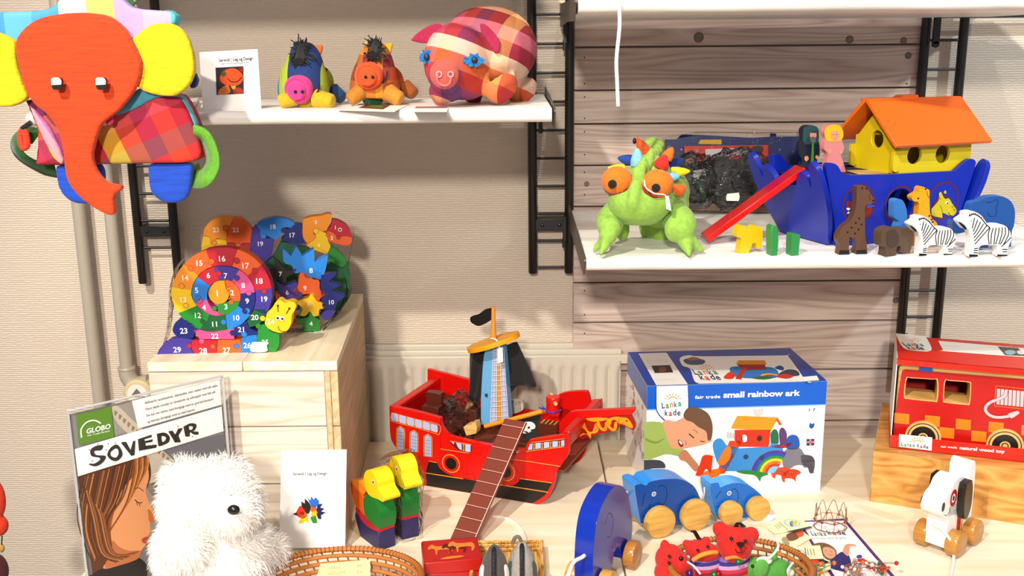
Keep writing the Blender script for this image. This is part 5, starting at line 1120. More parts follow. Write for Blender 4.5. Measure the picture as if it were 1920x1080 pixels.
cord([plM1.w(*plM1.uv(1186, 931), -.02), PZ(1165, 940, TZ+.04), PZ(1150, 950, TZ+.02)], .0016, 'short white cord from the front of the larger mid-blue elephant')
cord([plM2.w(*plM2.uv(1330, 922), -.018), PZ(1320, 928, TZ+.045), PZ(1312, 945, TZ+.02)], .0016, 'white cord curving between the two small blue elephants')
cord([PZ(925, 968, TZ+.002), PZ(950, 972, TZ+.002), PZ(974, 988, TZ+.002), PZ(985, 1010, TZ+.002), PZ(987, 1040, TZ+.002)], .0026, 'thick white cord curling on the table right of the gangplank')
b = MB(); b.plate(Pl(PZ(1436, 976, TZ), (.8, -.3, 0), (0, .5, 1)), sm([(-.008, 0), (.010, .002), (.013, .012), (.006, .010), (-.006, .014)], 3), .0006, M('#dfe4ea', .5, 'paper'), 0); tag(ob('price_tag', b), 'small white tag standing behind the smallest blue elephant', 'tag')

# ------------------------------------------------------------------ dog pull toy
zg = Zm(1580, 600, 2.25)
c0 = PZ(1765, 1045, TZ)
t = thing('pull_dog', 'white wooden pull-along dog with black ear and red spotted eye', 'pull-along toy', c0)
DW = M('#f4f2ee', .35)
DP = Pl(PZ(1758, 1032, TZ), (cos(rad(42)), sin(rad(42)), 0), (0, 0, 1))   # profile plane, u = backwards
T2 = .034
b = MB(); b.plate(DP, sm([(-.012, .014, 1), (-.012, .08), (-.004, .085), (.02, .085, 1), (.022, .06), (.022, .014, 1)], 4), T2, DW, T2/2); ob('front_body', b, t, bevel=.003)
hd = [(-.038, .092), (-.036, .080), (-.022, .070), (.0, .068), (.03, .062), (.040, .075), (.042, .105), (.034, .122), (.018, .128), (-.002, .124), (-.014, .112), (-.028, .106)]
b = MB(); b.plate(DP, sm(hd, 6), T2, DW, T2/2)
for s in (1, -1):
    c = s*(T2/2+.0004)
    b.plate(DP, circ(.000, .098, .0115, 24, .0145), 0, M('#c81a14', .4), c); b.plate(DP, circ(-.001, .098, .006, 16, .0075), 0, WH, c+s*.0003); b.plate(DP, circ(-.001, .098, .0034, 14, .0045), 0, BLK, c+s*.0006)
    b.plate(DP, circ(-.034, .0935, .0055, 14, .008), 0, BLK, c)
    b.stroke(DP, [(-.028, .078), (-.018, .074), (-.010, .078), (-.008, .084)], .0009, BLK, c, uv=True)
ob('head', b, t, bevel=.003, seg=3)
for s in (1, -1):
    b = MB(); b.plate(DP, sm([(.016, .120, 1), (.034, .122, 1), (.040, .105), (.040, .075), (.030, .058), (.020, .060), (.014, .078), (.013, .105)], 5), .012, M('#17150f', .3), T2/2+.0125 if s > 0 else -T2/2-.0005); ob('ear', b, t, bevel=.0025)
for u0, col, w_ in ((.024, VW, .005), (.030, M('#c81a14', .4), .014), (.046, VW, .006)):
    b = MB(); b.plate(DP, [(u0, .016), (u0+w_, .016), (u0+w_, .075), (u0, .075)], T2*.8, col, T2*.4); ob('body_slice', b, t, bevel=.0015)
b = MB(); b.plate(DP, sm([(.052, .014, 1), (.052, .10), (.054, .135), (.062, .142), (.070, .136), (.074, .10), (.074, .014, 1)], 4), T2, DW, T2/2); ob('rear_body', b, t, bevel=.003)
for u in (.004, .064):
    for s in (1, -1): wheel(t, DP.w(u, .0215, s*.026), DP.n, .0215, .020, M('#c9984e', .25, 'wood'))
    b = MB(); b.tube([DP.w(u, .0215, .026), DP.w(u, .0215, -.026)], .003, NW, 8); ob('axle', b, t)
b = MB(); o = DP.w(-.013, .05, 0); b.tube(sm3([o+DP.u*.01+DP.n*-.01, o-DP.u*.003, o-DP.u*.004+DP.n*.012+Vector((0, 0, -.004)), PY(1786, 1020, o.y-.02), PY(1788, 1050, o.y-.03), PZ(1780, 1095, TZ+.003)], 6), .0024, CRD, 10); b.ell(o-DP.u*.003, .0048, CRD); ob('pull_cord', b, t)
# ------------------------------------------------------------------ baskets
CN = M('#c98a4a', .6, 'wood'); CN2 = M('#a8682c', .6, 'wood')
def basket(c, rx, ry, h, n, label, r=.0036, slope=.16):
    t = thing('woven_basket', label, 'basket', (c[0], c[1], TZ), None)
    for i in range(n):
        f = i/(n-1); z = TZ+r+f*(h-2*r); k = 1-slope*(1-f)**1.3
        b = MB(); b.tube([(c[0]+rx*k*cos(a), c[1]+ry*k*sin(a), z) for a in [2*pi*j/56 for j in range(56)]], r*(1.15 if i == n-1 else .9), CN, 8, True); ob('coil', b, t)
    b = MB()
    for i in range(n-1):
        f = i/(n-1); g_ = (i+1)/(n-1); k0 = 1-slope*(1-f)**1.3; k1 = 1-slope*(1-g_)**1.3
        m = 46
        for j in range(m):
            a = 2*pi*(j+.5*(i % 2))/m; a2 = a+.03
            b.tube([(c[0]+rx*k0*cos(a), c[1]+ry*k0*sin(a), TZ+r+f*(h-2*r)), (c[0]+rx*k1*cos(a2), c[1]+ry*k1*sin(a2), TZ+r+g_*(h-2*r))], .0013, CN2, 5)
    for j in range(110):
        a = 2*pi*j/110; x, y = c[0]+rx*cos(a), c[1]+ry*sin(a); d = Vector((cos(a), sin(a), 0)); z = TZ+h-r
        b.tube([Vector((x, y, z))+(d*cos(q)+Vector((0, 0, 1))*sin(q))*(r*1.3) for q in [2*pi*s/8 for s in range(8)]], .0007, CN2, 4, True)
    ob('stitching', b, t)
    b = MB(); k = 1-slope; b.plate(Pl((c[0], c[1], TZ+.0035), (1, 0, 0), (0, 1, 0)), circ(0, 0, rx*k, 40, ry*k), .003, CN); ob('basket_base', b, t)
    return t
hl = .055
cL = (PZ(655, 1023, TZ+.058).x, PZ(655, 1023, TZ+.058).y-.088); basket(cL, .118, .085, .058, 6, 'oval woven straw basket at the bottom left of the table, holding a price note')
cR = (PZ(1365, 1004, TZ+.055).x, PZ(1365, 1004, TZ+.055).y-.088); basket(cR, .104, .085, .055, 5, 'round woven straw basket full of small red and green plush animals')
# note and pompom in the left basket
pn = Pl(PY(592, 1085, -.66), (1, .05, .06), (0, .5, 1)); 
b = MB(); b.px(pn, [(590, 1095, 1), (601, 1057, 1), (694, 1049, 1), (695, 1095, 1)], .0008, M('#efe2a8', .6, 'paper'), smooth=False)
PEN = M('#a8a090', .6, 'paper')
b.tpx(pn, 'HALE', (616, 1068), (640, 1066), 6, PEN, .0008, shear=.3); b.tpx(pn, '99,-', (668, 1064), (682, 1063), 6, PEN, .0008, shear=.3); b.tpx(pn, 'HELLEM', (614, 1079), (648, 1076), 6, PEN, .0008, shear=.3); b.tpx(pn, '59,-', (667, 1076), (684, 1075), 6, PEN, .0008, shear=.3)
tag(ob('price_note', b), 'pale yellow handwritten price note standing in the oval basket', 'note')
b = MB(); c = PY(736, 1088, -.63)
for i in range(420):
    v = Vector((random.gauss(0, 1), random.gauss(0, 1), random.gauss(0, 1))).normalized(); b.tube([c, c+v*.013], [.0012, .0005], M('#24307c', .9, 'cloth'), 3, cap=False)
tag(ob('pompom', b), 'small dark blue tufted pompom in the oval basket', 'pompom')
# red leather box with horses
zr = Zm(640, 560, 2.077)
pr = gp(797, 1090, 893, 1082, TZ); pr = Pl(PZ(797, 1100, TZ), pr.u, (0, 0, 1)); RL = M('#c01a1e', .35)
t = thing('leather_box', 'small red leather box with horses drawn on its lid', 'box', pr.w(.045, 0, -.03))
zt_ = .040; wv = .088; dv = .07
b = MB(); b.plate(pr, [(0, 0), (wv, 0), (wv, zt_*.5), (0, zt_*.5)], dv, RL); ob('box_base', b, t, bevel=.003)
b = MB(); b.plate(pr.off(.001), [(-.001, zt_*.5+.0005), (wv+.001, zt_*.5+.0005), (wv+.001, zt_), (-.001, zt_)], dv+.002, RL)
prt = Pl(pr.w(0, zt_, .001), pr.u, -pr.n)
HO = M('#e8923c', .5); HD = M('#6a2416', .5)
def horse(b, ox, oy, s, c, o):
    L = [(0, .020), (.003, .028), (.008, .031), (.011, .026), (.022, .024), (.030, .025), (.034, .020), (.034, .010), (.031, .002), (.029, .002), (.030, .012), (.024, .014), (.014, .013), (.012, .002), (.010, .002), (.010, .014), (.006, .019), (.002, .017)]
    b.plate(prt, sm([(ox+x*s, oy+y*s) for x, y in L], 3), 0, c, o)
horse(b, .008, .022, 1.1, HO, .0004); horse(b, .030, .022, 1.1, HD, .0006); horse(b, .040, .024, 1.2, HO, .0008)
b.plate(prt, sm([(.025, .008), (.035, .006), (.055, .008), (.062, .012), (.052, .014), (.035, .013)], 4), 0, HO, .0006)
b.stroke(prt, [(.075, .05), (.08, .04), (.078, .03)], .0008, HO, .0006, uv=True)
ob('lid', b, t, bevel=.003)
# straw tray with two felt mice
tx0, tx1 = PZ(892, 1045, TZ).x, PZ(1012, 1045, TZ).x
t = thing('straw_tray', 'shallow brown straw tray holding two grey felt mice', 'tray', ((tx0+tx1)/2, -.60, TZ)); ST = grain('straw', ('#8a5a20', '#c28f42', '#e0b868'), (60, 8, 30), 10, .7)
b = MB(); b.box((tx0, -.78, TZ+.0005), (tx1, -.548, TZ+.004), ST); ob('tray_base', b, t, bevel=.001)
for i in range(3):
    b = MB(); z = TZ+.007+i*.006; e = .0015*i; b.tube([(tx0-e, -.78, z), (tx1+e, -.78, z), (tx1+e, -.548+e, z), (tx0-e, -.548+e, z)], .0036, ST, 8, True); ob('rim', b, t)
def mouse(px_, Y, col, lab, hook):
    o = PY(px_, 1075, Y); o.z = TZ+.0505
    t = thing('felt_mouse', lab, 'purse', o-Vector((0, 0, .045)), 'felt mouse purses')
    b = MB(); b.ell(o, (.021, .03, .042), M(col, .85, 'cloth')); b.ell(o+Vector((0, 0, .03)), (.011, .012, .018), M(col, .85, 'cloth')); ob('body', b, t, remesh=.0022, rs=4)
    b = MB(); rr = [(o+Vector((0, -.0305*cos(a)-.0006, .0435*sin(a)))) for a in [rad(d) for d in range(-20, 96, 10)]]; b.tube(rr, .0036, M('#14141c', .5), 8); 
    for i, p in enumerate(rr): b.ell(p+Vector((0, -.003, .001)), .0016, M('#3a3a46', .3, metal=.4), n=6, m=4)
    ob('zipper', b, t)
    for s in (-1, 1): b = MB(); b.ell(o+Vector((s*.0175, -.012, .008)), (.003, .0075, .014), M('#e8e4de' if hook == 0 else '#3c4440', .8, 'cloth'), (0, s*-8, s*-30)); ob('ear', b, t)
    if hook: b = MB(); b.tube(sm3([o+Vector((0, 0, .042)), o+Vector((-.004, 0, .054)), o+Vector((-.010, 0, .053)), o+Vector((-.014, -.002, .044))], 5), [.0028]*16, M('#6a625c', .8, 'cloth'), 8); ob('tail', b, t)
mouse(927, -.705, '#4b4744', 'dark grey felt mouse purse with zip and white ear, left on the tray', 0)
mouse(979, -.695, '#9a948e', 'light grey felt mouse purse with zip and curled tail, right on the tray', 1)
# ------------------------------------------------------------------ plush animals in the round basket
RP = M('#d4261c', .85, 'cloth'); BKe = M('#17100e', .3); GPn = M('#5fa84c', .85, 'cloth')
STP = plaid('striped_jersey', ['#e0661c', '#b02a3a', '#c8405a', '#c8a0c8', '#3f3a86', '#8f6ab0', '#5a2a3a', '#e07a28'], None, .0055, 1, axx=2, rot=(0, 8, 0))
def at3(x, y, Y): return PY(x, y, Y)
PXM = .00082
def plush(name, lab, c, group='small red plush animals in the basket'):
    return thing(name, lab, 'plush toy', c, group)
zq = Zm(1220, 960, 6.857)
def P3(x, y, Y): q = zq([(x, y)])[0]; return PY(q[0], q[1], Y)
def loop_tag(t, p, d):
    b = MB()
    for k in (0, .0022, .0044): b.tube(sm3([p+Vector((k, 0, 0)), p+d*.5+Vector((k-.003, -.002, .009)), p+d+Vector((k, 0, .002))], 4), .0012, M('#1c1210', .25), 6)
    ob('ribbon_loop', b, t)
# bear in the middle
Y = -.668
t = plush('plush_bear', 'red plush bear with black nose and striped jersey, middle of the round basket', P3(1080, 800, Y))
b = MB(); b.ell(P3(1085, 390, Y), (.0285, .022, .026), RP); b.ell(P3(1090, 480, Y-.006), (.0245, .019, .021), RP); b.ell(P3(915, 240, Y+.002), (.0125, .008, .017), RP, (0, -40, 0)); b.ell(P3(1280, 300, Y+.002), (.0135, .008, .014), RP, (0, 35, 0)); ob('head', b, t, remesh=.0018, rs=5)
b = MB(); b.ell(P3(1060, 740, Y+.002), (.030, .020, .034), STP); ob('body', b, t, smooth=180)
for x, y in ((1038, 342), (1222, 376)): b = MB(); b.ell(P3(x, y, Y-.021), .0028, BKe); ob('eye', b, t)
b = MB(); c = P3(1157, 430, Y-.0275); pln = Pl(c, (1, 0, .1), (0, 0, 1)); b.plate(pln, sm([(-.006, .004), (.006, .003), (.0, -.0045)], 3), .003, BKe, .001); ob('nose', b, t)
b = MB(); b.tube(sm3([P3(1085, 475, Y-.0255), P3(1110, 515, Y-.027), P3(1160, 525, Y-.028), P3(1215, 500, Y-.026)], 5), .0006, BKe, 5); b.tube([P3(1157, 450, Y-.028), P3(1160, 520, Y-.028)], .0005, BKe, 5); ob('mouth', b, t)
b = MB(); b.tube(sm3([P3(965, 600, Y-.018), P3(1080, 575, Y-.023), P3(1210, 600, Y-.018)], 5), .003, M('#e09a3c', .8, 'cloth'), 8); ob('neckband', b, t)
b = MB(); b.ell(P3(1128, 640, Y-.024), .0045, M('#3fbf7a', .15, metal=.8)); ob('bell', b, t)
loop_tag(t, P3(1075, 200, Y), Vector((.012, 0, -.001)))
# cat on its left
Y = -.662
t = plush('plush_cat', 'red plush cat with pointed ears tilting left behind the striped jersey', P3(700, 800, Y))
b = MB(); b.ell(P3(650, 500, Y), (.021, .017, .017), RP, (0, 14, 0)); b.ell(P3(720, 520, Y-.004), (.02, .016, .014), RP); b.tube([P3(540, 470, Y), P3(425, 380, Y)], [.013, .004], RP, 12); b.tube([P3(690, 440, Y), P3(718, 325, Y)], [.012, .004], RP, 12); ob('head', b, t, remesh=.0018, rs=4)
b = MB(); b.ell(P3(720, 660, Y+.002), (.027, .02, .026), STP, (0, 12, 0)); ob('body', b, t, smooth=180)
b = MB(); b.tube(sm3([P3(545, 620, Y-.017), P3(640, 560, Y-.021), P3(760, 525, Y-.019), P3(850, 520, Y-.012)], 5), .0034, M('#e8a83a', .8, 'cloth'), 8); ob('neckband', b, t)
for x, y in ((607, 490), (735, 445)): b = MB(); b.ell(P3(x, y, Y-.018), .0024, BKe); ob('eye', b, t)
loop_tag(t, P3(520, 255, Y), Vector((.010, 0, -.014)))
# dog further left
Y = -.672
t = plush('plush_dog', 'red plush dog with round muzzle and one upright ear, leftmost in the round basket', P3(290, 800, Y))
b = MB(); b.ell(P3(245, 600, Y), (.0225, .018, .023), RP); b.ell(P3(370, 670, Y-.006), (.0165, .017, .018), RP); b.ell(P3(190, 480, Y), (.0085, .007, .016), RP, (0, -8, 0)); b.ell(P3(230, 780, Y), (.022, .018, .022), RP); b.ell(P3(430, 800, Y), (.018, .014, .014), RP); ob('body', b, t, remesh=.0018, rs=5)
for x, y in ((240, 570), (238, 655)): b = MB(); b.ell(P3(x, y, Y-.0185), .0026, BKe); ob('eye', b, t)
b = MB(); b.ell(P3(390, 600, Y-.016), (.0035, .003, .004), BKe); ob('nose', b, t)
loop_tag(t, P3(85, 590, Y), Vector((.002, 0, -.012)))
# green elephant
Y = -.672
t = plush('plush_elephant', 'green felt elephant with folded ear, rightmost in the round basket', P3(1480, 800, Y), None)
b = MB(); b.ell(P3(1350, 740, Y), (.0185, .015, .02), GPn); b.ell(P3(1560, 790, Y+.004), (.036, .02, .024), GPn); b.tube(sm3([P3(1610, 640, Y+.01), P3(1600, 560, Y+.012), P3(1612, 450, Y+.012)], 4), .0038, GPn, 8); b.tube([P3(1300, 760, Y-.003), P3(1290, 860, Y-.006)], [.009, .005], GPn, 10); ob('body', b, t, remesh=.0018, rs=5)
b = MB(); b.ell(P3(1415, 730, Y-.0155), (.012, .0035, .016), M('#6fb85a', .85, 'cloth'), (0, 10, 0)); ob('ear', b, t, remesh=.0012, rs=2)
b = MB(); b.ell(P3(1312, 697, Y-.0155), .0026, BKe); ob('eye', b, t)
b = MB(); b.tube(sm3([P3(1610, 340, Y+.01), P3(1640, 440, Y), P3(1560, 560, Y-.01), P3(1440, 630, Y-.012)], 6), .0018, CRD, 6); b.ell(P3(1460, 625, Y-.006), (.012, .008, .006), M('#eceae6', .7, 'cloth')); ob('cord_bow', b, t)
for i, (x, y, c) in enumerate(((500, 790, '#6a4a9a'), (815, 810, '#3fae6a'), (870, 800, '#c8303a'), (1800, 780, '#e8e2d8'))):
    b = MB(); b.ell(P3(x, y, -.70), .0055, M(c, .15, metal=.7 if i < 3 else 0)); tag(ob('bell', b), ['tiny purple metal bell below the plush dog', 'tiny green metal bell below the plush cat', 'tiny red metal bell beside the green one', 'small white bead on the basket rim'][i], 'bell')
cord([P3(470, 640, -.69), P3(560, 700, -.70), P3(640, 800, -.71)], .0014, 'thin white cord across the plush dog and cat')
cord([P3(1830, 650, -.70), P3(1760, 760, -.71), P3(1800, 880, -.70)], .0016, 'white cord looped over the right rim of the round basket')
# ------------------------------------------------------------------ leaflets, brochure and wire crowns
zl = Zm(1430, 920, 6.752); plZ = Pl((0, 0, TZ+.0006), (1, 0, 0), (0, 1, 0))
b = MB(); LP = lambda L, c, o=.0003, k=3, s=False: b.px(plZ, zl(L), 0, M(c, .5, 'paper') if isinstance(c, str) else c, o, smooth=s, k=k)
b.px(plZ, zl([(440, 385, 1), (1040, 352, 1), (1860, 1300, 1), (1000, 1300, 1)]), .0006, M('#5b2a7c', .4, 'paper'), smooth=False)
LP([(480, 400, 1), (1020, 380, 1), (1800, 1300, 1), (1050, 1300, 1)], '#f2f0ee')
LP([(640, 690), (680, 668), (760, 662), (850, 690), (930, 760), (930, 850), (880, 890), (800, 870), (745, 790), (720, 710)], '#8a6648', .0006, 4, True)
LP([(765, 730), (830, 720), (910, 760), (920, 830), (870, 865), (810, 850), (770, 800)], '#dfae92', .0008, 4, True)
LP([(820, 960), (870, 880), (960, 800), (1010, 780), (1090, 820), (1130, 960), (1140, 1000), (1080, 1040), (900, 1000)], '#2a2266', .0007, 4, True)
LP([(1015, 770), (1050, 690), (1140, 682), (1190, 715), (1110, 710), (1085, 830), (1040, 810)], '#dda98c', .0009, 4, True)
for x, y in ((798, 765), (865, 778)): b.plate(plZ, circ(*plZ.uv(*zl([(x, y)])[0][:2]), .0011, 8), 0, BLK, .0010)
b.stroke(plZ, zl([(830, 815), (860, 822), (885, 812)]), .0008, M('#a0503c'), .0010)
LP([(1195, 870, 1), (1270, 860), (1380, 925, 1), (1200, 905, 1)], '#d03a2c', .0008); LP([(1190, 830), (1240, 815), (1260, 850), (1200, 862)], '#3a5aa8', .0008, 3, True); LP([(1200, 925), (1300, 905), (1330, 940), (1230, 945)], '#4a6ab8', .0008)
logo(b, plZ, *[zl([p])[0][:2] for p in ((620, 570), (820, 575), (830, 560), (1070, 560))], 8, .0008)
b.tpx(plZ, 'fair trade toys & gifts', zl([(600, 618)])[0][:2], zl([(1060, 612)])[0][:2], 3, M('#a8a4a0'), .0008)
tag(ob('brochure', b, smooth=0), 'toy catalogue brochure with purple border lying on the table', 'brochure')
def leaf(L, z, marks, lab, cols=None):
    pz_ = Pl((0, 0, TZ+z), (1, 0, 0), (0, 1, 0)); b = MB(); b.px(pz_, zl(L), .0008, M('#eef0c8', .5, 'paper'), smooth=False)
    for k, a in enumerate(marks):
        kind, arg = a[0], a[1]
        if kind == 'p': b.px(pz_, zl(arg), 0, M(a[2], .5, 'paper'), .0003+.0001*k, k=3)
        elif kind == 's': b.stroke(pz_, zl(arg), a[3], M(a[2], .5, 'paper'), .0003+.0001*k)
        else: u, v = pz_.uv(*zl([arg])[0][:2]); b.plate(pz_, circ(u, v, a[2], 20), 0, M(a[3], .5, 'paper'), .0003+.0001*k)
    tag(ob('leaflet', b, smooth=0), lab, 'leaflet', 'craft leaflets beside the basket')
leaf([(150, 560, 1), (480, 490, 1), (620, 600, 1), (330, 760, 1), (200, 700, 1)], .0022, [('p', [(300, 560), (420, 520), (460, 600), (340, 640)], '#8a5a40'), ('p', [(420, 520), (500, 500), (520, 560), (460, 590)], '#e06a28'), ('p', [(240, 610), (300, 590), (340, 680), (290, 700)], '#b8a888')], 'small photo leaflet half covered between the two cream craft leaflets')
leaf([(45, 465, 1), (175, 385, 1), (430, 290, 1), (600, 455, 1), (300, 520, 1), (160, 545, 1)], .0040, [('c', (372, 410), .0140, '#b8cfe0'), ('c', (372, 410), .0115, '#e4ecc0'), ('p', [(340, 400), (380, 385), (400, 420), (360, 450)], '#7fa2c8'), ('p', [(385, 395), (440, 390), (430, 430), (390, 435)], '#d8d84a'), ('s', [(350, 415), (360, 450), (385, 445)], '#1c2a3a', .0014), ('s', [(212, 400), (320, 505)], '#2c2c28', .0008)]+[('s', [(150+i*22, 440-i*12), (200+i*22, 490-i*12)], '#8f946a', .0008) for i in range(3)]+[('p', [(300, 525, 1), (600, 460, 1), (640, 470, 1), (420, 530, 1)], '#2a2420')], 'cream craft leaflet with round blue and yellow emblem, nearest the blue elephants')
leaf([(280, 715, 1), (725, 690, 1), (770, 855, 1), (390, 870, 1)], .0060, [('c', (440, 790), .0130, '#a8c0dc'), ('c', (440, 790), .0105, '#e4ecd8'), ('p', [(400, 790), (430, 750), (480, 770), (470, 810), (430, 830)], '#4a6a70'), ('s', [(535, 725), (552, 838)], '#2c2c28', .0010)]+[('s', [(565+i*38, 740), (580+i*38, 825)], '#8a8f78', .0012) for i in range(3)], 'cream craft leaflet with blue emblem lying over the photo card')
leaf([(400, 872, 1), (760, 862, 1), (860, 905, 1), (860, 990, 1), (600, 1075, 1), (450, 980, 1)], .0042, [('p', [(410, 880, 1), (760, 868, 1), (845, 905, 1), (640, 985, 1), (560, 1060, 1), (455, 980, 1)], '#2a1412'), ('p', [(580, 890), (680, 880), (720, 910), (640, 940), (600, 925)], '#e0541c'), ('p', [(480, 900), (540, 890), (540, 930), (490, 940)], '#a83a2c'), ('p', [(690, 920), (760, 900), (780, 930), (700, 950)], '#d07a5a'), ('c', (572, 1018), .0085, '#f2f2f0'), ('c', (560, 1008), .002, '#111111'), ('c', (590, 1012), .002, '#111111'), ('c', (574, 1035), .002, '#111111')], 'dark photo card with small round white emblem beside the brochure')
WI = M('#b08a6a', .35, metal=.7)
def crown(c, r, h, lab, n=7, beads=('#b0201c', '#a8301c'), tall=True):
    t = thing('bead_ornament', lab, 'ornament', c, 'wire bead ornaments'); rr = random.Random(int(c.x*1000))
    for z in (0.002, h*.5):
        b = MB(); b.tube([(c.x+r*cos(a)+rr.gauss(0, .0008), c.y+r*.8*sin(a), c.z+z+rr.gauss(0, .001)) for a in [2*pi*i/24 for i in range(24)]], .0008, WI, 5, True); ob('wire_ring', b, t)
    for i in range(n):
        a = 2*pi*i/n; a2 = 2*pi*(i+1)/n; p = Vector((c.x+r*cos(a), c.y+r*.8*sin(a), c.z+h*.5)); q = Vector((c.x+r*cos(a2), c.y+r*.8*sin(a2), c.z+h*.5)); m_ = (p+q)/2+Vector((0, 0, h*.75))
        b = MB(); b.tube(sm3([p, p.lerp(m_, .6)+Vector((0, 0, .004)), m_, q.lerp(m_, .6)+Vector((0, 0, .004)), q], 4), .0006, WI, 5)
        b.tube([p, p-Vector((0, 0, h*.45))], .0006, WI, 4); ob('wire_loop', b, t)
        b = MB(); b.ell(p, .0022, M(beads[i % len(beads)], .2), n=8, m=6); ob('bead', b, t)
crown(Vector((*PZ(1556, 990, TZ+.001)[:2], TZ+.0015)), .027, .034, 'copper wire crown with red beads on the top edge of the brochure', 8)
for x, y, r, lab, bd in ((1530, 1072, .018, 'tangled wire ornament with green glass beads, at the bottom of the brochure', ['#a8d8a0', '#3fa05a', '#dfeee0', '#e0803a']), (1600, 1074, .018, 'tangled wire ornament with brown and clear beads between two bead clusters', ['#a87a68', '#c8a898', '#e8e2dc']), (1643, 1066, .021, 'tangled wire ornament with red, orange and white beads at the brochure corner', ['#c02c20', '#e87a30', '#f0ece4', '#3a5a3a'])):
    c = PZ(x, y, TZ+.01); t = thing('bead_ornament', lab, 'ornament', Vector((c.x, c.y, TZ+.0012)), 'wire bead ornaments'); rr = random.Random(x)
    b = MB(); pts = [Vector((c.x+rr.gauss(0, r*.6), c.y+rr.gauss(0, r*.5), TZ+.004+abs(rr.gauss(0, .010)))) for _ in range(26)]; b.tube(sm3(pts, 4), .0006, WI, 4); ob('wire', b, t)
    for k in range(26):
        p = pts[k]; b = MB(); b.ell(p, rr.uniform(.002, .0038), M(rr.choice(bd), .15), n=8, m=6); ob('bead', b, t)
# ------------------------------------------------------------------ the blue ark
zk = Zm(1380, 160, 3.0); zA = Zm(1560, 340, 5.3333)
AB = M('#0634b0', .35); AD = M('#071c66', .5); AY = M('#dcc818', .4); AO = M('#f27a20', .4); MR = M('#5c1020', .5)
plA = gp(1571, 463, 1783, 455, S2); plA = yawp(PZ(1571, 463, S2), 21)
AW = .155
ark = thing('toy_ark', 'large blue wooden toy ark with yellow cabin and orange roof on the shelf', 'toy boat', plA.w(plA.uv(1690, 455)[0], 0, -AW/2))
U = lambda x, y, pl=plA: pl.uv(*zk([(x, y)])[0][:2])
def cl(L, pl, z=zk, lo=0): return [(p[0], max(p[1], lo))+tuple(p[2:]) for p in pl.uvs(z(L))]
side = [(505, 460, 1), (515, 440), (540, 437), (572, 452), (600, 495), (640, 505, 1), (860, 502, 1), (1235, 482, 1), (1280, 440), (1315, 415), (1340, 418), (1348, 430, 1), (1338, 480), (1215, 882, 1), (1000, 905), (575, 916, 1)]
S_ = cl(side, plA)
hole = circ(*U(920, 670), .0262, 32)
b = MB(); b.plate(plA, [sm(S_, 5), hole], .009, AB, 0)
def ring(x, y, r): u, v = U(x, y); b.plate(plA, [circ(u, v, r, 40), circ(u, v, r-.0028, 40)], 0, MR, .0004)
ring(690, 670, .0325); ring(920, 668, .0305); ring(1165, 650, .0325)
kp = lambda L, c, o=.0006, k=4, s=True: b.px(plA, zA(L), 0, M(c, .4) if isinstance(c, str) else c, o, smooth=s, k=k)
kp([(140, 215), (170, 195), (200, 205), (240, 195), (330, 230), (400, 262, 1), (385, 330), (345, 360, 1), (250, 370), (190, 375), (155, 330), (150, 290)], '#8a2f14')
kp([(140, 270), (165, 265), (180, 275), (160, 290)], '#f2f0ea', .0008); kp([(185, 285), (210, 288), (205, 302), (190, 300)], '#f2f0ea', .0008); kp([(145, 318), (170, 300), (165, 322)], '#f2f0ea', .0008); kp([(200, 222), (215, 210), (215, 240)], '#f2f0ea', .0008); kp([(170, 280), (200, 260), (230, 280), (215, 330), (180, 320)], '#2c0f0c', .0007); kp([(350, 240, 1), (415, 240), (412, 252), (350, 262)], '#2a64c8', .0008)
kp([(1005, 225), (1060, 160), (1120, 140), (1170, 160), (1180, 180), (1140, 175), (1100, 190), (1060, 240), (1010, 280)], '#5c1020', .0006)
kp([(990, 275, 1), (1040, 220), (1065, 180), (1062, 130), (1085, 105), (1108, 150), (1130, 175), (1165, 170), (1200, 225), (1238, 280), (1238, 310), (1215, 340), (1190, 340), (1165, 325), (1170, 345, 1), (1120, 320), (1100, 320), (1100, 365, 1), (1020, 350), (990, 330, 1)], '#cfc01c', .0009)
kp([(1110, 110, 1), (1130, 88), (1140, 112), (1130, 125)], '#cfc01c', .0009)
kp([(1128, 210), (1145, 200), (1160, 205), (1152, 228), (1135, 225)], '#f2f0ea', .0011); b.plate(plA, circ(*plA.uv(*zA([(1148, 218)])[0][:2]), .0016, 10), 0, BLK, .0014)
for L in ([(1062, 130), (1070, 165), (1085, 175)], [(1190, 260), (1200, 250), (1212, 262)], [(1205, 290), (1215, 280), (1225, 290), (1218, 300)], [(1075, 240), (1095, 280), (1098, 320)], [(1152, 318), (1165, 322), (1165, 312)]): b.stroke(plA, zA(L), .0008, BLK, .0012)
ob('hull_side', b, ark, bevel=.0014)
b = MB(); b.plate(plA.off(-AW+.009), sm(S_, 5), .009, AB, 0); ob('hull_side', b, ark, bevel=.0014)
# slanted end boards with two ears each
def endb(bx, by, tx, ty, w0, w1, nm, lift):
    P0 = U(bx, by); P1 = U(tx, ty); P0 = (P0[0], max(P0[1], 0)); v = plA.u*(P1[0]-P0[0])+plA.v*(P1[1]-P0[1]); L = v.length
    mid = plA.w(P0[0], P0[1], -AW/2); s = 1 if P1[0] < P0[0] else -1
    pe = Pl(mid, -plA.n*s, v); h = AW/2; e = .018
    out = [(-h+.014, .004, 1), (-h-e*.5, L*.40), (-h-e, L*.72), (-h-e, L*.96), (-h-e+.004, L+lift), (-h-e+.012, L+lift+.005), (-h-e+.020, L+lift), (-h-e+.024, L*.95), (-h+.010, L*.80), (-h+.014, L*.77, 1), (-h+.016, L*.90), (-h+.024, L*.95), (-h+.036, L*.93), (-h+.046, L*.84), (-h+.052, L*.76, 1)]
    out = out + [(-a, c, *r) for a, c, *r in out[::-1]]
    b = MB(); b.plate(pe, sm(out, 5), .009, AB, .0045); ob(nm, b, ark, bevel=.0014); return pe, L
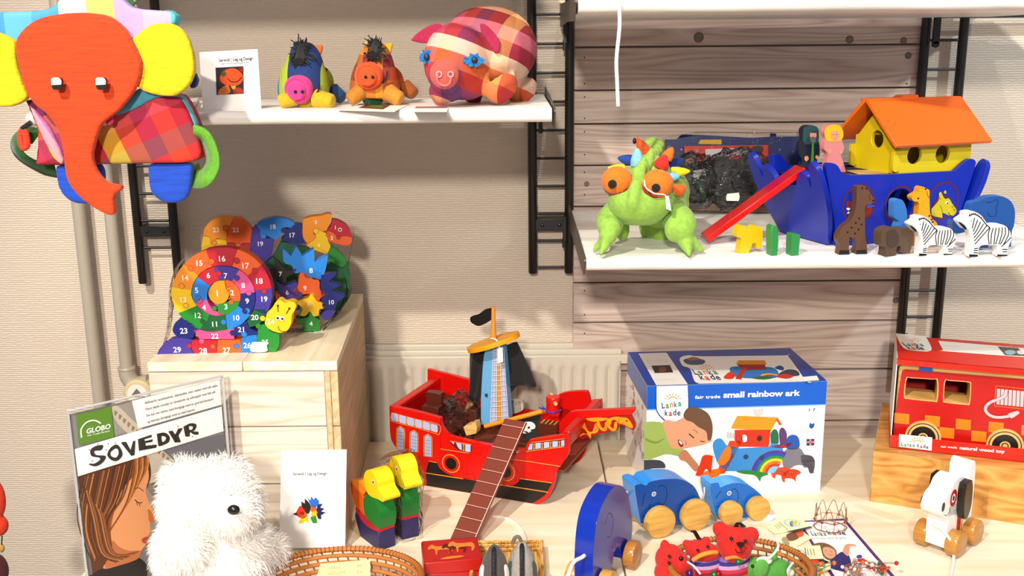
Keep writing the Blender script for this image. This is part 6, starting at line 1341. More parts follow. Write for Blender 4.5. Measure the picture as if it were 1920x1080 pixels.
peL, LL = endb(560, 912, 432, 470, 0, 0, 'end_board', .008)
endb(1240, 880, 1375, 450, 0, 0, 'end_board', .006)
dz = U(860, 502)[1]-.004
uL, uR = U(480, 500)[0], U(1345, 480)[0]
b = MB(); b.plate(plA, [(uL+.008, dz-.008), (uR-.01, dz-.008), (uR-.012, dz), (uL+.006, dz)], AW-.02, AD, -.0098); ob('deck', b, ark)
b = MB(); b.plate(plA, [(U(578, 910)[0], .001), (U(1205, 880)[0], .001), (U(1205, 880)[0]+.003, .009), (U(578, 910)[0]-.003, .009)], AW-.02, AB, -.0098); ob('hull_floor', b, ark)
b = MB(); pD_ = Pl(plA.w(0, dz+.0006, 0), plA.u, -plA.n); b.px(pD_, zk([(612, 480, 1), (820, 474, 1), (860, 498, 1), (690, 503, 1)]), .0, M('#e4cf9a', .5, 'wood'), .0005, smooth=False); ob('deck_hatch', b, ark)
# cabin
zd = plA.w(0, dz, 0).z
c0 = -.014; plH1 = plA.off(c0); f = lambda x, y, pl=plH1: pl.uv(*zk([(x, y)])[0][:2])
h0 = f(915, 490); h1 = f(1272, 478); eL, eR = f(890, 350), f(1430, 333)
CD = .112; wt = .007; v0 = dz+.0005; vt = f(915, 345)[1]+.012; 
cab = ark
def wall(pl, outer, holes, nm):
    b = MB(); b.plate(pl, [outer]+holes, wt, AY); ob(nm, b, cab, bevel=.001)
uE = f(1320, 400)[0]
wall(plH1, [(h0[0], v0), (uE, v0), (uE, vt), (h0[0], vt)], [circ(*f(1006, 393), .0150, 28), circ(*f(1165, 388), .0150, 28)], 'cabin_wall')
wall(plH1.off(-CD+wt), [(h0[0], v0), (uE, v0), (uE, vt), (h0[0], vt)], [circ(f(1006, 393)[0], f(1006, 393)[1], .0132, 28), circ(f(1165, 388)[0], f(1006, 393)[1], .0132, 28)], 'cabin_wall')
pMid = plA.off(c0-CD/2); rl = pMid.uv(*zk([(768, 92)])[0][:2]); rr_ = pMid.uv(*zk([(1250, 72)])[0][:2]); rv = (rl[1]+rr_[1])/2
for uu, s in ((h0[0]+.006, 1), (uE-.012, 1)):
    pg = Pl(plH1.w(uu, 0, -CD/2), -plA.n, (0, 0, 1)); hh = CD/2
    hl_ = [circ(0, v0+(rv-v0)*.46, .0145, 28)]
    wall(pg, [(-hh+wt, v0), (hh-wt, v0), (hh-wt, vt), (0, rv-.008), (-hh+wt, vt)], hl_, 'gable_wall')
for c_ in (0, -CD+wt):
    for uu, w_ in ((h0[0]-.012, .014),):
        b = MB(); b.plate(plH1.off(c_), sm([(uu, v0+.042, 1), (uu+w_, v0+.042, 1), (uu+w_, v0+.008, 1), (uu+w_*.5, v0+.004), (uu, v0+.010)], 3), wt, AY); ob('wall_tab', b, cab, bevel=.001)
# roof
E0 = plA.off(c0+.022); E1 = plA.off(c0-CD-.022); e0 = E0.uv(*zk([(893, 348)])[0][:2]); e1 = E0.uv(*zk([(1432, 332)])[0][:2]); ev = (e0[1]+e1[1])/2
ra = min(rl[0], rr_[0]); ua, ub = min(rl[0], e0[0]), max(rr_[0], e1[0])
for s in (0, 1):
    A_ = pMid.w(ua, rv, 0); Bq = (E0 if s == 0 else E1).w(ua, ev, 0)
    sl = A_-Bq; pr_ = Pl(Bq, plA.u if s == 0 else -plA.u, sl); L_ = sl.length; w_ = ub-ua
    b = MB(); o = [(0, 0), (w_, 0), (w_, L_), (0, L_)] if s == 0 else [(-w_, 0), (0, 0), (0, L_), (-w_, L_)]
    b.plate(pr_, o, .006, AO, .006); ob('roof_slope', b, ark, bevel=.001)
b = MB(); b.plate(pMid, [(ua, rv+.001), (ua+(ub-ua)*.52, rv+.001), (ua+(ub-ua)*.52, rv+.009), (ua+(ub-ua)*.36, rv+.009), (ua+(ub-ua)*.33, rv+.005), (ua, rv+.005)], .02, AO, .008); ob('ridge_board', b, ark, bevel=.001)
# ramp
A0, A1 = PZ(1312, 442, S2+.003), PZ(1334, 461, S2+.003); tm = peL.w(0, LL*.80, .01); ce = (A0+A1)/2
T0 = tm; hw = (A1-A0).length/2*.85; vr = T0-ce; ur = (plA.n*-1); plR = Pl(ce, (A1-A0), vr)
if plR.n.z < 0: plR = Pl(ce, -(A1-A0), vr)
Lr = vr.length*1.10
b = MB(); b.plate(plR, [(-.023, .002), (.023, .002), (.023, Lr), (-.023, Lr)], .008, M('#d8140f', .3), .009); b.plate(plR, [(.0225, .002), (.0245, .002), (.0245, Lr), (.0225, Lr)], .010, M('#e01a12', .3), .0105)
tag(ob('ramp', b, bevel=.0008), 'long plain red wooden ramp leaning up to the bow of the blue ark', 'ramp')
# two carved people on deck
def figure(x0, y0, off, L, robe, label, extra, z=zk):
    pl = plA.off(off); b = MB(); fl = pl.uvs(z(L)); mv = min(p[1] for p in fl); fl = [(p[0], p[1]-mv+dz+.0008)+tuple(p[2:]) for p in fl]
    sh = -mv+dz+.0008; b.plate(pl, sm(fl, 4), .011, robe)
    for LL_, c, o in extra: b.plate(pl, sm([(q[0], q[1]+sh)+tuple(q[2:]) for q in pl.uvs(z(LL_))], 3), 0, c, o)
    tag(ob('wooden_figure', b, bevel=.0015), label, 'toy figure', 'carved figures on the ark deck')
SK = M('#e6a487', .5)
figure(0, 0, -.105, [(372, 378, 1), (380, 340), (360, 300), (365, 240), (382, 215), (380, 165), (400, 142), (430, 138), (462, 150), (472, 180), (468, 215), (475, 260), (475, 310), (462, 330), (468, 400, 1), (370, 400, 1)], M('#141c2e', .4), 'dark-robed wooden figure with grey beard standing on the ark deck',
  [([(385, 240), (382, 165), (402, 144), (430, 140), (460, 152), (470, 180), (466, 235), (430, 245)], M('#1c4448', .5), .0005), ([(420, 182, 1), (455, 182, 1), (455, 205), (438, 215), (420, 205)], SK, .0009), ([(418, 210), (436, 203), (455, 212), (448, 235), (430, 238)], M('#5c6468', .5), .0011), ([(430, 240, 1), (442, 240, 1), (440, 400, 1), (420, 400, 1)], M('#4f9a4a', .5), .0010), ([(388, 318), (405, 312), (412, 328), (400, 342), (390, 335)], SK, .0011), ([(450, 312), (464, 310), (464, 328), (452, 328)], SK, .0011)])
figure(0, 0, -.075, [(495, 432, 1), (512, 390), (520, 330), (500, 300), (505, 255), (512, 240), (500, 200), (520, 170), (555, 160), (590, 170), (606, 205), (598, 245), (612, 290), (602, 325), (595, 335), (612, 390), (622, 432, 1)], M('#e09494', .45), 'pink-dressed wooden figure with yellow hair standing on the ark deck',
  [([(512, 250), (500, 200), (520, 172), (555, 162), (590, 172), (606, 205), (600, 245), (560, 258)], M('#eec21c', .45), .0005), ([(535, 205, 1), (575, 198), (582, 235), (560, 255), (540, 240)], SK, .0009), ([(518, 305), (535, 302), (538, 320), (528, 332)], SK, .0009), ([(582, 310), (600, 308), (598, 325), (588, 328)], SK, .0009), ([(545, 218, 1), (553, 216, 1), (553, 219, 1), (545, 221, 1)], BLK_M if False else M('#7a4a30'), .0011), ([(562, 216, 1), (572, 216, 1), (572, 219, 1), (562, 219, 1)], M('#7a4a30'), .0011), ([(550, 238), (560, 242), (570, 237), (560, 240)], M('#a83a3a'), .0011)])
# ------------------------------------------------------------------ flat wooden animals
def animal(name, x1, y1, x2, y2, L, t, col, label, deco=None, z=zA, k=5, side=None, yaw=None):
    pl = gp(x1, y1, x2, y2, S2) if yaw is None else yawp(PZ(x1, y1, S2), yaw)
    q = pl.uvs(z(L)); mv = min(p[1] for p in q)
    b = MB(); cz = lambda L: [(p[0], max(.0004, p[1])) for p in L]
    b.plate(pl, cz(sm(q, k)), t, col, 0, side)
    for d in deco or []:
        if d[0] == 'dots':
            for x, y in d[1]: b.plate(pl, circ(*pl.uv(*z([(x, y)])[0][:2]), d[2], 8), 0, d[3], .0005)
        elif d[0] == 'st':
            for pts in d[1]: b.stroke(pl, z(pts), d[2], d[3], .0006)
        else: b.plate(pl, cz(sm(pl.uvs(z(d[1])), 3)), 0, d[2], .0007)
    return tag(ob(name, b, bevel=.0012, seg=2), label, 'toy animal')
BR2 = M('#5a3c28', .45); K = M('#0f0e0d', .4); ZW = M('#f1efea', .4)
animal('toy_giraffe', 1572, 478, 1626, 477, [(68, 742, 1), (80, 640), (58, 600), (65, 540), (110, 460), (190, 390), (232, 300), (245, 200), (250, 70), (262, 52), (330, 48), (360, 75), (385, 120), (420, 180), (415, 205), (385, 235), (335, 245), (330, 400), (335, 560), (350, 640), (350, 732, 1), (240, 730, 1), (245, 640), (240, 575), (200, 570), (172, 600), (172, 742, 1)], .016, BR2, 'dark brown wooden giraffe with black spots, leftmost in front of the ark',
  [('dots', [(270, 370), (295, 430), (237, 415), (195, 462), (265, 480), (155, 508), (230, 520), (183, 568), (410, 192), (300, 68), (345, 70)], .0016, K), ('f', [(72, 690, 1), (170, 690, 1), (172, 742, 1), (68, 742, 1)], K), ('f', [(245, 688, 1), (348, 684, 1), (350, 732, 1), (240, 730, 1)], K), ('st', [[(372, 130), (378, 165), (372, 190)]], .0007, K)], yaw=6)
animal('toy_lion', 1661, 481, 1706, 473, [(535, 755, 1), (545, 665), (500, 640), (495, 520), (520, 480), (590, 455), (650, 475), (665, 485), (700, 470), (760, 468), (800, 500), (820, 560), (800, 640), (780, 715, 1), (680, 712, 1), (690, 660), (655, 650), (645, 690), (635, 755, 1)], .018, M('#54402f', .5), 'small dark brown wooden lion with chunky head between giraffe and zebras',
  [('f', [(545, 560), (560, 500), (620, 485), (660, 530), (655, 620), (600, 665), (555, 640)], M('#423026', .5)), ('st', [[(580, 570), (600, 585)], [(590, 600), (605, 598)]], .0007, K)], yaw=20)
def zebra(x1, y1, x2, y2, dx, dy, s, label, yaw):
    g_ = lambda L: [(dx+(p[0]-1260)*s, dy+(p[1]-760)*s)+tuple(p[2:]) for p in L]
    out = [(1370, 755, 1), (1375, 660), (1385, 560), (1360, 470), (1330, 478), (1265, 405), (1270, 380), (1320, 345), (1325, 312), (1370, 298), (1430, 305), (1500, 350), (1560, 430), (1640, 428), (1720, 440), (1780, 500), (1790, 580), (1770, 640), (1752, 690), (1750, 758, 1), (1650, 752, 1), (1655, 660), (1640, 638), (1560, 635), (1500, 640), (1470, 665), (1455, 755, 1)]
    st = [[(1580+i*30, 468-i*2), (1560+i*34, 530), (1570+i*24+(-8 if i % 2 else 0), 630)] for i in range(7)]+[[(1575-i*30, 462-i*20), (1505-i*20, 540-i*18), (1425-i*4, 630-i*32)] for i in range(6)]
    st += [[(1420, 672), (1462, 668)], [(1415, 690), (1458, 690)], [(1415, 712), (1455, 714)], [(1700, 680), (1752, 680)], [(1705, 705), (1748, 702)], [(1788, 560), (1740, 610), (1690, 655)]]
    st += [[(1370+i*20, 345-6*i if i < 3 else 315+(i-2)*12), (1378+i*20, 322-4*i if i < 3 else 300+(i-2)*14)] for i in range(8)]+[[(1368, 348), (1420, 328), (1480, 360), (1540, 430), (1580, 465)]]
    animal('toy_zebra', x1, y1, x2, y2, g_(out), .015, ZW, label, [('st', [g_(q) for q in st], .0015, K), ('f', g_([(1262, 405), (1290, 412), (1330, 445), (1345, 470), (1330, 482), (1290, 445)]), K), ('f', g_([(1370, 728, 1), (1455, 732, 1), (1455, 757, 1), (1370, 757, 1)]), K), ('f', g_([(1650, 730, 1), (1750, 732, 1), (1750, 759, 1), (1650, 755, 1)]), K), ('st', [g_([(1375, 395), (1395, 392), (1390, 400)])], .0006, K)], yaw=yaw)
zebra(1724, 480, 1778, 474, 772, 748, .875, 'smaller black and white striped wooden zebra, left of the other zebra', 8)
zebra(1817, 482, 1888, 482, 1260, 760, 1.0, 'larger striped wooden zebra, rightmost in front of the blue elephant', 4)
animal('toy_giraffe', 1715, 463, 1760, 463, [(838, 665, 1), (845, 500), (862, 320), (868, 215), (820, 200), (798, 165), (810, 140), (860, 110), (872, 70), (900, 52), (945, 72), (975, 95), (975, 160), (980, 300), (1000, 370), (1050, 420), (1060, 520), (1060, 655, 1), (975, 655, 1), (975, 590), (900, 580), (900, 665, 1)], .014, M('#f0a818', .4), 'bright yellow wooden giraffe standing between the ark and the smaller zebra',
  [('dots', [(862, 170), (972, 345), (995, 382), (1008, 405), (935, 78)], .0016, K), ('f', [(838, 640, 1), (868, 640, 1), (868, 668, 1), (838, 665, 1)], K), ('f', [(975, 632, 1), (1055, 632, 1), (1055, 660, 1), (975, 660, 1)], K), ('st', [[(948, 95), (955, 140), (972, 165)]], .0007, K)], yaw=10)
animal('toy_elephant', 1815, 470, 1895, 466, [(1480, 665, 1), (1480, 600), (1440, 545), (1360, 500), (1300, 515), (1222, 520), (1205, 470), (1210, 400), (1260, 405), (1330, 430), (1368, 280), (1400, 215), (1480, 195), (1530, 165), (1620, 148), (1700, 150), (1790, 200), (1830, 300), (1820, 440), (1800, 500), (1790, 655, 1), (1700, 660, 1), (1680, 600), (1580, 600), (1560, 665, 1)], .018, M('#245c9e', .4), 'blue wooden elephant standing behind the larger zebra',
  [('st', [[(1540, 210), (1590, 205), (1645, 180), (1660, 215), (1640, 260), (1645, 320), (1610, 352), (1570, 340), (1555, 305)]], .0009, M('#0f2a4c'))], side=M('#2f74bc', .4), yaw=3)
animal('toy_elephant', 1687, 470, 1702, 470, [(700, 640, 1), (690, 560), (650, 470), (672, 400), (625, 365), (620, 300), (625, 200), (665, 178), (710, 195), (745, 280), (755, 420), (765, 640, 1)], .016, M('#3f7fc0', .4), 'slim blue wooden trunked animal seen end on behind the lion', side=M('#4f93d2', .4), yaw=12)
z5 = Zm(1380, 160, 3)
animal('toy_camel', 1387, 476, 1425, 466, [(20, 948, 1), (28, 880), (30, 860), (5, 850), (8, 820), (20, 792), (50, 790), (70, 815), (95, 795), (120, 790), (145, 805), (150, 840), (145, 912, 1), (118, 920, 1), (112, 890), (95, 890), (85, 905), (68, 955, 1)], .014, M('#e8c418', .4), 'small yellow wooden camel standing alone in front of the red ramp', z=z5, yaw=18)
for x, L, lab in ((1449, [(200, 960, 1), (200, 800), (235, 797, 1), (240, 880), (232, 962, 1)], 'taller thin green wooden piece seen end on, nearer the camel'), (1485, [(312, 960, 1), (315, 850), (330, 836), (362, 840, 1), (358, 890), (350, 962, 1)], 'shorter thin green wooden piece seen end on, nearer the ark')):
    animal('toy_crocodile', x, 480, x+14, 480, L, .018, M('#3d9a58', .45), lab, z=z5, yaw=14, k=3)['group'] = 'thin green wooden pieces'
# ------------------------------------------------------------------ green dragon plush
DGc = M('#a2ca5c', .85, 'cloth'); DG2 = M('#82b048', .85, 'cloth')
zx = Zm(1060, 180, 3.177)
def D3(x, y, Y): q = zx([(x, y)])[0]; return PY(q[0], q[1], Y)
t = thing('plush_dragon', 'green plush dragon with orange eyes and coloured spikes at the left of the shelf', 'plush toy', Vector((D3(480, 800, -.44).x, -.40, S2)))
b = MB()
b.ell(D3(440, 640, -.485), (.050, .040, .034), DGc, (0, 4, 0)); b.ell(D3(350, 625, -.485), (.026, .034, .026), DGc); b.ell(D3(540, 620, -.485), (.028, .034, .028), DGc)
b.tube(sm3([D3(430, 510, -.50), D3(412, 570, -.514), D3(404, 640, -.520), D3(398, 700, -.508)], 4), [.010]*13, DGc, 10); b.ell(D3(440, 740, -.475), (.034, .024, .008), DGc); b.ell(D3(500, 480, -.44), (.036, .04, .036), DGc)
b.ell(D3(560, 560, -.36), (.050, .09, .045), DGc); b.ell(D3(620, 640, -.38), (.030, .06, .040), DGc)
ob('head', b, t, remesh=.0026, rs=10)
b = MB(); 
b.tube(sm3([D3(300, 690, -.44), D3(255, 740, -.47), D3(265, 800, -.50), D3(245, 855, -.505)], 5), [.020]*6+[.019]*5+[.014]*5, DGc, 14); b.ell(D3(270, 745, -.475), (.022, .020, .026), DGc)
for e in ((165, 840), (205, 890)): b.tube([D3(262, 828, -.50), Vector((D3(e[0], e[1], -.50-.01*(e[1] > 850)).x, -.495-.03*(e[1] > 850), S2+.006))], [.013, .003], DGc, 12)
c = D3(650, 640, -.42)
b.tube(sm3([c, D3(665, 720, -.46), D3(695, 790, -.49), D3(690, 840, -.49)], 5), [.020, .02, .02, .021, .022, .024, .026, .026, .026, .026, .024, .022, .020, .018, .016, .014], DGc, 14); b.ell(D3(650, 790, -.495), (.016, .016, .022), DGc)
for e, yy in (((740, 928), -.53), ((828, 892), -.50)): q = D3(e[0], e[1], yy); b.tube([D3(715, 845, -.49), Vector((q.x, yy, S2+.005))], [.016, .003], DGc, 12)
b.ell(D3(570, 760, -.36), (.018, .02, .04), DG2); b.ell(D3(340, 790, -.40), (.012, .015, .022), DG2); b.ell(D3(505, 765, -.34), (.02, .02, .03), DG2)
b.ell(D3(560, 640, -.38), (.05, .06, .04), DGc)
ob('body', b, t, remesh=.0028, rs=8)
b = MB(); pts = sm3([D3(425, 500, -.505), D3(450, 450, -.50), D3(485, 400, -.47), D3(520, 360, -.44), D3(545, 330, -.40)], 8)
for i, p in enumerate(pts): b.ell(p+Vector((.003*sin(i*1.7), 0, .003*cos(i*2.3))), (.0075+.002*sin(i*1.3), .006, .011), DGc, n=8, m=6)
for i in range(7): b.ell(D3(500+12*i % 50, 330-i*9, -.40+.004*i), (.013, .008, .009), DG2, n=8, m=6)
ob('mane', b, t, remesh=.0018, rs=3)
OE = M('#f08a14', .85, 'cloth'); OD = M('#a83a0c', .85, 'cloth')
for (x, y, Y, r, px_, py_, lr) in ((308, 505, -.495, .0245, 280, 525, -1), (548, 525, -.505, .0250, 540, 548, 1)):
    c = D3(x, y, Y); b = MB(); b.ell(c, (r, r*.9, r*.92), OE); ob('eye', b, t, smooth=180)
    b = MB(); b.ell(c+Vector((.003*-lr, .004, -.0065)), (r*1.02, r*.9, r*.8), OD); ob('eyelid', b, t, smooth=180)
    q = D3(px_, py_, Y-r*.90); b = MB(); b.ell(q, (.0068, .0035, .0068), M('#0c0a0a', .9, 'cloth')); ob('pupil', b, t, smooth=180)
for a, e, c, r, Yo in (((490, 355), (425, 250), '#e4641c', .011, -.43), ((430, 415), (428, 312), '#9ad2e6', .0115, -.45), ((400, 385), (312, 370), '#1c56b0', .0095, -.42), ((350, 440), (252, 428), '#ecdc28', .009, -.43), ((565, 425), (598, 350), '#e03422', .0125, -.47), ((600, 375), (640, 305), '#e88a28', .010, -.42), ((625, 420), (700, 375), '#123a8a', .011, -.40), ((630, 455), (745, 448), '#ecdc28', .009, -.43), ((610, 485), (682, 478), '#8accec', .0085, -.46), ((655, 575), (715, 535), '#f0701c', .011, -.46)):
    A, B = D3(a[0], a[1], Yo), D3(e[0], e[1], Yo-.004); b = MB(); b.tube([A, A.lerp(B, .35), A.lerp(B, .75), B], [r, r*.95, r*.6, r*.2], M(c, .85, 'cloth'), 12); ob('spike', b, t, remesh=.0014, rs=2)
b = MB(); b.ell(D3(412, 268, -.435), (.003, .003, .005), M('#0c0a0a')); ob('spike_tip', b, t)
b = MB(); b.tube(sm3([D3(470, 500, -.53), D3(480, 545, -.533), D3(530, 580, -.53), D3(590, 588, -.522), D3(600, 610, -.52)], 5), .0011, CRD, 6); pq = Pl(D3(610, 650, -.52), (1, .1, 0), (0, 0, 1)); b.plate(pq, [(-.004, .014), (.001, .014), (.006, -.009), (-.002, -.006)], .0005, WH); ob('price_tag', b, t)
# ------------------------------------------------------------------ shrink-wrapped ark parts behind
zw = Zm(1240, 240, 6.75); Yp = -.10
t = thing('wrapped_ark', 'film-wrapped flat ark kit with dark animals lying behind the dragon and ramp', 'toy pack', Vector((PY(1380, 380, Yp).x, Yp, S2)))
pW = Pl((0, Yp, S2), (1, 0, 0), (0, .12, 1))
def wp(nm, L, c, o, t_=.006, k=3):
    b = MB(); b.px(pW, zw(L), t_, M(c, .4), o, k=k); ob(nm, b, t, bevel=.0012)
wp('blue_board', [(50, 145, 1), (200, 140), (250, 90), (400, 85), (1150, 125, 1), (1380, 110, 1), (1385, 68, 1), (1455, 72, 1), (1455, 110, 1), (1740, 105, 1), (1740, 700, 1), (60, 800, 1)], '#1d3578', .0)
wp('yellow_board', [(460, 205, 1), (490, 148, 1), (760, 145, 1), (765, 210, 1)], '#e0b81c', .003, .004)
wp('orange_board', [(270, 230, 1), (1340, 215, 1), (1340, 420, 1), (300, 420, 1)], '#d8481c', .010)
wp('white_card', [(540, 270, 1), (1080, 250, 1), (1040, 330), (700, 370), (550, 410, 1)], '#d9d2d0', .013, .002)
wp('dark_animal', [(640, 480), (660, 380), (780, 365), (900, 400), (1000, 370), (1150, 235), (1240, 240), (1250, 290), (1150, 350), (1100, 420), (1330, 440), (1340, 620), (1200, 760), (1000, 960), (700, 980), (650, 800), (560, 640)], '#2a2622', .022, .014, 4)
wp('black_ring', [(850, 640), (920, 560), (1040, 540), (1120, 600), (1130, 700), (1060, 790), (900, 790)], '#0c0908', .030, .012, 4)
wp('dark_animal', [(190, 430), (280, 320), (380, 330), (450, 440), (560, 640), (640, 840), (560, 1000), (330, 1000), (230, 850), (200, 640)], '#242220', .020, .014, 4)
wp('green_strip', [(400, 640, 1), (445, 620, 1), (540, 860, 1), (490, 895, 1)], '#4f9a4c', .024, .003)
wp('pink_piece', [(275, 405, 1), (350, 378, 1), (385, 400, 1), (380, 440), (320, 450, 1)], '#c88a70', .024, .003)
wp('blue_piece', [(90, 450, 1), (270, 375, 1), (250, 500), (100, 520)], '#142f6c', .022, .006)
wp('yellow_piece', [(1190, 740, 1), (1240, 640), (1290, 600), (1340, 605, 1), (1340, 700), (1260, 780)], '#b88a1c', .036, .006)
wp('brown_piece', [(250, 900), (400, 880), (700, 960), (1250, 900), (1500, 850), (1600, 980), (1300, 1050), (500, 1040), (280, 1000)], '#5a4432', .016, .02)
wp('paper_tag', [(360, 545, 1), (510, 512, 1), (525, 600, 1), (372, 632, 1)], '#d4cec6', .036, .0006)
wp('price_sticker', [(765, 825, 1), (905, 812, 1), (918, 860), (905, 915, 1), (758, 912, 1), (750, 870)], '#e4e0da', .052, .0005)
def crinkle(cx, cy, rx, rz, c, seed, mat):
    o = pW.w(*pW.uv(*zw([(cx, cy)])[0][:2]), c); b = MB(); rumple(b, o, (rx, .022, rz), mat, seed, .16, 40, 26); ob('film_wrapper', b, t, smooth=20)
CF_ = film('crinkled_film', .34, (.93, .94, .97, 1), 1, 55)
crinkle(900, 640, .078, .058, .024, 11, CF_); crinkle(400, 640, .045, .050, .020, 12, CF_)
b = MB(); b.px(pW, zw([(30, 120, 1), (400, 60, 1), (1740, 60, 1), (1760, 480, 1), (1400, 960), (300, 1040), (60, 800)]), .05, film('wrap_film', .12, (.97, .97, .98, 1), .8, 30), .034); ob('film_wrapper', b, t, smooth=40)
# ------------------------------------------------------------------ left shelf: card, pigs, flyers
zy = Zm(360, 0, 2.5946)
pc = gp(381, 209, 490, 204, S1); pc = Pl(PZ(381, 209, S1), pc.u, (0, .12, 1))
b = MB(); b.px(pc, [(381, 209, 1), (490, 204, 1), (483, 92, 1), (374, 98, 1)], .001, M('#f7f5f1', .5, 'paper'), smooth=False)
b.tpx(pc, 'Serwolt | Leg og Design', (410, 116), (474, 112), 6, M('#26221f'), .0005, bold=.012); b.tpx(pc, 'Kære ven og samarbejds hoste', (414, 121), (466, 118), 2.6, M('#26221f'), .0005)
b.px(pc, [(404, 127, 1), (456, 124, 1), (457, 176, 1), (406, 178, 1)], 0, M('#2c2220', .5, 'paper'), .0004, smooth=False)
for L, c in (([(412, 150), (418, 134), (438, 128), (453, 138), (455, 150), (445, 160), (425, 160)], '#e0622a'), ([(414, 165), (426, 160), (432, 172), (422, 177), (408, 176)], '#e88a34'), ([(437, 170), (446, 164), (455, 168), (456, 175), (440, 176)], '#a84a2a'), ([(414, 138), (420, 132), (424, 140), (418, 144)], '#3f7a4a'), ([(433, 162), (438, 158), (442, 164), (437, 168)], '#f0a04a'), ([(448, 128), (455, 126), (456, 134), (450, 134)], '#9a2a2a')): b.px(pc, L, 0, M(c, .5, 'paper'), .0007, k=4)
b.stroke(pc, [(426, 147), (433, 153), (444, 153), (453, 145)], .0013, M('#2c1410'), .0010)
tag(ob('greeting_card', b, smooth=0), 'small white card with photo of an orange plush face leaning on the left shelf', 'card')
def flat_px(L, z, c, th=.0008): 
    b = MB(); pl = Pl((0, 0, z), (1, 0, 0), (0, 1, 0)); b.px(pl, L, th, M(c, .5, 'paper'), smooth=False); return b, pl
b, pl = flat_px(zy([(708, 535, 1), (830, 505, 1), (1055, 508, 1), (985, 542, 1)]), S1+.0012, '#efece6'); b.px(pl, zy([(810, 525, 1), (850, 508, 1), (965, 512, 1), (930, 532, 1)]), 0, M('#7a3a24', .5, 'paper'), .0004, smooth=False); b.px(pl, zy([(850, 522, 1), (880, 512, 1), (940, 515, 1), (920, 526, 1)]), 0, M('#4a8a3a', .5, 'paper'), .0006, smooth=False)
tag(ob('flyer', b, smooth=0), 'flyer with a small colour photo lying in front of the orange-snouted pig', 'flyer')
b, pl = flat_px(zy([(1070, 542, 1), (1080, 518, 1), (1250, 518, 1), (1240, 542, 1)]), S1+.0012, '#efe6e2'); b.px(pl, zy([(1085, 526, 1), (1090, 519, 1), (1245, 519, 1), (1240, 526, 1)]), 0, M('#b87a7a', .5, 'paper'), .0004, smooth=False)
tag(ob('flyer', b, smooth=0), 'narrow pink-edged flyer lying left of the large plaid pig', 'flyer')
for i, (lab) in enumerate(('lower pale booklet lying beside the white card on the left shelf', 'upper pale booklet lying on another booklet beside the white card')):
    b, pl = flat_px([(335, 205-i, 1), (338, 188-i, 1), (372, 184-i, 1), (362, 201-i, 1)], S1+.005+i*.0045, '#dcd8d2' if i else '#c8c4be', .004); tag(ob('booklet', b, smooth=0), lab, 'booklet')
MG = M('#e0489a', .85, 'cloth'); BKY = M('#0c0a0c', .9, 'cloth')
def Q3(x, y, Y): q = zy([(x, y)])[0]; return PY(q[0], q[1], Y)
def smallpig(x0, mats, label, Y, cx, top, snout, snc, legs, ears, hair, belly, smile, eyes):
    t = thing('plush_pig', label, 'plush toy', Vector((Q3(cx, 500, Y).x, Y+.03, S1)), 'small patchwork pigs with black forelocks')
    b = MB()
    b.tube(sm3([Q3(cx+2, 470, Y), Q3(cx+4, 400, Y), Q3(cx+7, 320, Y+.008), Q3(cx+7, 250, Y+.016), Q3(cx+7, top-5, Y+.02)], 4), [.042]+[.041]*3+[.039]*2+[.037, .035, .032, .030, .028, .026, .023, .021, .018, .015, .010], mats[0], 20)
    b.ell(Q3(cx+60, 400, Y+.05), (.030, .05, .030), mats[0])
    ob('body', b, t, remesh=.003, rs=8)
    for (x, y, x2, y2, m_, r, yo) in legs: 
        b = MB(); A, B = Q3(x, y, Y+yo), Q3(x2, y2, Y+yo-.01); B.z = max(B.z, S1+r*.7); b.tube(sm3([A, A.lerp(B, .5), B], 3), [r*1.25, r*1.2, r*1.1, r*1.05, r, r*.95, r*.8], m_, 14); ob('leg', b, t, remesh=.0024, rs=5)
    c = Q3(snout[0], snout[1], Y-.040); b = MB(); b.lathe(c, (-.12 if cx < 600 else -.05, -1, -.12), [(.0, -.012), (.021, -.010), (.0225, .004), (.019, .011), (.0165, .010), (.015, .0095), (.0145, .016), (.012, .019), (.004, .020)], snc, 28); ob('snout', b, t, bevel=.0012)
    for s in (-1, 1): b = MB(); b.ell(Q3(snout[0]+s*17, snout[1]+(12 if cx < 600 else 5), Y-.0605), (.0028, .0018, .0028), BKY); ob('nostril', b, t)
    for L, m_, yo in ears: b = MB(); pe = Pl((0, Y+yo, S1), (1, 0, 0), (0, 0, 1)); b.px(pe, zy(L), .007, m_, k=4); ob('ear', b, t, remesh=.0016, rs=3)
    b = MB(); rn = random.Random(cx)
    hA, hB = hair
    for i in range(260):
        f = rn.random(); a = Q3(hA[0]+(hB[0]-hA[0])*f+rn.gauss(0, 13), hA[1]+(hB[1]-hA[1])*f, Y+.004-.034*f); d = Vector((rn.gauss(0, .0055), rn.gauss(-.003, .002), rn.gauss(.004-.010*f, .004))); b.tube([a, a+d], [.0016, .0009], BKY, 4)
    b.tube(sm3([Q3(hA[0], hA[1]+10, Y), Q3((hA[0]+hB[0])/2, (hA[1]+hB[1])/2, Y-.012), Q3(hB[0], hB[1], Y-.034)], 5), .0075, BKY, 10)
    ob('forelock', b, t)
    for e in eyes: b = MB(); b.tube(sm3([Q3(p[0], p[1], Y-.026) for p in e], 4), .0016, BKY, 6); ob('eye', b, t)
    b = MB(); b.tube(sm3([Q3(p[0], p[1], Y-.041) for p in smile], 5), .0012, BKY, 6); ob('mouth', b, t)
pg1 = plaid('pig_green_blue', ['#a8b83c', '#a8b83c', '#1c88b8', '#1c88b8', '#a8b83c', '#1f3f78', '#1f3f78', '#1f3f78'], None, .0165, 1, axx=0, rot=(0, 0, 0), off=(.098, 0, 0))
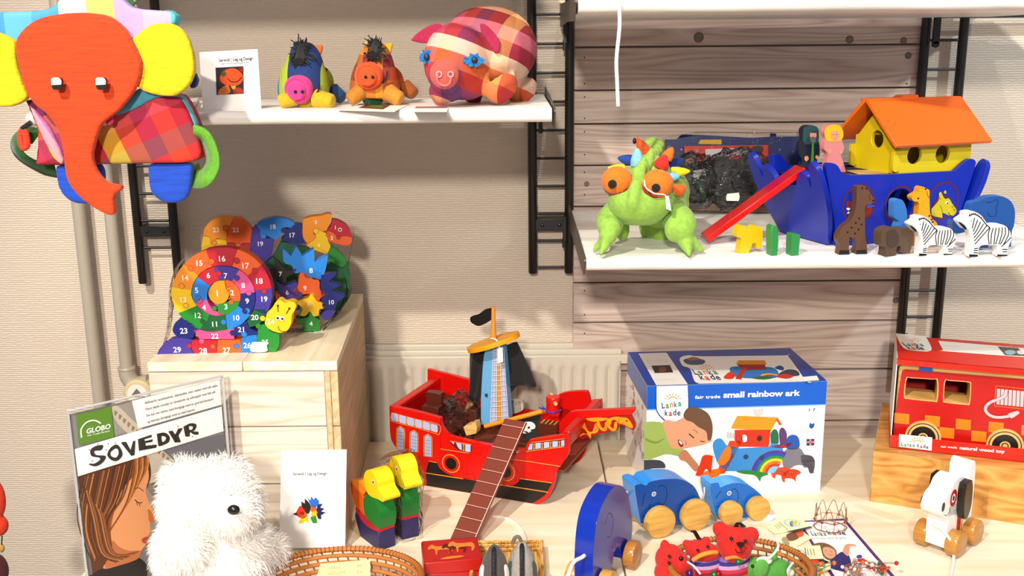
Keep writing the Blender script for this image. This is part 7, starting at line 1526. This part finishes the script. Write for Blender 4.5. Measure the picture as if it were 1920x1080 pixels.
pg2 = plaid('pig_orange', ['#d8862c', '#a83a2c', '#c8641c', '#e0a030', '#7a2a4a', '#b84a28', '#d8862c', '#8a3a1c'], ['#d8862c', '#b85a24', '#8a2f2c', '#d89a30'], .011, .02, off=(.2, 0, .3))
YL = M('#d0b41c', .85, 'cloth'); DGN = M('#1f5a3c', .85, 'cloth'); DBL = M('#1f4a7a', .85, 'cloth'); OG = M('#d87a28', .85, 'cloth')
smallpig(0, [pg1], 'small green and blue plush pig with pink button snout', -.40, 540, 215, (520, 435), MG,
  [(500, 470, 425, 508, YL, .012, -.035), (600, 480, 690, 505, YL, .013, -.03), (680, 440, 735, 480, DBL, .012, .05), (560, 490, 560, 500, YL, .014, -.02)],
  [([(580, 235, 1), (605, 220), (635, 222), (625, 270, 1), (600, 262)], OG, .035), ([(480, 270, 1), (478, 235), (500, 225), (500, 262)], OG, .035)], ((535, 215), (522, 300)), None, [(620, 400), (615, 440), (590, 462), (575, 465)], [[(478, 290), (486, 282), (494, 268)], [(570, 262), (590, 272), (598, 288)]])
smallpig(1, [pg2], 'small orange patchwork plush pig with orange button snout', -.37, 885, 215, (862, 370), M('#f0641c', .85, 'cloth'),
  [(830, 440, 762, 490, M('#c88a28', .85, 'cloth'), .012, -.03), (950, 450, 1020, 490, M('#d89a34', .85, 'cloth'), .013, -.03), (1030, 420, 1085, 460, M('#a8601c', .85, 'cloth'), .012, .045), (880, 460, 900, 488, DGN, .018, -.015)],
  [([(925, 225, 1), (945, 212), (975, 212), (965, 262, 1), (945, 250)], M('#e0b820', .85, 'cloth'), .035), ([(838, 240, 1), (842, 205), (862, 202), (858, 235)], M('#e0b820', .85, 'cloth'), .035)], ((900, 205), (878, 268)), None, [(950, 345), (945, 375), (925, 400), (905, 412)], [[(835, 262), (845, 256)], [(925, 262), (940, 272), (948, 285)]])
# large plaid pig
pgL = plaid('pig_plaid', ['#a8301c', '#e8a868', '#a82a3a', '#efe4c4', '#982818', '#cf5a78', '#b83c28', '#74305a'], ['#b83028', '#e07a38', '#f4e8cc', '#98284a', '#d88a9c', '#7c2028', '#e8c090', '#64407c'], .024, .023, rot=(10, -18, 12), mix=.5)
Y = -.40
t = thing('plush_pig', 'large pink and red plaid plush pig with blue eyes and a nose ring', 'plush toy', Vector((Q3(1400, 500, Y).x, Y+.05, S1)))
b = MB()
b.ell(Q3(1440, 238, Y+.06), (.080, .112, .070), pgL, (0, 0, 12)); b.ell(Q3(1285, 300, Y-.035), (.052, .05, .060), pgL); b.ell(Q3(1235, 370, Y-.075), (.027, .022, .029), pgL); b.ell(Q3(1330, 380, Y-.03), (.04, .04, .035), pgL)
for x, y, x2, y2, yo, r in ((1260, 425, 1170, 498, -.05, .019), (1500, 420, 1530, 490, -.03, .026), (1600, 430, 1620, 465, .10, .026), (1380, 430, 1330, 440, .08, .024)):
    A, B = Q3(x, y, Y+yo), Q3(x2, y2, Y+yo-.01); B.z = max(S1+r*.75, B.z) if y2 > 480 else B.z; b.tube(sm3([A, A.lerp(B, .5), B], 3), [r*1.2, r*1.15, r*1.1, r*1.05, r, r*.9, r*.8], pgL, 14)
ob('body', b, t, remesh=.0036, rs=10)
for L, yo in (([(1062, 198, 1), (1090, 165), (1150, 125), (1205, 115), (1215, 140), (1185, 205, 1), (1120, 210)], -.035), ([(1398, 112, 1), (1430, 120), (1470, 160), (1500, 205), (1495, 255, 1), (1470, 255), (1430, 195), (1408, 160)], -.055)):
    b = MB(); pe = Pl((0, Y+yo, S1), (1, 0, 0), (0, 0, 1)); b.px(pe, zy(L), .010, M('#b8285a', .85, 'cloth'), k=4); ob('ear', b, t, remesh=.002, rs=4)
BE_ = M('#1c8ac8', .85, 'cloth')
for x, y, yo in ((1140, 278, -.062), (1372, 292, -.080)):
    b = MB(); c = Q3(x, y, Y+yo); rn = random.Random(x)
    for i in range(46): a = rn.uniform(0, 2*pi); r = rn.uniform(.006, .017); b.tube([c, c+Vector((r*cos(a), -.004, r*.7*sin(a)))], [.0026, .0014], BE_, 5)
    b.ell(c, (.011, .005, .008), BE_); b.ell(c+Vector((.001, -.005, .0)), (.0048, .003, .0055), M('#141c3a', .5)); ob('eye', b, t)
b = MB(); c = Q3(1228, 360, Y-.090); b.ell(c, (.022, .010, .023), M('#cf6a5c', .85, 'cloth')); ob('snout', b, t, smooth=180)
b = MB(); b.tube(sm3([Q3(1200, 358, Y-.1), Q3(1192, 385, Y-.103), Q3(1210, 412, Y-.104), Q3(1240, 415, Y-.104), Q3(1258, 395, Y-.103), Q3(1258, 368, Y-.1)], 5), .0016, M('#e87a8a', .5, 'cloth'), 6)
for x in (1202, 1258): b.tube([Q3(x, 362, Y-.101)+Vector((.004*cos(a), 0, .004*sin(a))) for a in [2*pi*i/10 for i in range(10)]], .0014, M('#f0a8a8', .5, 'cloth'), 6, True)
ob('nose_ring', b, t)
# ------------------------------------------------------------------ elephant backpack
zb2 = Zm(0, 0, 2.5712)
Yb = -.655
t = thing('elephant_backpack', 'childs patchwork backpack with orange elephant face, yellow ears and blue legs hanging at left', 'bag', PY(200, 300, Yb+.06))
def cushion(nm, L, Y, th, mat, vx=.0035, rs=8, k=5, lean=0):
    pl = Pl((0, Y, 1.0), (1, lean, 0), (0, 0, 1)); b = MB(); b.px(pl, zb2(L), th, mat, k=k); return ob(nm, b, t, remesh=vx, rs=rs)
bag = plaid('bag_plaid', ['#b8203a', '#8a1f4a', '#5a2a6a', '#c83a3a', '#e8c81c', '#d8602c', '#b02a50', '#d84a2c'], ['#b02038', '#c8486a', '#e07a3a', '#6a2a5a', '#d8402c', '#5a5a5c'], .027, .028, rot=(0, 22, 0), mix=.5, off=(.085, 0, 0))
topm = plaid('bag_top_stripes', ['#4f9ac8', '#6ab4dc', '#5aa6d2', '#f0eef0', '#b8cc78', '#c0a8d8', '#c8b4e0', '#6accd8'], None, .0375, 1, axx=0, off=(.1375, 0, 0))
cushion('bag_body', [(115, 480, 1), (480, 520), (730, 460), (850, 460, 1), (900, 540), (960, 700), (965, 760, 1), (900, 785), (650, 790), (300, 800), (165, 795, 1), (175, 640)], Yb+.012, .05, bag, rs=5)
cushion('bag_top', [(-60, 60, 1), (230, 40), (330, -60), (520, -60), (600, 10), (650, 40), (830, 60), (835, 120), (760, 150), (640, 230), (300, 260), (-60, 220, 1)], Yb+.012, .03, topm, rs=5)
cushion('bag_side', [(760, 50, 1), (830, 50), (845, 110), (790, 125), (765, 100)], Yb+.02, .02, M('#4fb4cc', .85, 'cloth'))
cushion('pocket_lining', [(540, 565, 1), (600, 480), (680, 420), (770, 440), (850, 440), (870, 470, 1), (760, 470), (640, 530)], Yb+.006, .012, M('#5fb0c4', .85, 'cloth'))
cushion('bag_edge', [(850, 458, 1), (880, 470), (945, 600), (940, 620, 1), (900, 580)], Yb+.02, .02, M('#6abccc', .85, 'cloth'))
cushion('side_panel', [(130, 500, 1), (190, 560), (240, 620), (300, 760), (300, 800, 1), (250, 760), (180, 620)], Yb+.004, .012, plaid('side_stripe', ['#e8c828', '#e0a0b0', '#c878b0', '#e89a3a'], None, .012, 1, axx=0, rot=(0, 30, 0)))
OF = M('#e8560e', .85, 'linen'); YF = M('#f8dc0c', .85, 'linen'); BF = M('#1f5fd0', .85, 'linen')
face = [(72, 200), (100, 150), (160, 100), (230, 75), (330, 62), (430, 62), (520, 78), (590, 130), (630, 200), (668, 280), (675, 330), (655, 410), (620, 470), (560, 540), (500, 585), (470, 630), (450, 700), (440, 760), (465, 830), (510, 880), (585, 895, 1), (580, 920), (545, 945), (550, 1035, 1), (530, 1042), (460, 1010), (380, 950), (325, 880), (305, 800), (300, 720), (270, 620), (230, 560), (160, 500), (120, 440), (95, 350), (75, 280)]
cushion('face', face, Yb-.022, .014, OF, .003, 6)
cushion('ear', [(630, 185, 1), (660, 165), (710, 125), (780, 110), (850, 125), (900, 180), (928, 270), (932, 350), (900, 420), (840, 462), (770, 462), (700, 445), (655, 420, 1), (672, 370), (675, 300)], Yb-.010, .016, YF, .003, 8)
cushion('ear', [(70, 205, 1), (30, 175), (-60, 150), (-160, 200), (-180, 350), (-100, 480), (0, 515), (80, 505), (130, 470, 1), (95, 380), (72, 290)], Yb-.010, .016, YF, .003, 8)
cushion('leg', [(708, 790, 1), (925, 785, 1), (918, 880), (900, 950), (850, 980), (780, 975), (725, 930), (710, 860)], Yb+.02, .018, BF)
cushion('leg', [(258, 800, 1), (480, 790, 1), (495, 860), (470, 960), (400, 985), (330, 970), (280, 910)], Yb+.02, .018, BF)
cushion('tail', [(915, 360), (935, 350), (950, 385), (940, 420), (915, 422)], Yb+.03, .012, M('#2a4a9a', .85, 'cloth'), .002, 3)
for x in (273, 487):
    pf = Pl((0, Yb-.0375, 1), (1, 0, 0), (0, 0, 1)); b = MB(); b.px(pf, zb2([(x-24, 382), (x-15, 373), (x+12, 374), (x+24, 388), (x+22, 420), (x+12, 432), (x-14, 432), (x-24, 415)]), .005, M('#0c0a0a', .4)); b.px(pf, zb2([(x-24, 384), (x-15, 374), (x+12, 375), (x+24, 390), (x+23, 408, 1), (x-23, 410, 1)]), .004, M('#f0ece0', .4), .0015); ob('eye', b, t, bevel=.001)
def strap(pts, w, mat, Y0, nm='strap', dy=None):
    P_ = [PY(*zb2([p[:2]])[0], Y0+(p[2] if len(p) > 2 else 0)) for p in pts]; P_ = sm3(P_, 6); b = MB(); vs = []; n = len(P_)
    for i, p in enumerate(P_):
        d = (P_[min(n-1, i+1)]-P_[max(0, i-1)]).normalized(); nrm = Vector((0, -1, 0)); s_ = d.cross(nrm).normalized()
        s_ = (s_*.75+Vector((0, .65, 0))).normalized()
        vs += [p+s_*w/2, p-s_*w/2]
    b.add(vs, [(2*i, 2*i+1, 2*i+3, 2*i+2) for i in range(n-1)], mat); o = ob(nm, b, t, smooth=180); s = o.modifiers.new('s', 'SOLIDIFY'); s.thickness = .0035; s.offset = 0
LG = M('#7ab83c', .85, 'cloth'); DGs = M('#2f7a34', .85, 'cloth')
strap([(935, 640), (985, 660), (1020, 730), (1025, 800), (985, 860), (935, 860, .03), (920, 815, .05)], .030, LG, Yb+.015)
strap([(180, 660, .0), (120, 650, -.01), (75, 700, -.01), (110, 760, 0), (200, 810, .03), (270, 825, .04)], .026, DGs, Yb+.02)
strap([(380, -60), (480, -30), (600, -10), (640, 30)], .012, DGs, Yb+.03)
b = MB(); b.tube([PY(*zb2([(105, 622)])[0], Yb), PY(*zb2([(150, 590)])[0], Yb)], .0034, BKY, 8); ob('zip_pull', b, t)
b = MB(); b.tube(sm3([PY(*zb2([p])[0], Yb-.003) for p in ((108, 625), (98, 660), (110, 712), (130, 700), (125, 650), (112, 630))], 4), .0045, M('#e8481c', .7, 'cloth'), 8); ob('zip_ribbon', b, t)
b = MB(); pl = Pl((0, Yb-.004, 1), (1, 0, 0), (0, 0, 1)); b.px(pl, zb2([(468, 610, 1), (485, 585), (512, 575, 1), (512, 605, 1)]), .001, WH); b.px(pl, zb2([(505, 560), (530, 550), (548, 585), (530, 602), (512, 590)]), .004, M('#d0486a', .8, 'cloth'), .002); ob('care_label', b, t)
# hanging orange plush at the left edge
Yh = -.45
t = thing('hanging_plush', 'orange cloth toy with dark red lower part hanging at the left edge', 'plush toy', PY(0, 1040, Yh))
b = MB(); b.ell(PY(-12, 935, Yh), (.020, .015, .040), M('#e8481c', .85, 'cloth')); b.ell(PY(-4, 985, Yh), (.018, .014, .020), M('#e8481c', .85, 'cloth')); ob('body', b, t, remesh=.0025, rs=3)
b = MB(); b.tube([PY(4, 1005, Yh), PY(3, 1025, Yh)], .0012, BKY, 5); b.ell(PY(2, 1028, Yh), (.006, .005, .008), M('#c8a868', .8, 'cloth')); b.ell(PY(-4, 1068, Yh), (.018, .014, .030), M('#4a1418', .85, 'cloth')); ob('pendant', b, t)
b = MB(); b.tube([PY(-12, 900, Yh), PY(-14, 400, Yh), PY(-14, -60, Yh)], .0008, WH, 5); ob('hanging_thread', b, t)
